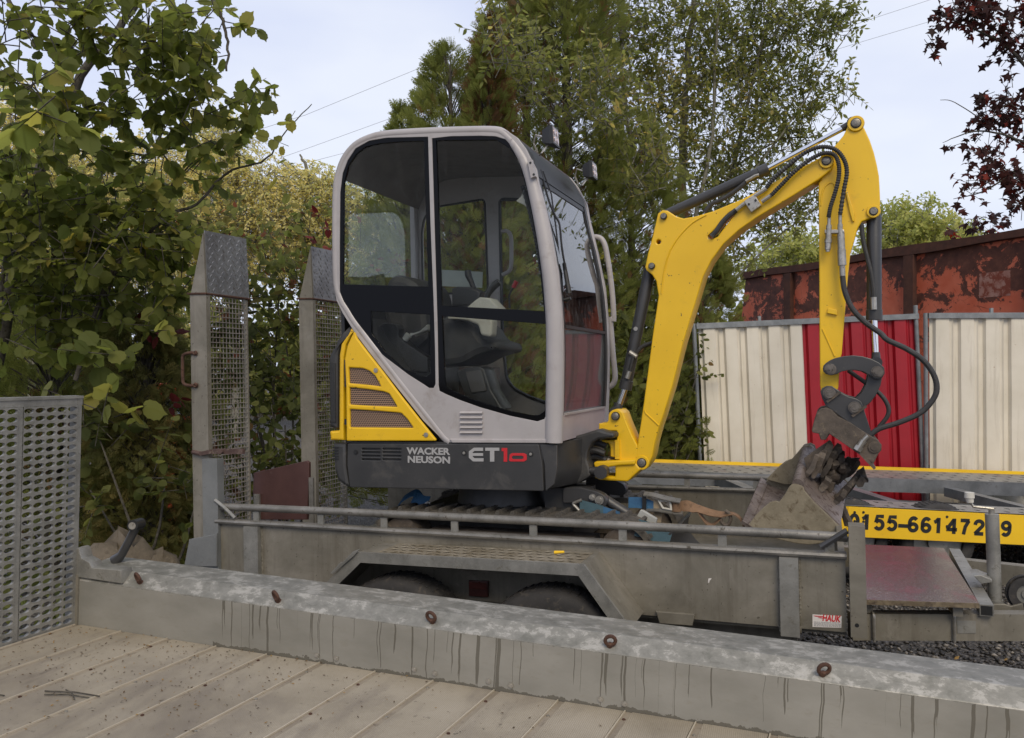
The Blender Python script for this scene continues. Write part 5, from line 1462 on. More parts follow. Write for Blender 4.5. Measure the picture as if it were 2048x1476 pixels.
# ribbed hoses over the elbow and their manifold
def ribbed(path, r, name):
    p = cr_spline(path, 26)
    m = MB(); m.tube(p, [r * (1.0 if (i // 2) % 2 else .78) for i in range(len(p))], 10)
    return EX.part(name, m, HOSE)
h1 = ribbed([(1.0775,0.772,2.4573),(1.1192,0.772,2.5044),(1.185,0.772,2.5571),(1.258,0.772,2.6082),(1.3294,0.772,2.6278),(1.3913,0.772,2.6098),(1.4289,0.772,2.5597),(1.4415,0.772,2.4961),(1.4258,0.772,2.4064),(1.4082,0.772,2.3)], .0112, 'arm_hose')
h2 = ribbed([(1.1016,0.765,2.4194),(1.1513,0.765,2.4673),(1.2086,0.765,2.5208),(1.2811,0.765,2.572),(1.3404,0.765,2.5946),(1.3869,0.765,2.5835),(1.4067,0.765,2.5356),(1.4055,0.765,2.4734),(1.387,0.765,2.4004),(1.3663,0.765,2.3358),(1.3576,0.765,2.2907)], .0112, 'arm_hose')
ft = [(1.023,0.775,2.4245),(1.0789,0.775,2.4552),(1.0554,0.775,2.3931),(1.1011,0.775,2.4214),(0.9342,0.775,2.3635),(0.9767,0.775,2.3943)]
for i in (0, 2, 4):
    m = MB(); m.tube([ft[i], ft[i + 1]], .0105, 8); EX.part('hose_fitting', m, ZINC)
mb_ = [(0.9727,2.4033),(1.0232,2.4331),(1.0526,2.3762),(1.0048,2.3443)]
vb = EX.plate('valve_block', mb_, .768, .80, ZINC)
for (x, z) in [(0.9954,2.3852),(1.0272,2.4012)]:
    m = MB(); m.cyl((x, .768, z), (x, .764, z), .006, 8); EX.part('socket_screw', m, INK, vb)
m = MB(); m.tube(cr_spline([(0.9323,0.795,2.3673),(0.898,0.795,2.3441),(0.8676,0.795,2.316),(0.8368,0.795,2.2746),(0.8104,0.795,2.2459)], 4), [.013] * 16 + [.016], 8); EX.part('feed_hose', m, HOSE)
man = EX.plate('coupling_bar', [(1.3385,2.2353),(1.424,2.2284),(1.426,2.2116),(1.3382,2.2168)], .775, .815, ZINC)
for seq in ([(1.3602,0.782,2.3018),(1.3596,0.782,2.2725),(1.3585,0.782,2.2559),(1.3573,0.782,2.2325),(1.3561,0.782,2.2125),(1.3548,0.782,2.1892),(1.3529,0.782,2.1709),(1.3507,0.782,2.1393),(1.3505,0.782,2.1292)], [(1.4084,0.782,2.3017),(1.4077,0.782,2.2685),(1.4075,0.782,2.256),(1.4069,0.782,2.2285),(1.4096,0.782,2.21),(1.4105,0.782,2.1766),(1.4112,0.782,2.1349),(1.4118,0.782,2.0891),(1.4127,0.782,2.0599),(1.4133,0.782,2.0099)]):
    n_ = len(seq)
    rs = ([.0085, .0085, .013, .013, .014, .017, .014, .010, .010] if n_ == 9 else [.0085, .0085, .012, .012, .0165, .0165, .019, .019, .013, .010])
    pts2, rs2 = [], []
    for p, r_ in zip(seq, rs):
        if pts2: pts2.append(tuple(np.array(p) - (np.array(p) - np.array(pts2[-1])) * .02)); rs2.append(rs2[-1])
        pts2.append(p); rs2.append(r_)
    m = MB(); m.tube(pts2, rs2, 12); EX.part('quick_coupling', m, ZINC, man)
bh1 = [(1.4132,0.78,2.0097),(1.4225,0.78,1.9344),(1.4531,0.78,1.854),(1.5051,0.78,1.7898),(1.5717,0.78,1.7339)] + [(1.6003,0.77,1.7017),(1.6805,0.77,1.6571),(1.7484,0.77,1.6021),(1.7901,0.77,1.5315),(1.798,0.77,1.4635),(1.7696,0.77,1.4061),(1.7217,0.77,1.3597),(1.6369,0.77,1.3193),(1.5546,0.77,1.2904),(1.5088,0.77,1.2517),(1.4817,0.77,1.2202)]
m = MB(); m.tube(cr_spline(bh1, 6), .0125, 10); EX.part('coupler_hose', m, HOSE)
m = MB(); m.tube(cr_spline([(1.4299,0.86,1.5649),(1.5026,0.86,1.5064),(1.5667,0.86,1.4512),(1.5999,0.86,1.3968),(1.5988,0.86,1.3469),(1.5597,0.86,1.2927)], 6), .0105, 10); EX.part('coupler_hose', m, HOSE)

# bucket linkage, quick coupler
NUTM = worn('greasy_nut', (.1, .088, .075), (.17, .15, .13), .45, .5, 30, (.03, .026, .022), 40, .55, .7)
LK1 = [(1.3167,1.5745),(1.3197,1.5891),(1.331,1.6014),(1.3508,1.6147),(1.3704,1.6234),(1.4093,1.632),(1.4516,1.6346),(1.4934,1.6286),(1.5309,1.6153),(1.5607,1.5982),(1.5826,1.5752),(1.5847,1.5485),(1.5742,1.5283),(1.5553,1.5196),(1.5348,1.5257),(1.5181,1.5416),(1.4919,1.5577),(1.4616,1.5649),(1.431,1.5655),(1.4001,1.5595),(1.3766,1.5474),(1.3532,1.5424),(1.3299,1.5491),(1.3192,1.5619)]
LK2 = [(1.5167,1.5456),(1.5748,1.5302),(1.5673,1.4914),(1.5468,1.4464),(1.5235,1.4137),(1.4926,1.3858),(1.4662,1.4016),(1.4584,1.4298),(1.4865,1.4594),(1.5031,1.4922),(1.5145,1.5292)]
HEAD = [(1.3039,1.4658),(1.3129,1.4833),(1.3327,1.4939),(1.356,1.492),(1.3751,1.4776),(1.3979,1.4586),(1.4283,1.4417),(1.4588,1.4332),(1.4813,1.4186),(1.491,1.3939),(1.4954,1.3692),(1.5096,1.3198),(1.5222,1.2748),(1.5026,1.2582),(1.3268,1.3987),(1.3119,1.4323)]
LOW = [(1.2618,1.2842),(1.2724,1.324),(1.2879,1.3701),(1.3039,1.3867),(1.3306,1.3916),(1.3536,1.3803),(1.3801,1.3491),(1.4333,1.3203),(1.5006,1.2712),(1.5451,1.2438),(1.564,1.2187),(1.5628,1.1942),(1.5482,1.1757),(1.5278,1.1304),(1.4683,1.1723),(1.393,1.2291),(1.3416,1.2659),(1.3235,1.2387),(1.3009,1.2385),(1.2929,1.2676),(1.2663,1.2729)]
for (y0, y1) in ((.765, .79), (.985, 1.01)):
    l1 = EX.plate('link_plate', LK1, y0, y1, DARK2, bevel=.003)
    EX.plate('tipping_link', LK2, y0 + .0255 if y0 < .9 else y0 - .026, y1 + .025 if y0 < .9 else y0 - .001, DARK2, bevel=.003)
    hd = EX.plate('coupler_head', HEAD, y0 - .004, y1 - .004, DARK2, bevel=.003)
    lw = EX.plate('coupler_jaw', LOW, y0 - .016, y1 - .0045 if y0 < .9 else y1 + .012, RUSTD, bevel=.004)
    if y0 < .9:
        for p, nut in zip([(1.3506,1.5717),(1.5533,1.5553)], (1, 1)):
            m = MB(); x, z = p
            m.cyl((x, .766, z), (x, .758, z), .027, 20); m.cyl((x, .758, z), (x, .742, z), .0225, 6); m.cyl((x, .742, z), (x, .737, z), .013, 14)
            EX.part('nut', m, NUTM, l1, smooth=20)
        for p in [(1.3435,1.4576),(1.4523,1.39)]:
            m = MB(); x, z = p
            m.cyl((x, .762, z), (x, .748, z), .029, 22); m.cyl((x, .748, z), (x, .736, z), .021, 22); m.cyl((x, .736, z), (x, .733, z), .011, 12)
            EX.part('pin_collar', m, NUTM, hd)
            m = MB(); m.bar((x - .012, .752, z - .04), (x + .05, .752, z + .008), .012, .012); EX.part('keeper', m, RUSTD, hd)
        x, z = [(1.5324,1.2082)][0]
        m = MB(); m.cyl((x, .76, z), (x, .742, z), .026, 18); m.cyl((x, .742, z), (x, .738, z), .016, 14); EX.part('coupler_pin', m, RUSTD, lw)
cf = [(1.3418,0.76,1.2767),(1.4683,0.76,1.1831),(1.5327,0.76,1.1086)]
m = MB()
for i in range(2): m.bar((cf[i][0], .87, cf[i][2]), (cf[i + 1][0], .87, cf[i + 1][2]), .27, .012)
EX.part('coupler_sole', m, RUSTD)
lc = [(1.3436,1.4572),(1.4527,1.3893),(1.5536,1.5553),(1.3506,1.5717)]
m = MB()
for x, z in lc: m.cyl((x, .79, z), (x, .985, z), .018, 12)
EX.part('link_pin', m, RUSTD)
hf = [(1.5066,0.735,1.2612),(1.4874,0.735,1.2407),(1.4699,0.735,1.212),(1.4582,0.735,1.1934)]
m = MB(); m.tube([hf[0], hf[1]], .0115, 10); m.tube([hf[1], hf[2]], .0155, 10); m.tube([hf[2], hf[3]], .02, 6); EX.part('hose_fitting', m, ZINC)

# tilting ditch bucket
BN = [(0.9714,0.8413),(1.007,0.8907),(1.046,0.932),(1.0769,0.9569),(1.0996,0.9625),(1.1146,0.9583),(1.1378,0.9906),(1.161,1.0306),(1.1762,1.0459),(1.1985,1.0521),(1.2197,1.041),(1.2273,1.0131),(1.2702,0.9601),(1.3236,0.908),(1.3764,0.8526),(1.3724,0.8351),(1.3395,0.8038),(1.2955,0.7752),(1.2406,0.766),(1.1854,0.7692),(1.1185,0.7813),(1.0547,0.7977),(1.0055,0.819),(0.9769,0.8296)]
DX, DZ, YB0, YB1 = .05, .14, .62, 1.15
BK = EX.plate('bucket_side', BN, YB0, YB0 + .022, TAN, bevel=.004, label='bucket side caked in dried mud')
BKF = EX.plate('bucket_side', [(x + DX, z + DZ) for x, z in BN], YB1 - .022, YB1, TAN, bevel=.004)
sh = [BN[i] for i in (0, 23, 22, 21, 20, 19, 18, 17, 16, 15, 14, 13, 12, 11, 10, 9)]
m = MB()
cxm, czm = np.mean([p[0] for p in BN]), np.mean([p[1] for p in BN])
rings = []
for x, z in sh:
    d = Vector((cxm - x, czm - z)).normalized() * .014
    r_ = []
    for (yy, k) in ((YB0 + .023, .04), (YB1 - .023, .96)):
        r_.append((x + DX * k, yy, z + DZ * k))
    for (yy, k) in ((YB1 - .023, .96), (YB0 + .023, .04)):
        r_.append((x + d.x + DX * k, yy, z + d.y + DZ * k))
    rings.append(r_)
m.loft(rings)
EX.part('bucket_shell', m, PINKST, BK)
m = MB()
x, z = BN[0]; x2, z2 = BN[1]
m.bar((x - .004, YB0 - .002, z + .002), (x + DX - .004, YB1 + .002, z + DZ + .002), .055, .016, up=(.5, 0, .8)); EX.part('cutting_edge', m, PINKST, BK)
tb = [[(1.1984,0.62,1.0435)][0], [(1.2331,1.15,1.1626)][0]]
m = MB(); m.tube(tb, .026, 14); EX.part('torque_tube', m, PINKST, BK)
EX.plate('bucket_ear', [(1.0281,1.0025),(1.0843,1.0614),(1.1397,1.1056),(1.1565,1.1112),(1.1863,1.1459),(1.2075,1.1733),(1.2242,1.1831),(1.2447,1.1843),(1.2628,1.1675),(1.2261,1.0776),(1.2077,0.9811),(1.1162,0.9785)], 1.09, 1.11, TAN, BK)
for (yy, pl_) in ((.80, [(1.2221,1.145),(1.2727,1.1844),(1.3419,1.2338),(1.35,1.2218),(1.3201,1.1811),(1.2868,1.1279),(1.278,1.0709),(1.2239,1.0452),(1.2328,1.1024)]), (.86, [(1.2816,1.0845),(1.3327,1.1429),(1.3798,1.209),(1.389,1.1969),(1.3479,1.1391),(1.3083,1.0728)]), (.93, [(1.3436,0.9034),(1.3796,0.9669),(1.4543,1.0598),(1.493,1.0977),(1.507,1.0448),(1.4836,1.0072),(1.4496,1.0145),(1.4064,0.9595),(1.3667,0.8981)]), (.98, [(1.3583,1.0347),(1.3985,1.0944),(1.4419,1.1328),(1.4804,1.1335),(1.4329,1.0701),(1.385,1.0019)])):
    EX.plate('bucket_lug', pl_, yy, yy + .02, RUSTD, BK)
m = MB(); m.tube(cr_spline([(1.2988,0.85,0.9836),(1.3097,0.85,0.9554),(1.336,0.85,0.9338),(1.3553,0.85,0.9447),(1.371,0.85,0.9697)], 4), .011, 8)
m.tube([(1.3432,0.84,0.9132),(1.3938,0.84,0.9881),(1.4588,0.84,1.0546)], .012, 8); m.tube([(1.2213,0.9,1.0243),(1.2895,0.9,1.1091),(1.349,0.9,1.1804)], .018, 8)
EX.part('tilt_pipe', m, RUSTD, BK)
def lump(c, r, seed, mb, amp=1.0):
    rr = np.random.default_rng(seed)
    ph = rr.uniform(0, 6.28, 6)
    rings = []
    for i in range(7):
        t = math.pi * (i + .02) / 6.04
        ring = []
        for k in range(10):
            a = 2 * math.pi * k / 10
            q = 1 + amp * (.28 * math.sin(3 * a + ph[0] + i) + .22 * math.sin(5 * a + ph[1] - 2 * i) + .2 * rr.uniform(-1, 1))
            ring.append((c[0] + r[0] * q * math.sin(t) * math.cos(a), c[1] + r[1] * q * math.sin(t) * math.sin(a), c[2] + r[2] * math.cos(t) * (1 + .2 * rr.uniform(-1, 1))))
        rings.append(ring)
    mb.loft(rings)
m = MB()
for i, (p, r) in enumerate(zip([(1.3398,0.87,1.1133),(1.3747,0.87,1.1427),(1.3264,0.87,1.0228),(1.3966,0.87,1.0982),(1.3464,0.87,1.0643)], ((.04, .07, .035), (.035, .05, .035), (.035, .05, .05), (.03, .05, .03), (.04, .06, .04)))):
    lump(p, r, i + 3, m)
EX.part('mud_clump', m, RUSTD, BK, smooth=50)
BAR_S = [[(1.286,0.78,1.0816),(1.3474,0.78,1.2335)], [(1.3081,0.83,1.06),(1.385,0.83,1.2096)], [(1.3427,0.88,1.063),(1.4042,0.88,1.179)], [(1.3846,0.92,1.0263),(1.4328,0.92,1.1387)], [(1.3469,0.8,0.9236),(1.431,0.8,1.0268)], [(1.3621,0.84,0.9119),(1.4588,0.84,1.0546)], [(1.3822,0.9,0.926),(1.4878,0.9,1.0846)], [(1.3952,0.95,0.9563),(1.4968,0.95,1.0585)], [(1.3043,0.8,1.0554),(1.3673,0.8,1.1898)], [(1.2648,0.77,1.0581),(1.3184,0.77,1.1919)], [(1.3266,0.84,1.0348),(1.3936,0.84,1.1622)], [(1.2331,0.74,1.0609),(1.2957,0.74,1.1743)], [(1.3688,0.92,1.0093),(1.4251,0.92,1.1385)], [(1.2917,0.78,0.9931),(1.3382,0.78,1.0588)], [(1.4513,0.86,1.0195),(1.5004,0.86,1.0532)], [(1.4086,0.96,1.0385),(1.4756,0.96,1.1189)]]
# stacked rusty lugs and stiffeners between coupler and bucket
for i, (yy, w_, h_) in enumerate(((0.78, 0.03, 0.03), (0.83, 0.03, 0.034), (0.88, 0.035, 0.028), (0.92, 0.03, 0.03), (0.8, 0.03, 0.02), (0.84, 0.035, 0.016), (0.9, 0.03, 0.022), (0.95, 0.03, 0.016), (0.8, 0.03, 0.024), (0.77, 0.035, 0.03), (0.84, 0.03, 0.02), (0.74, 0.03, 0.022), (0.92, 0.035, 0.024), (0.78, 0.02, 0.03), (0.86, 0.1, 0.03), (0.96, 0.03, 0.024))):
    (a0, b0) = BAR_S[i]
    pts = [tuple(np.array(a0) * (1 - t) + np.array(b0) * t + np.array([rnd.uniform(-.006, .006), rnd.uniform(-.006, .006), rnd.uniform(-.005, .005)])) for t in (0, .2, .45, .7, .9, 1)]
    m = MB(); yv = w_ * .8
    rings = []
    for q_, t_ in zip(pts, (0, .2, .45, .7, .9, 1)):
        d_ = Vector((b0[0] - a0[0], 0, b0[2] - a0[2])).normalized(); p_ = Vector((-d_.z, 0, d_.x)) * h_ * .55 * (.75 + .4 * rnd.random()) * (1 - .55 * (t_ > .95) - .4 * (t_ < .05))
        c_ = Vector(q_)
        rings.append([c_ - p_ - Vector((0, yv / 2, 0)), c_ + p_ - Vector((0, yv / 2, 0)), c_ + p_ + Vector((0, yv / 2, 0)), c_ - p_ + Vector((0, yv / 2, 0))])
    m.loft(rings); EX.part('stiffener', m, (MUDST, RUSTD, MUDST, RUSTD)[i % 4], BK, smooth=20)
m = MB(); bl = [(1.3872,1.0,0.9027),(1.4093,1.0,0.8406),(1.4317,1.0,0.7955),(1.3943,1.0,0.8693),(1.4123,1.0,0.7946)]
m.tube(cr_spline([bl[0], bl[1], bl[2]], 4), .017, 8); m.tube([bl[3], bl[4]], .012, 8)
EX.part('tilt_hose', m, RUSTD, BK)

# ---------------------------------------------------------------- yellow car trailer
T3 = Thing('car_trailer', 'yellow and galvanised car transporter trailer with black phone number along its side', 'trailer', FY, (.9, 1.2, -.5))
m = MB(); m.box(-2.6, -.128, 0, .02, -.222, -.006); p1 = T3.part('side_panel', m, YELTR)
m = MB(); m.box(-.124, 3.0, 0, .02, -.222, -.006); p2 = T3.part('side_panel', m, YELTR)
m = MB()
for (x, z) in [(-0.0754,-0.0437),(-0.0717,-0.1086),(-0.0099,-0.0406),(-0.006,-0.1094),(0.6169,-0.0429),(0.6209,-0.1121)]:
    m.cyl((x, .001, z), (x, -.004, z), .0095, 10)
T3.part('rivet', m, INK, p2)
CH = [('0', -.075), ('1', .017), ('5', .113), ('5', .209), ('-', .291), ('6', .367), ('6', .4636), ('1', .555), ('4', .657), ('7', .7544), ('2', .862), ('9', 1.0675)]
def arc(cx, cy, rx, ry, a0, a1, n=14):
    return [(cx + rx * math.cos(rad(a0 + (a1 - a0) * i / n)), cy + ry * math.sin(rad(a0 + (a1 - a0) * i / n))) for i in range(n + 1)]
STROKES = {'0': [arc(.5, .5, .32, .41, 0, 360, 28)], '1': [[(.14, .70), (.30, .76), (.46, .9)], [(.52, 0), (.52, 1.0)]], '-': [[(.08, .36), (.92, .36)]],
           '5': [[(.86, .91), (.3, .91), (.2, .50)], [(.2, .50)] + arc(.47, .36, .34, .27, 120, -150, 18)], '6': [arc(.5, .30, .32, .22, 0, 360, 24), [(.18, .32)] + arc(.52, .56, .34, .35, 190, 42, 12)],
           '9': [arc(.5, .70, .32, .22, 0, 360, 24), [(.82, .68)] + arc(.48, .44, .34, .35, 10, -138, 12)], '7': [[(.12, .91), (.9, .91)], [(.84, .9), (.55, .5), (.42, 0)]],
           '4': [[(.70, 0), (.70, 1.0)], [(.66, .92), (.1, .30)], [(.04, .28), (.96, .28)]], '2': [[(.16, .66)] + arc(.5, .70, .33, .22, 180, -40, 14) + [(.16, .08)], [(.12, .09), (.9, .09)]]}
for c, x in CH:
    w, h, sw = .086, .112, .0265
    m = MB()
    for st_ in STROKES[c]:
        pts = [(x - w / 2 + a * w, -.1655 + b * h) for a, b in st_]
        closed = len(st_) > 20
        L_, R_ = [], []
        for i, p in enumerate(pts):
            a = pts[i - 1] if i else (pts[-2] if closed else p); b = pts[i + 1] if i < len(pts) - 1 else (pts[1] if closed else p)
            d = Vector((b[0] - a[0], b[1] - a[1])).normalized()
            L_.append((p[0] - d.y * sw / 2, p[1] + d.x * sw / 2)); R_.append((p[0] + d.y * sw / 2, p[1] - d.x * sw / 2))
        m.loft([[(a[0], -.0005, a[1]), (b[0], -.0005, b[1]), (b[0], -.0022, b[1]), (a[0], -.0022, a[1])] for a, b in zip(L_, R_)])
    T3.part('digit', m, INK, p2)
def plank(y0, y1, rows, x0, x1, pitch, z=0.0, kz=0.0):
    n = int((x1 - x0) / pitch)
    xc_ = [(x0 + pitch * i, x0 + pitch * (i + 1)) for i in range(n)]
    h = (y1 - y0) / rows
    zc_ = [(y0 + h * j, y0 + h * (j + 1)) for j in range(rows)]
    v, f = holed_panel(xc_, zc_, lambda a, b, w_, h_: (w_ * .17, h_ * .2), -.012, 0, 8)
    mm = MB(); mm.add([(a, b, z + d + kz * (a + 1)) for a, b, d in v], f)
    return T3.part('deck_plank', mm, PLANKM, smooth=0)
PLANKM = worn('galvanised_plank', (.2, .195, .18), (.3, .29, .265), .45, .35, 3, (.22, .13, .12), 2.2, .54, .7, .1, 50)
plank(.02, .36, 2, -2.6, 2.95, .115)
KZ = .0186      # the far side of the frame is twisted up a little towards the nose
plank(1.66, 2.40, 4, -2.6, 2.95, .14, 0, KZ)
def twisted(y0, y1, z0, z1):
    m = MB(); a, b = -2.6, 3.0
    m.loft([[(x, y0, z0 + KZ * (x + 1)), (x, y1, z0 + KZ * (x + 1)), (x, y1, z1 + KZ * (x + 1)), (x, y0, z1 + KZ * (x + 1))] for x in (a, b)])
    return m
m = twisted(2.4005, 2.44, -.1, .03); T3.part('edge_strip', m, YELTR)
BEAMM = worn('trailer_beam', (.11, .115, .118), (.19, .195, .2), .45, .4, 5, (.08, .075, .065), 14, .6, .75)
m = twisted(1.61, 1.655, -.12, .006); T3.part('side_beam', m, BEAMM)
m = MB(); m.box(-2.6, 3.0, .362, .40, -.10, -.002); T3.part('side_beam', m, BEAMM)
for x in (-1.6, -.62, .42, 1.55, 2.6):
    m = MB(); m.box(x, x + .11, .401, 1.609, -.095, -.012); T3.part('cross_member', m, BEAMM)
m = MB(); m.box(-2.6, 2.9, .41, 1.6, -.17, -.15); T3.part('under_frame', m, BEAMM)
m = MB(); m.box(-1.6, 2.6, .5, 1.5, -.32, -.24); T3.part('axle_beam', m, BLACK)
wc = [(0.6002,0.16,-0.2397)][0]
for xx in (wc[0], wc[0] - .66): make_wheel(T3, xx, .13, wc[2] - .0, .285, .17, .19)

# ---------------------------------------------------------------- site hoardings, concrete block, skip
def hoarding(name, label, TL, TR, H, split, pitch, mats, group):
    a, b = Vector(TL), Vector(TR)
    L = (b - a).length
    th = math.degrees(math.atan2(b.z - a.z, b.x - a.x))
    yaw = math.degrees(math.atan2(b.y - a.y, b.x - a.x))
    fr_ = Matrix.Translation(a) @ Matrix.Rotation(rad(yaw), 4, 'Z') @ Matrix.Rotation(-rad(th), 4, 'Y')
    t = Thing(name, label, 'fence panel', fr_, (L / 2, 0, -H), group)
    def sheet(x0, x1, mat):
        prof, x = [], x0
        while x < x1 - 1e-6:
            for dx, y in ((0, .038), (.13, .038), (.19, .0), (.26, -.003), (.70, -.003), (.76, .012), (.80, .016), (.84, .012), (.88, .0), (.94, .038)):
                xx = x + dx * pitch
                if xx < x1: prof.append((xx, y))
            x += pitch
        prof.append((x1, .038))
        m = MB()
        zs_ = np.linspace(-.055, -H + .05, 10)
        m.loft([[(x_, y_ + .004 * math.sin(9 * x_ + 4 * z_) * math.sin(5 * z_), z_) for x_, y_ in prof] + [(x_, y_ + .003 + .004 * math.sin(9 * x_ + 4 * z_) * math.sin(5 * z_), z_) for x_, y_ in prof[::-1]] for z_ in zs_], cap=True)
        return t.part('corrugated_sheet', m, mat, smooth=25)
    xs_ = [.03] + [s_ * L for s_ in split] + [L - .03]
    for i, mat in enumerate(mats): sheet(xs_[i] + .002, xs_[i + 1] - .002, mat)
    m = MB(); m.box(.0, L, -.022, .038, -.058, 0); t.part('top_rail', m, FENCEG)
    m = MB(); m.box(.0, L, -.022, .038, -H, -H + .05); t.part('bottom_rail', m, FENCEG)
    for x, zt in ((-.022, .0), (L - .02, .09)):
        m = MB(); m.tube([(x, .008, -H - .12), (x, .008, zt)], .023, 10); t.part('post', m, FENCEG)
    for x in (.28 * L, .62 * L):
        m = MB(); m.box(x, x + .03, -.01, .02, .001, .05); t.part('clip', m, FENCEG)
    return t
FENCEG = worn('fence_tube', (.17, .18, .185), (.27, .28, .28), .45, .4, 8, (.12, .09, .07), 20, .62, .75)
fl = [(1.985,8.9,2.0908),(4.3799,8.9,2.1987)]
hoarding('site_hoarding', 'corrugated hoarding panel, white at left and red at right, leaning beside the trees', fl[0], fl[1], 2.12, [.482], .234, (WHITEP, REDP), 'site hoardings behind the car trailer')
fr2 = [(4.4625,8.85,2.2007),(6.844,8.85,2.2115)]
hoarding('site_hoarding', 'all-white dented corrugated hoarding panel at the far right', fr2[0], fr2[1], 2.15, [], .27, (WHITEP,), 'site hoardings behind the car trailer')
cbk = [(4.7482,8.6,0.3126),(5.4519,8.6,0.3126)]
m = MB(); m.box(cbk[0][0], cbk[1][0] + .3, 8.5, 8.75, 0.0, cbk[0][2]); single('concrete_block', m, CONC, 'mossy concrete block at the foot of the white hoarding', 'block')

A_, B_ = [(3.9822,14.1,3.1895)][0], [(5.9578,9.6,3.2058)][0]
d_ = Vector((B_[0] - A_[0], B_[1] - A_[1], 0)); LS = d_.length * 1.08
fsk = Matrix.Translation((A_[0], A_[1], 0)) @ Matrix.Rotation(math.atan2(d_.y, d_.x), 4, 'Z')
SK_ = Thing('waste_skip', 'tall rusty orange waste skip with peeling paint behind the hoardings', 'skip', fsk, (LS / 2, 1.1, 0))
ZT_ = A_[2]
m = MB(); m.prism([(-.45, .35), (LS, .35), (LS, ZT_ - .06), (0.02, ZT_ - .06)], 0, .05); SK_.part('side_wall', m, SKIP)
m = MB(); m.prism([(-.45, .35), (LS, .35), (LS, ZT_ - .06), (0.02, ZT_ - .06)], 2.2, 2.25); SK_.part('side_wall', m, SKIP)
m = MB(); m.add([(-.45, .051, .35), (-.45, 2.199, .35), (.02, 2.199, ZT_ - .06), (.02, .051, ZT_ - .06), (-.41, .051, .35), (-.41, 2.199, .35), (.06, 2.199, ZT_ - .06), (.06, .051, ZT_ - .06)],
      [(0, 1, 2, 3), (7, 6, 5, 4), (0, 4, 5, 1), (1, 5, 6, 2), (2, 6, 7, 3), (3, 7, 4, 0)]); SK_.part('end_wall', m, SKIP)
for (y0, y1) in ((-.06, .07), (2.18, 2.31)):
    m = MB()
    xs_ = np.linspace(-.03, LS, 24)
    m.loft([[(x, y0, ZT_ - .06 + .012 * math.sin(3 * x)), (x, y1, ZT_ - .06 + .012 * math.sin(3 * x)), (x, y1, ZT_ + .05 + .014 * math.sin(2.2 * x + 1)), (x, y0, ZT_ + .05 + .014 * math.sin(2.2 * x + 1))] for x in xs_])
    SK_.part('top_rim', m, SKIPR)
m = MB(); m.box(-.03, .08, .0705, 2.1795, ZT_ - .05, ZT_ + .04); SK_.part('top_rim', m, SKIPR)
for x in (1.02, 3.30, LS - .3):
    m = MB(); m.box(x, x + .15, -.075, -.001, .35, ZT_ - .075); SK_.part('rib', m, SKIPR)
m = MB(); m.box(-.45, LS, .051, 2.199, .3, .35); m.box(.2, LS, .3, .45, .0, .3); m.box(.2, LS, 1.8, 1.95, .0, .3); SK_.part('floor_skid', m, SKIPR)

m = MB(); m.box(4.35, 4.75, -.0035, -.0006, ZT_ - .72, ZT_ - .42); SK_.part('poster_remnant', m, worn('torn_poster', (.28, .11, .08), (.36, .2, .16), .8, 0, 9, (.2, .05, .03), 12, .46, .55))

# ---------------------------------------------------------------- odds and ends among the trees
bx = [(-3.936,8.2,1.4509),(-3.2402,8.2,1.0682)]
OC = Thing('storage_cabinet', 'orange cabinet with pale blue panels glimpsed through the hedge', 'cabinet', FW, ((bx[0][0] + bx[1][0]) / 2, 8.4, 0))
m = MB(); m.box(bx[0][0], bx[1][0], 8.2, 8.7, 0, bx[0][2]); OC.part('case', m, ORANGEB)
m = MB(); m.box(bx[1][0] - .2, bx[1][0] - .02, 8.19, 8.199, bx[0][2] - .3, bx[0][2] - .1); OC.part('door_panel', m, PALEB)
m = MB(); q = [(-2.4865,5.2,0.4213)][0]
lump((q[0], 5.2, .18), (.33, .22, .36), 5, m, .25); lump((q[0] + .28, 5.22, .15), (.16, .16, .31), 8, m, .25)
single('boulder', m, STONE, 'brown sandstone boulder lying beside the conifer', 'boulder', smooth=85, base=(q[0], 5.2, 0))
for i, (pts, lab) in enumerate((([(-10.1479,26.0,8.4703),(-6.5079,26.0,9.6048),(-2.3321,26.0,11.3224),(5.9248,26.0,14.6473)], 'thin overhead power line crossing highest over the cab'),
                               ([(-7.5927,27.0,8.5055),(-6.8891,27.0,8.7509),(-3.9436,27.0,9.8145),(4.5164,27.0,13.1036)], 'thin overhead power line running just above the cab roof'),
                               ([(-7.8739,28.0,8.3879),(-6.8727,28.0,8.6255),(-5.1588,28.0,9.0667),(-0.4073,28.0,10.2206)], 'lowest overhead power line, meeting the cab at its roof corner'),
                               ([(7.5006,26.0,11.1806),(11.1248,26.0,12.5673),(13.1576,26.0,13.2291),(16.9552,26.0,14.5685)], 'overhead power line beside the tall thin tree, upper of two'),
                               ([(7.4618,27.0,11.0582),(11.0945,27.0,12.2036),(14.2691,27.0,13.1527),(19.2436,27.0,14.6582)], 'overhead power line beside the red maple, lower of two'))):
    m = MB(); m.tube(pts, .0065, 5)
    single('power_line', m, WIREM, lab, 'power line', group='overhead power lines')

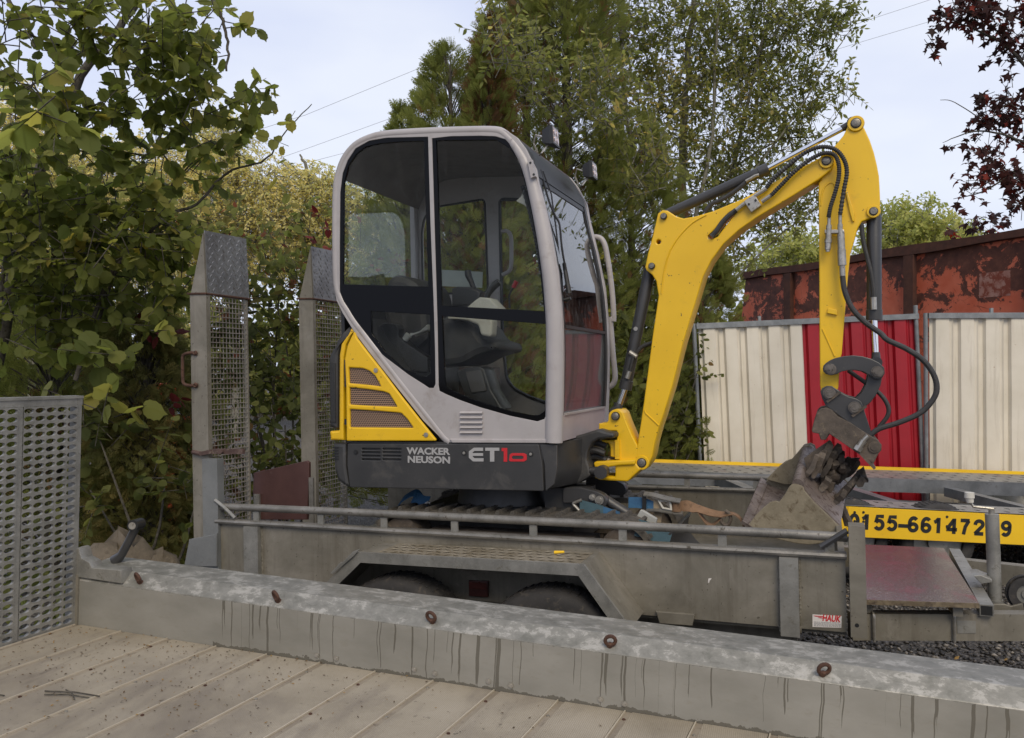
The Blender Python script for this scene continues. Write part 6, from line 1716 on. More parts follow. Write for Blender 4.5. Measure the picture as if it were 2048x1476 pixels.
# ---------------------------------------------------------------- foliage
def norm(a): return a / np.maximum(np.linalg.norm(a, axis=-1, keepdims=True), 1e-9)
def tmpl(pts, faces): return np.array(pts, float), faces
def half_leaf(outline, fold, droop):
    """rounded leaf folded along its midrib: outline is the right half, base to tip (x, y)"""
    n = len(outline)
    pts = [(x, y, -fold * x - droop * y * y) for x, y in outline]
    pts += [(-x, y, -fold * x * .8 - droop * y * y) for x, y in outline[1:-1]]
    mid = len(pts)
    pts.append((0, .5, .02 - droop * .25))
    r = list(range(n)); l = [0] + list(range(n, 2 * n - 2)) + [n - 1]
    return tmpl(pts, [tuple(r + [mid]), tuple([mid] + l[::-1])])
HAZEL = half_leaf([(0, .04), (.14, -.02), (.34, .06), (.40, .16), (.48, .24), (.45, .38), (.5, .5), (.41, .64), (.40, .74), (.24, .84), (.12, .9), (0, 1.08)], .28, .3)
LANCE = half_leaf([(0, 0), (.2, .25), (.21, .55), (0, 1)], .2, .15)
TINY = tmpl([(0, 0, 0), (.26, .45, .05), (0, 1, -.05), (-.26, .45, .05)], [(0, 1, 2), (0, 2, 3)])
SHRUBT = half_leaf([(0, 0), (.26, .12), (.36, .42), (.2, .8), (0, 1)], .25, .22)
MAPLE = tmpl([(0, 0, 0), (.32, .08, -.05), (.22, .28, .0), (.55, .45, -.12), (.28, .55, -.03), (.16, .62, 0), (0, 1.02, -.12), (-.16, .62, 0), (-.28, .55, -.03), (-.55, .45, -.12), (-.22, .28, 0), (-.32, .08, -.05), (0, .42, .06)],
             [(0, 1, 2, 12), (2, 3, 4, 12), (4, 5, 12), (5, 6, 7, 12), (7, 8, 12), (8, 9, 10, 12), (10, 11, 0, 12)])
def make_spray():
    pts, fc = [], []
    def kite(x0, y0, dx, dy, w, z):
        o = len(pts)
        nx, ny = -dy, dx
        pts.extend([(x0, y0, 0), (x0 + dx * .5 + nx * w, y0 + dy * .5 + ny * w, z * .5), (x0 + dx, y0 + dy, z), (x0 + dx * .5 - nx * w, y0 + dy * .5 - ny * w, z * .5)])
        fc.append((o, o + 1, o + 2, o + 3))
    kite(0, 0, 0, 1.0, .03, -.1)
    for i in range(5):
        y = .08 + .17 * i
        L_ = .50 * (1 - .85 * abs(y - .32))
        for s_ in (-1, 1):
            yy = y + (.07 if s_ > 0 else 0)
            dx, dy = s_ * L_ * .66, L_ * .75
            kite(0, yy, dx, dy, .085, -.14 * L_)
            kite(dx * .42, yy + dy * .42, s_ * L_ * .5, L_ * .16, .12, -.06)
            kite(dx * .36, yy + dy * .36, s_ * L_ * .06, L_ * .52, .12, .03)
    return tmpl(pts, fc)
SPRAY = make_spray()

def orient(D, Nn):
    """3x3 frames with y along D and z near Nn"""
    y = norm(D); x = norm(np.cross(y, Nn)); z = np.cross(x, y)
    return np.stack([x, y, z], -1)
def leaf_mesh(name, T, P, R, sz, tint, mat):
    tv, tf = T
    n = len(P)
    v = np.einsum('nij,kj->nki', R, tv) * sz[:, None, None] + P[:, None]
    k = len(tv)
    fl_ = np.concatenate([np.array(f) for f in tf])
    sizes = np.array([len(f) for f in tf])
    F = (fl_[None] + (np.arange(n) * k)[:, None]).reshape(-1)
    return np_mesh(name, v.reshape(-1, 3), F, np.tile(sizes, n), mat, np.repeat(np.clip(tint, 0, 1), len(tf)))
def twigs(blobs, per, L, k, updir=.3, droop=0.0, seed=1):
    """twigs scattered through ellipsoids: returns leaf positions, axes, normals, twig ids, twig segments"""
    r = np.random.default_rng(seed)
    Ps, Ds, Ns, seg, ids, sh = [], [], [], [], [], []
    tid = 0
    for b in blobs:
        c, e = np.array(b[:3]), np.array(b[3:6])
        n = max(1, int(per * (b[6] if len(b) > 6 else 1.0) * e[0] * e[2] * 10))
        q = norm(r.normal(size=(n, 3))) * r.random((n, 1)) ** .42
        s = c + q * e
        d = norm(q * .7 + r.normal(size=(n, 3)) * .6 + np.array([0, 0, updir]))
        l = L * r.uniform(.6, 1.3, n)
        t = (np.arange(k) + .5) / k
        bend = np.array([0, 0, -droop])
        pos = s[:, None] + d[:, None] * (l[:, None] * t)[..., None] + bend * (l[:, None] * t ** 2)[..., None]
        side = norm(np.cross(d, r.normal(size=(n, 3))))
        alt = np.where(np.arange(k) % 2, 1, -1)
        ld = d[:, None] * .55 + side[:, None] * alt[None, :, None] * .8 + np.array([0, 0, -.28]) + r.normal(size=(n, k, 3)) * .35 + bend * .5
        nn = np.array([0, -.25, .8]) + r.normal(size=(n, k, 3)) * .55
        Ps.append(pos.reshape(-1, 3)); Ds.append(ld.reshape(-1, 3)); Ns.append(nn.reshape(-1, 3))
        ids.append(np.repeat(np.arange(n) + tid, k)); tid += n
        sh.append(np.repeat(r.normal(0, .12) + r.normal(0, .1, n), k))
        seg.append(np.stack([s - d * l[:, None] * .4, s + d * l[:, None] * .5 + bend * (l[:, None] * .25), s + d * l[:, None] + bend * l[:, None]], 1))
    return np.concatenate(Ps), np.concatenate(Ds), np.concatenate(Ns), np.concatenate(sh), np.concatenate(seg)
def twig_mesh(name, seg, w, mat):
    """thin three-sided twigs"""
    n = len(seg)
    ang = np.array([0, 2.09, 4.19])
    d = norm(seg[:, 2] - seg[:, 0])
    a = norm(np.cross(d, np.array([.3, .2, 1.0]))); b = np.cross(a, d)
    ringo = a[:, None] * np.cos(ang)[None, :, None] + b[:, None] * np.sin(ang)[None, :, None]
    v = np.stack([seg[:, i, None] + ringo * w * (1.2, .9, .35)[i] for i in range(3)], 1).reshape(-1, 3)
    f = []
    for i in range(2):
        for j in range(3):
            f.append((i * 3 + j, i * 3 + (j + 1) % 3, (i + 1) * 3 + (j + 1) % 3, (i + 1) * 3 + j))
    F = (np.array(f)[None] + (np.arange(n) * 9)[:, None, None]).reshape(-1)
    return np_mesh(name, v, F, np.full(n * 6, 4), mat, None, True)

def limbs(t, paths, mat, name='limb', parent=None):
    """each limb a tapered tube with a little wander"""
    first = None
    for i, (pts, r0, r1) in enumerate(paths):
        p = cr_spline(pts, 6)
        q = []
        for j, a in enumerate(p):
            q.append((a[0] + rnd.uniform(-.5, .5) * r0 * .8, a[1] + rnd.uniform(-.5, .5) * r0 * .8, a[2]))
        m = MB(); m.tube(q, list(np.linspace(r0, r1, len(q))), 8)
        o = t.part('trunk' if i == 0 else name, m, mat, first if i and parent is None else parent, smooth=60)
        if i == 0: first = o
    return first

def leafy(t, T, mat, blobs, per, L, k, size, seed, tw=.004, twm=None, updir=.3, droop=0.0, tint0=.45, tvar=.22, singles=0, name='crown', red=0.0):
    P, D, Nn, sh, seg = twigs(blobs, per, L, k, updir, droop, seed)
    r = np.random.default_rng(seed + 50)
    sz = size * r.uniform(.65, 1.25, len(P))
    R = orient(D, Nn)
    tint = tint0 + sh + r.normal(0, tvar, len(P))
    if red: tint = np.where(r.random(len(P)) < red, r.uniform(.9, 1, len(P)), np.minimum(tint, .88))
    bx_, by_, bz_ = t.base
    off = np.array(t.base)
    keep = np.ones(len(P), bool)
    if singles:
        u = 1024 + 1650 * P[:, 0] / P[:, 1]; w_ = 738 - 1650 * (P[:, 2] - 1.6) / P[:, 1]
        vis = (u > 0) & (u < 2048) & (w_ > 0) & (w_ < 1476)
        key = np.where(vis, sz / P[:, 1], 0)
        idx = np.argsort(-key)[:singles]
        keep[idx] = False
        vm = []
        for j in range(6):
            tt = np.array([.1, .3, .42, .55, .7, .92][j:j + 1])
            vm.append((tt[0], leaf_mesh('leaf', T, np.zeros((1, 3)), np.eye(3)[None], np.ones(1), tt, mat)))
        for i in idx:
            me = min(vm, key=lambda a: abs(a[0] - tint[i]))[1]
            o = child(t.o, 'leaf', me)
            M_ = Matrix(R[i].tolist()).to_4x4()
            o.matrix_basis = Matrix.Translation(P[i] - off) @ M_ @ Matrix.Scale(float(sz[i]), 4)
    if keep.any(): child(t.o, name, leaf_mesh(name, T, P[keep] - off, R[keep], sz[keep], tint[keep], mat), kind='stuff')
    if twm: child(t.o, 'twigs', twig_mesh('twigs', seg - off, tw, twm), kind='stuff')
    return len(P)

def thuja(u_x, y, ztop, R0, n, seed, label, brown=.1, name='thuja_tree', mat=None, size=.125, z0=.05, lean=0.0, power=.75, cat='conifer', group='thuja trees behind the excavator', droop=0.0):
    """columnar conifer: flat fronds all the way in from a ragged cone"""
    r = np.random.default_rng(seed)
    t = Thing(name, label, cat, FW, (u_x, y, 0), group)
    m = MB(); m.tube([(u_x, y, 0), (u_x + .03, y, ztop * .5), (u_x + lean, y, ztop * .96)], [.06 + R0 * .05, .04 + R0 * .02, .008], 8)
    tr_ = t.part('trunk', m, BARKL if brown > .2 else BARK)
    h = 1 - np.sqrt(r.random(n) * .98)
    h = np.clip(h, .0, .995)
    nb = 64
    # boughs give the crown its ragged outline
    bh_, ba_, bl_ = r.random(nb) ** 1.0, r.uniform(0, 6.28, nb), r.uniform(.72, 1.22, nb)
    w = r.integers(0, nb, n)
    own = r.random(n) < .7
    ang = np.where(own, ba_[w] + r.normal(0, .35, n), r.uniform(0, 6.28, n))
    hh = np.where(own, np.clip(bh_[w] * .96 + r.normal(0, .045, n), 0, .99), h)
    rad_ = R0 * (1 - hh) ** power * np.where(own, bl_[w], .85)
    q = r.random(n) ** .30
    rr_ = rad_ * q
    P = np.stack([u_x + lean * hh + rr_ * np.cos(ang), y + rr_ * np.sin(ang), z0 + (ztop - z0) * hh + q * rad_ * .32], 1)
    out = np.stack([np.cos(ang), np.sin(ang), np.zeros(n)], 1)
    D = out * .75 + np.array([0, 0, .75 - droop]) + r.normal(size=(n, 3)) * .4
    Nn = np.cross(out, np.array([0, 0, 1.0])) + r.normal(size=(n, 3)) * .7
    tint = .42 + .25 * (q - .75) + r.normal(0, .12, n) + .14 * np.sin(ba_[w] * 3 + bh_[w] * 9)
    br_b = r.random(nb) < brown
    isb = (br_b[w] & (r.random(n) < .75)) | (r.random(n) < brown * .25)
    tint = np.where(isb, r.uniform(.84, 1, n), np.clip(tint, 0, .77))
    sz = size * r.uniform(.6, 1.3, n)
    off = np.array(t.base)
    child(t.o, 'crown', leaf_mesh('crown', SPRAY, P - off, orient(D, Nn), sz, tint, mat or L_THUJA), kind='stuff')
    k = n // 14
    seg = np.stack([np.stack([np.full(k, u_x), np.full(k, y), P[:k, 2] - .3], 1), (P[:k] + np.array([u_x, y, 0]) * np.array([1, 1, 0]) + np.array([0, 0, 0])) * np.array([.5, .5, 1]) + np.array([0, 0, -.12]), P[:k]], 1)
    child(t.o, 'boughs', twig_mesh('boughs', seg - off, .007, BARK), kind='stuff')
    return t


TH = [(-0.6162,8.2,4.8104),(-1.1082,8.2,4.2141)] + [(-0.2316,7.8,4.9185)] + [(0.591,9.2,7.1646)] + [(1.3874,9.7,4.6158)] + [(0.1481,9.4,6.488)] + [(2.2788,10.0,3.0121)]
thuja(TH[0][0], 8.2, TH[0][2], 1.25, 6800, 21, 'green pointed thuja whose tip stands just right of the sky gap', .04, power=.72)
thuja(TH[1][0], 8.3, TH[1][2], .85, 2800, 22, 'lowest thuja tip peeping over the rear of the cab roof', .04, power=.72)
thuja(TH[2][0], 7.8, TH[2][2], .72, 5000, 23, 'thin thuja with purplish brown dying tip', .42, power=.8)
thuja(TH[3][0], 9.2, TH[3][2], 1.3, 9500, 24, 'tallest thuja with bare pale stem showing, right of the brown one', .12, power=.6)
thuja(TH[4][0], 9.7, TH[4][2], 1.15, 8200, 25, 'bright green thuja behind the boom ram', .14, power=.55)
thuja(TH[5][0], 9.4, TH[5][2], 1.0, 5200, 26, 'thuja hidden behind the brown-tipped one', .1, power=.65)
thuja(TH[6][0], 10.0, TH[6][2], .9, 3600, 27, 'low thuja beside the end of the rusty skip', .12, power=.5)
gl = [(-3.5646,6.4,2.2904)][0]
thuja(gl[0], 6.4, gl[2], .85, 4600, 31, 'low green thuja behind the perforated ramp', .05, size=.11, power=.5, group='thuja trees at the left')
gl = [(-2.7136,6.1,2.0732)][0]
thuja(gl[0], 6.1, gl[2], .44, 4200, 32, 'browning thuja left of the nearer mesh ramp', .0, mat=L_BROWN, size=.1, power=.35, group='thuja trees at the left', droop=.9, name='browning_thuja')

# hazel reaching in from the left
HZ = Thing('hazel_tree', 'hazel tree with large round leaves overhanging from the top left corner', 'tree', FW, (-4.0, 5.4, 0))
limbs(HZ, [([(-3.8827,5.6,-0.3074),(-3.5433,5.6,1.3896),(-3.2718,5.6,2.6793),(-2.9663,5.6,3.4938),(-2.6269,5.6,3.969),(-2.3554,5.6,4.3762)], .05, .018),
           ([(-2.8604,5.4,1.528),(-2.6476,5.4,2.1825),(-2.4513,5.4,2.4051),(-2.2549,5.4,2.608),(-2.0585,5.4,2.68),(-1.8622,5.4,2.8862),(-1.6167,5.4,2.968),(-1.5185,5.4,3.1055),(-1.3156,5.4,3.3345)], .016, .003),
           ([(-2.8133,5.5,1.7267),(-2.6133,5.5,2.3267),(-2.3467,5.5,2.7267),(-2.1633,5.5,2.9433),(-2.0633,5.5,3.02)], .013, .003),
           ([(-1.8531,4.9,3.9104),(-1.764,4.9,3.7679),(-1.7105,4.9,3.6491),(-1.6868,4.9,3.4947),(-1.6957,4.9,3.3699)], .013, .006),
           ([(-2.9435,5.2,3.9888),(-2.7544,5.2,3.7998),(-2.5496,5.2,3.6989),(-2.2817,5.2,3.5161)], .012, .005),
           ([(-3.0727,5.0,3.8667),(-2.9667,5.0,3.7152),(-2.8758,5.0,3.5939),(-2.7394,5.0,3.5636)], .013, .006),
           ([(-3.2892,5.3,2.0433),(-3.1928,5.3,2.6215),(-3.0322,5.3,2.8463),(-2.9359,5.3,3.1675)], .014, .006)], BARK)
hb1 = [(-2.717,4.7,3.56,0.342,0.4,0.256),(-2.497,5.0,3.564,0.394,0.45,0.333),(-2.145,5.1,3.757,0.34,0.4,0.247),(-2.269,5.1,3.263,0.433,0.4,0.278),(-2.714,4.9,3.049,0.416,0.45,0.327),(-1.944,5.1,3.572,0.185,0.25,0.278),(-1.919,5.2,3.217,0.221,0.25,0.236),(-3.038,5.2,2.602,0.378,0.45,0.347),(-2.697,5.4,2.706,0.458,0.45,0.327),(-2.239,5.4,2.935,0.295,0.3,0.196),(-3.17,5.6,2.17,0.441,0.4,0.373),(-2.721,5.8,2.296,0.387,0.4,0.352),(-1.69,4.9,3.613,0.077,0.1,0.119),(-1.683,5.2,3.217,0.11,0.12,0.142),(-2.288,5.6,2.51,0.204,0.2,0.204),(-2.921,5.0,2.321,0.364,0.25,0.273),(-2.578,5.1,2.397,0.371,0.25,0.247),(-2.282,5.2,2.445,0.284,0.25,0.252),(-2.754,5.2,2.035,0.41,0.25,0.221),(-2.271,5.4,2.183,0.196,0.2,0.229),(-3.101,5.2,1.909,0.252,0.2,0.252)]
leafy(HZ, HAZEL, L_HAZEL, hb1, 31, .24, 6, .078, 3, .0035, BARK, singles=250, tint0=.40)
hb2 = [(-1.51,5.2,3.359,0.126,0.1,0.088),(-1.384,5.2,3.248,0.11,0.1,0.095),(-1.462,5.2,3.169,0.126,0.1,0.095),(-1.368,5.2,3.006,0.113,0.1,0.069),(-1.32,5.2,2.87,0.088,0.08,0.063),(-1.667,5.3,3.007,0.128,0.1,0.096),(-1.415,5.2,2.823,0.11,0.1,0.079),(-1.78,5.3,2.911,0.128,0.1,0.096)]
leafy(HZ, HAZEL, L_HAZEL, hb2, 10, .16, 3, .078, 5, .002, BARKL, name='branch_tips', tint0=.5)
hb3 = [(-1.986,3.4,2.729,0.196,0.12,0.103),(-2.064,4.4,1.701,0.187,0.1,0.093),(-2.356,4.5,1.731,0.136,0.1,0.082),(-2.197,4.4,1.381,0.16,0.1,0.12),(-1.991,4.6,1.804,0.112,0.1,0.07)]
leafy(HZ, HAZEL, L_HAZEL, hb3, 22, .16, 4, .105, 6, .003, BARK, name='near_leaves', tint0=.5, singles=50)
# shrubs behind the ramps
def shrub(label, blobs, per, size, seed, mat, T=SHRUBT, name='leafy_shrub', cat='shrub', group=None, L=.22, k=6, tint0=.42, red=0.0, stems=True, singles=0):
    c = np.mean(np.array([b[:3] for b in blobs]), 0)
    t = Thing(name, label, cat, FW, (float(c[0]), float(c[1]), 0), group)
    if stems:
        for b in blobs[:6]:
            m = MB(); m.tube(cr_spline([(c[0] + rnd.uniform(-.2, .2), b[1] + .05, 0), ((c[0] + b[0]) / 2 + rnd.uniform(-.1, .1), b[1], b[2] * .5), (b[0], b[1], b[2])], 4), list(np.linspace(.014, .005, 9)), 6)
            t.part('stem', m, BARK)
    leafy(t, T, mat, blobs, per * 1.7, L, k, size, seed, .003, BARK, tint0=tint0, red=red, singles=singles)
    return t
shrub('dark leafy shrub filling the gap between the two mesh ramps', [(-1.94,6.9,2.344,0.376,0.35,0.376),(-1.965,6.7,1.754,0.406,0.35,0.447),(-1.816,6.6,1.152,0.4,0.35,0.44),(-2.317,6.9,2.01,0.376,0.35,0.502),(-2.331,6.7,1.145,0.406,0.35,0.528),(-1.696,6.6,0.712,0.44,0.3,0.32),(-2.182,6.5,0.647,0.315,0.3,0.276),(-1.714,7.0,2.016,0.339,0.3,0.509)], 15, .08, 41, L_SHRUB, red=.04, tint0=.36)
shrub('reddish autumn shrub showing above the ramps', [(-2.321,7.6,2.834,0.553,0.35,0.276),(-1.722,7.4,2.667,0.314,0.3,0.359),(-2.782,7.6,2.788,0.368,0.3,0.322),(-1.492,7.6,2.42,0.415,0.35,0.507),(-1.216,7.6,2.051,0.415,0.35,0.553)], 14, .075, 42, L_SHRUB, tint0=.62, red=.10)
shrub('creeper with crimson leaves beside the rear cab post', [(-1.504,6.6,2.792,0.088,0.08,0.12),(-1.488,6.6,2.592,0.08,0.08,0.088),(-1.576,6.6,2.672,0.088,0.08,0.072)], 16, .062, 43, L_RED, tint0=.5, L=.12, k=4, stems=False, name='red_creeper', cat='creeper')
shrub('row of dark red leaves hanging left of the mesh ramp', [(-2.428,5.9,1.85,0.161,0.08,0.064),(-2.589,5.9,1.897,0.089,0.06,0.05),(-2.553,5.9,1.325,0.143,0.06,0.057)], 26, .085, 44, L_RED, tint0=.32, L=.14, k=3, stems=False, name='red_creeper', cat='creeper')
shrub('green undergrowth left of the nearer mesh ramp', [(-2.42,6.2,0.991,0.188,0.25,0.451),(-2.573,6.3,1.516,0.191,0.2,0.267),(-2.864,5.6,0.779,0.204,0.2,0.204),(-2.19,5.7,0.66,0.173,0.2,0.207),(-2.797,5.6,1.118,0.17,0.15,0.272),(-2.313,5.5,0.86,0.2,0.15,0.2)], 13, .085, 45, L_SHRUB, tint0=.35)
shrub('leafy undergrowth between the boom and the white hoarding', [(1.731,8.9,1.481,0.27,0.3,0.647),(1.704,8.9,0.834,0.324,0.3,0.485),(1.233,9.0,1.153,0.382,0.3,0.709),(1.412,9.1,2.14,0.331,0.25,0.496),(1.993,8.7,0.904,0.063,0.04,0.137),(1.973,8.75,1.589,0.042,0.04,0.265)], 15, .07, 46, L_SHRUB, tint0=.42)
shrub('pale yellow-green climber leaves beside the cab hand rail', [(0.752,6.6,2.552,0.08,0.06,0.18),(0.804,6.6,2.312,0.056,0.05,0.096),(0.763,6.7,2.079,0.065,0.06,0.122),(0.735,6.7,1.754,0.057,0.05,0.081)], 16, .075, 47, L_YEL, tint0=.4, L=.1, k=3, stems=False, name='climber', cat='creeper')
shrub('dense dark bushes seen through the cab windows', [(-1.039,8.4,2.099,0.611,0.4,0.916),(-0.326,8.4,2.099,0.611,0.4,1.018),(0.278,8.2,1.789,0.547,0.4,0.994),(-1.437,7.8,1.307,0.52,0.35,0.756),(0.794,8.4,1.488,0.407,0.3,0.916)], 9, .10, 48, L_SHRUB, tint0=.5)

shrub('light green bushes added behind the hazel branches to lighten their dark gaps', [(-4.294,7.2,3.075,0.48,0.3,0.393),(-3.734,7.3,3.007,0.487,0.3,0.398),(-3.202,7.4,2.981,0.404,0.3,0.359),(-4.09,7.0,2.355,0.467,0.3,0.382),(-3.46,7.1,2.366,0.43,0.3,0.387),(-2.985,7.2,2.377,0.262,0.3,0.349)], 13, .085, 50, L_POPLAR, tint0=.62)  # added bushes with paler leaves, to brighten the dark gaps in the hazel
# tall thin-leaved tree behind the boom
PP = Thing('poplar_tree', 'tall airy tree with small pointed leaves and slender grey stems behind the boom', 'tree', FW, (2.6, 10.8, 0))
limbs(PP, [([(2.3629,10.8,-0.1149),(2.2778,10.8,2.7651),(2.232,10.8,4.2705),(2.3171,10.8,5.6451),(2.4284,10.8,7.216)], .07, .03), ([(2.2228,10.6,2.3581),(1.7731,10.6,3.7714),(1.484,10.6,4.7993),(1.3876,10.6,5.9556),(1.3555,10.6,6.9193)], .035, .015), ([(2.2857,10.9,2.7759),(2.8142,10.9,3.965),(3.0784,10.9,4.9559),(3.3427,10.9,6.0789),(3.5408,10.9,6.8716)], .035, .012),
           ([(2.6977,10.7,3.6622),(3.3462,10.7,4.4404),(3.8001,10.7,5.0888),(4.1244,10.7,5.6076),(4.3838,10.7,5.9967)], .018, .004), ([(2.2145,10.5,2.9873),(2.52,10.5,4.3873),(2.5836,10.5,5.5327),(2.6473,10.5,6.6782)], .03, .012), ([(2.4178,10.9,2.1153),(2.9463,10.9,2.7759),(3.5408,10.9,3.3704),(4.0033,10.9,3.7007)], .02, .005), ([(2.8802,10.9,4.2292),(3.5408,10.9,4.6256),(4.0693,10.9,4.6916),(4.3996,10.9,5.121)], .014, .003)], BARKL)
pb = [(1.356,10.6,5.956,0.61,0.6,0.771),(2.101,10.8,5.972,0.72,0.6,0.851),(2.946,10.9,6.079,0.727,0.6,0.793),(3.673,10.9,6.145,0.595,0.5,0.595),(4.097,10.8,6.038,0.327,0.3,0.327),(1.855,10.7,4.829,0.648,0.6,0.713),(2.723,10.8,4.991,0.72,0.6,0.72),(3.475,10.9,5.22,0.595,0.4,0.528),(4.069,10.9,5.22,0.297,0.3,0.363),(2.527,10.8,3.878,0.72,0.5,0.589),(3.277,10.9,4.295,0.595,0.4,0.462),(3.739,10.9,4.692,0.363,0.3,0.297),(2.723,10.8,3.223,0.458,0.4,0.393),(3.475,10.9,3.569,0.396,0.3,0.33),(3.904,10.9,3.767,0.264,0.2,0.33),(2.64,11.0,2.787,0.267,0.3,0.333),(4.359,10.8,6.136,0.223,0.2,0.183),(4.425,10.8,5.187,0.131,0.1,0.164),(0.167,10.6,6.148,0.385,0.4,0.45),(0.874,10.6,5.956,0.45,0.5,0.642),(0.175,8.0,4.451,0.339,0.2,0.339),(0.875,8.2,4.274,0.398,0.2,0.447),(1.354,8.4,3.677,0.305,0.2,0.407),(-0.105,7.2,4.428,0.218,0.15,0.262)]
leafy(PP, LANCE, L_POPLAR, pb, 44, .34, 9, .082, 8, .004, BARKL, updir=.55, tint0=.42)
# red maple at the right
MP = Thing('maple_tree', 'purple-red maple reaching in from the right edge', 'tree', FW, (5.0, 6.6, 0))
limbs(MP, [([(5.104,6.6,-0.448),(4.904,6.6,1.752),(4.704,6.6,3.152),(4.504,6.6,4.232)], .08, .03), ([(4.824,6.6,2.872),(4.304,6.6,3.752),(3.984,6.6,4.152),(3.704,6.6,4.312),(3.424,6.6,4.432)], .02, .003), ([(4.7903,6.5,2.5376),(4.3176,6.5,3.2073),(4.0418,6.5,3.3845),(3.6873,6.5,3.4752),(3.3918,6.5,3.3845)], .02, .002),
           ([(4.864,6.6,2.312),(4.384,6.6,2.952),(4.064,6.6,3.152),(3.744,6.6,3.012),(3.524,6.6,2.96)], .016, .002), ([(4.144,6.6,3.352),(3.824,6.6,3.552),(3.544,6.6,3.732),(3.424,6.6,3.752)], .006, .002), ([(4.4752,6.5,4.0345),(4.16,6.5,4.2709),(3.8448,6.5,4.4285),(3.5691,6.5,4.5467)], .014, .004)], BARK)
mpb = [(3.845,6.5,4.428,0.276,0.25,0.177),(4.064,6.6,4.192,0.18,0.25,0.18),(3.589,6.5,4.389,0.158,0.12,0.118),(3.301,6.5,4.192,0.071,0.06,0.071),(4.024,6.6,3.712,0.18,0.2,0.2),(3.786,6.5,3.641,0.177,0.2,0.138),(3.687,6.5,3.365,0.197,0.15,0.087),(3.944,6.6,3.192,0.2,0.2,0.16),(3.628,6.5,3.05,0.138,0.08,0.055),(4.064,6.6,2.952,0.12,0.15,0.12),(3.451,6.5,4.428,0.118,0.1,0.087)]
leafy(MP, MAPLE, L_MAPLE, mpb, 95, .16, 4, .075, 9, .0025, BARK, updir=0, singles=200, tint0=.5, red=.05)
shrub('purple-leaved maple seedling standing up behind the skip rim', [(7.617,13.5,3.858,0.45,0.2,0.131),(7.863,13.5,3.915,0.245,0.2,0.115)], 12, .16, 49, L_MAPLE, T=MAPLE, name='maple_sapling', cat='sapling', tint0=.3, L=.24, k=4)
# birches far back on the left
BT = [("pale golden birch in the distance above the mesh ramps", 51), ("pale golden birch in the distance just left of the cab", 52), ("pale golden birch glimpsed through the hazel at the far left", 53)]
for lab, sd_ in BT:
    bls = {51: [(-6.379,19.0,5.722,1.036,1.2,1.036),(-7.185,19.0,6.298,0.806,1.0,0.921),(-5.804,19.0,5.032,1.267,1.2,0.691),(-6.725,19.0,6.989,0.576,0.8,0.691),(-5.343,19.0,5.722,0.576,0.8,0.691),(-6.264,19.0,4.341,1.382,1.2,0.806)],
           52: [(-5.018,20.0,5.697,0.727,1.2,0.848),(-4.533,20.0,6.0,0.545,1.0,0.545),(-4.048,20.0,5.455,0.727,1.0,0.848),(-5.139,20.0,4.727,0.97,1.2,0.727),(-3.2,20.0,5.212,0.848,1.0,0.848),(-4.17,20.0,4.485,1.091,1.0,0.727)],
           53: [(-10.516,18.0,6.16,0.982,1.2,1.2),(-9.535,18.0,5.505,0.982,1.2,0.982),(-10.735,18.0,7.142,0.545,0.8,0.655),(-8.444,18.0,5.724,0.982,1.0,0.982),(-7.571,18.0,5.069,0.873,1.0,0.982),(-9.862,18.0,4.196,1.636,1.2,0.873),(-7.68,18.0,3.978,1.309,1.2,0.873)]}[sd_]
    c = bls[0]
    t = Thing('birch_tree', lab, 'tree', FW, (c[0], c[1], 0), 'distant birches at the left')
    limbs(t, [([(c[0], c[1], 0), (c[0] + .05, c[1], c[2]), (c[0] - .1, c[1], c[2] + c[5] * 1.3)], .09, .02), ([(c[0], c[1], c[2] * .5), (bls[1][0], bls[1][1], bls[1][2])], .04, .012), ([(c[0], c[1], c[2] * .4), (bls[2][0], bls[2][1], bls[2][2])], .04, .012)], BARKL)
    leafy(t, TINY, L_BIRCH, bls, 34, .7, 14, .095, sd_, .006, BARKL, updir=.1, droop=.7, tint0=.5)
# round trees beyond the skip
for lab, sd_, bls in (("round pale green tree rising far behind the skip", 61, [(21.634,46.0,9.629,1.533,3.0,1.171),(23.028,46.0,9.072,1.255,3.0,0.948),(20.798,46.0,8.793,1.115,3.0,1.115),(22.47,46.0,7.956,2.23,3.0,1.115)]),
                      ("pale green tree far behind the boom arm, low above the skip", 62, [(14.96,44.0,7.947,1.333,3.0,1.067),(16.16,44.0,7.147,1.333,3.0,1.067),(13.76,44.0,6.88,1.6,3.0,1.067)]),
                      ("smaller pale tree at the right end of the distant row", 63, [(26.394,50.0,9.418,1.03,3.0,0.909),(27.152,50.0,8.812,1.212,3.0,0.848)])):
    c = bls[0]
    t = Thing('distant_tree', lab, 'tree', FW, (c[0], c[1], 0), 'distant trees beyond the skip')
    limbs(t, [([(c[0], c[1], 0), (c[0], c[1], c[2])], .2, .08), ([(c[0], c[1], c[2] * .5), (bls[1][0], bls[1][1], bls[1][2])], .1, .04)], BARKL)
    leafy(t, TINY, L_FAR, bls, 13, .8, 8, .3, sd_, .012, BARKL, updir=.3, tint0=.5)
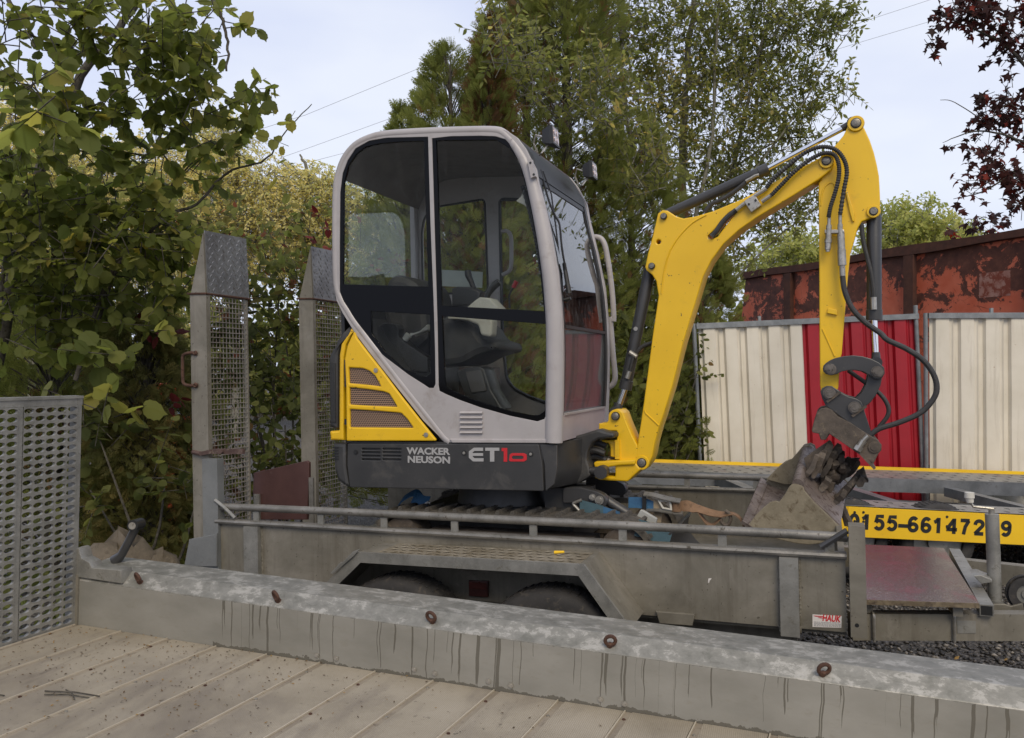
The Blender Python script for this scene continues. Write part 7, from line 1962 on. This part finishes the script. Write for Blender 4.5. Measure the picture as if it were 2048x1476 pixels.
# far wood closing the view, low weeds by the trailers
wd = []
for i in range(34):
    x = -24 + 1.9 * i
    wd.append((x, 30 + rnd.uniform(-2, 2), 1.3, 1.6, 1.2, 2.4 + rnd.random()))
P, D, Nn, sh, seg = twigs(wd, 4.5, .8, 8, .4, .1, 71)
single('far_wood', leaf_mesh('far_wood', SHRUBT, P, orient(D, Nn), .34 * rng.uniform(.6, 1.3, len(P)), .5 + sh + rng.normal(0, .2, len(P)), L_POPLAR), None, 'low mass of woodland closing the view far behind', 'wood', kind='stuff')
gr_ = []
for i in range(60):
    u = rnd.uniform(-3.6, -1.9); gr_.append((u, rnd.uniform(4.7, 6.0), .12, .12, .12, .14))
P, D, Nn, sh, seg = twigs(gr_, 10, .2, 6, .8, .1, 72)
single('weeds', leaf_mesh('weeds', LANCE, P, orient(D, Nn), .1 * rng.uniform(.6, 1.3, len(P)), .4 + sh + rng.normal(0, .2, len(P)), L_SHRUB), None, 'low weeds and brambles on the ground behind the flatbed trailer', 'weeds', kind='stuff')
def on_ground(): return (rng.uniform(1.5, 4.5), rng.uniform(3.8, 7.5), .02)
leaf_bits(140, on_ground, .012, .03, 'fallen_leaves', 'brown and yellow fallen leaves scattered over the dark gravel', FW, L_LITTER, .55)

# ---------------------------------------------------------------- lashing straps on the trailer bed
ST = Thing('ratchet_strap', 'muddy brown ratchet strap stretched from the excavator track to the bucket', 'strap', FT, (.6, .7, .58))
sp = [(0.617,0.8,0.8881),(0.6613,0.8,0.8954),(0.6904,0.8,0.8873),(0.7158,0.8,0.8828),(0.7768,0.8,0.8651),(0.8303,0.8,0.8582),(0.8589,0.8,0.863),(0.8907,0.8,0.8643),(0.9184,0.8,0.8456),(0.9353,0.8,0.8138),(0.9344,0.8,0.7705)]
ws = [(0, .0, .055), (0, .01, .055), (0, .03, .045), (0, .04, .03), (0, .045, .026), (0, .045, .02), (0, .05, .012), (0, .055, .0), (0, .055, .0), (0, .055, -.0), (0, .055, 0)]
m = MB(); m.ribbon(cr_spline(sp, 3), [tuple(np.array(ws[min(i // 3, 10)]) * (1 - (i % 3) / 3) + np.array(ws[min(i // 3 + 1, 10)]) * (i % 3) / 3) for i in range(31)], .005)
ST.part('webbing', m, BROWNST)
sp = [(0.7156,0.8,0.8736),(0.7332,0.8,0.8449),(0.7578,0.8,0.8129),(0.7828,0.8,0.8049),(0.8082,0.8,0.8226),(0.8264,0.8,0.8416)]
m = MB(); m.ribbon(cr_spline(sp, 4), (0, .04, .01), .004); ST.part('loose_end', m, BROWNST)
m = MB(); hk = [(0.8496,0.79,0.8788),(0.8636,0.79,0.8703),(0.8755,0.79,0.8454),(0.866,0.79,0.816),(0.8482,0.79,0.8079),(0.8307,0.79,0.8217),(0.8293,0.79,0.8398)]
m.tube(cr_spline(hk, 4), .009, 8); ST.part('hook', m, RUSTD)
rf2 = [(0.4464,0.78,0.9521),(0.499,0.78,0.9464),(0.551,0.78,0.9333),(0.599,0.78,0.9257),(0.6321,0.78,0.9214),(0.4599,0.78,0.8739),(0.5312,0.78,0.873),(0.6051,0.78,0.8631),(0.6418,0.78,0.8627)]
m = MB(); m.ribbon(cr_spline(rf2[:5], 3), (0, .05, .012), .006); rtc = ST.part('ratchet_frame', m, RAILM)
m = MB(); m.ribbon(cr_spline(rf2[5:], 3), (0, .05, .012), .006); ST.part('ratchet_frame', m, RAILM)
EXb = [(0.5155,0.9242),(0.5859,0.923),(0.5905,0.8733),(0.5406,0.8806)]
hb_ = [EXb[0], EXb[1], EXb[2], EXb[3]]
def inset(poly, k):
    c = np.mean(np.array(poly), 0)
    return [tuple(c + (np.array(p) - c) * k) for p in poly]
ST.plate('ratchet_handle', hb_, .768, .782, IVORY, rtc, holes=[inset(hb_, .66)], bevel=.002)
m = MB(); sp2 = [(0.5972,0.9186),(0.6229,0.914),(0.622,0.8714),(0.5961,0.8666)]
c0 = [(0.6101,0.79,0.9191),(0.6091,0.79,0.8672)]; m.tube([c0[0], c0[1]], .024, 14); ST.part('spool', m, BROWNST, rtc)
m = MB(); q = [(0.4499,0.772,0.9496),(0.4612,0.772,0.95),(0.4586,0.772,0.877),(0.4484,0.772,0.8766)]; m.ribbon([q[0], q[3]], (.02, 0, 0), .008); ST.part('handle_bar', m, BLACK, rtc)
T4 = Thing('blue_strap', 'folded blue strap lying under the ratchet, part tan', 'strap', FT, (.45, .7, .58))
q = [(0.3642,0.785,0.9033),(0.4101,0.785,0.905),(0.4481,0.785,0.9027),(0.493,0.785,0.8857)]
m = MB(); m.ribbon(q, (0, .01, .055), .005); T4.part('webbing', m, BLUEST)
q = [(0.4699,0.79,0.9102),(0.4962,0.79,0.9037),(0.518,0.79,0.8709),(0.5092,0.79,0.807)]
m = MB(); m.ribbon(q, [(.03, 0, .03), (.035, 0, .02), (.04, 0, .0), (.04, 0, 0)], .005); T4.part('webbing', m, worn('tan_webbing', (.26, .2, .13), (.34, .27, .18), .85, 0, 20, (.1, .07, .045), 30, .6, .75), label='tan end of the strap')
q = [(0.4775,0.45,0.8403),(0.5504,0.45,0.8231),(0.6392,0.45,0.8002)]
m = MB(); m.ribbon(q, (.02, .02, .075), .005); single('teal_strap', m, TEALST, 'teal strap lying slack just inside the near guard rail', 'strap', FT, (.5, .45, .58))
BS = Thing('blue_strap', 'bright blue strap bundled with its hook behind the rear of the body', 'strap', FT, (-.75, .7, .6))
q = [(-0.8863,0.6,0.8511),(-0.8563,0.6,0.8972),(-0.8124,0.6,0.9275),(-0.7727,0.6,0.9416),(-0.7446,0.6,0.9203),(-0.7402,0.6,0.895)]
m = MB(); m.ribbon(cr_spline(q, 4), [(0, .05, .03)] * 21, .005); BS.part('webbing', m, BLUEST)
q = [(-0.7957,0.58,0.8769),(-0.7736,0.58,0.9095),(-0.745,0.58,0.9168),(-0.717,0.58,0.9052),(-0.6818,0.58,0.9033)]
m = MB(); m.ribbon(cr_spline(q, 4), [(.01, .03, .045)] * 17, .005); BS.part('webbing', m, BLUEST)
q = [(-0.7089,0.57,0.8786),(-0.6804,0.57,0.8985),(-0.6666,0.57,0.8928)]
m = MB(); m.tube(q, .008, 8); BS.part('hook', m, ZINC)
SB = Thing('strap_hook', 'steel strap hook with blue-green webbing under the blade arm', 'hook', FT, (.15, .6, .6))
q = [(0.1202,0.6,0.9235),(0.1696,0.6,0.9372),(0.1444,0.6,0.9037),(0.1593,0.6,0.8807)]
m = MB(); m.tube(cr_spline([(0.1665,0.6,0.9371),(0.1356,0.6,0.9241),(0.1231,0.6,0.9148),(0.1381,0.6,0.8976),(0.1562,0.6,0.8806)], 4), .008, 8); SB.part('hook', m, ZINC)
q = [(0.1568,0.6,0.9101),(0.2776,0.6,0.8826)]; q2 = [(0.2776,0.6,0.8826),(0.3607,0.6,0.8599)]
m = MB(); m.ribbon(q, (0, .01, .055), .005); SB.part('webbing', m, TEALST)
m = MB(); m.ribbon(q2, (0, .01, .05), .005); SB.part('webbing', m, BLUEST)
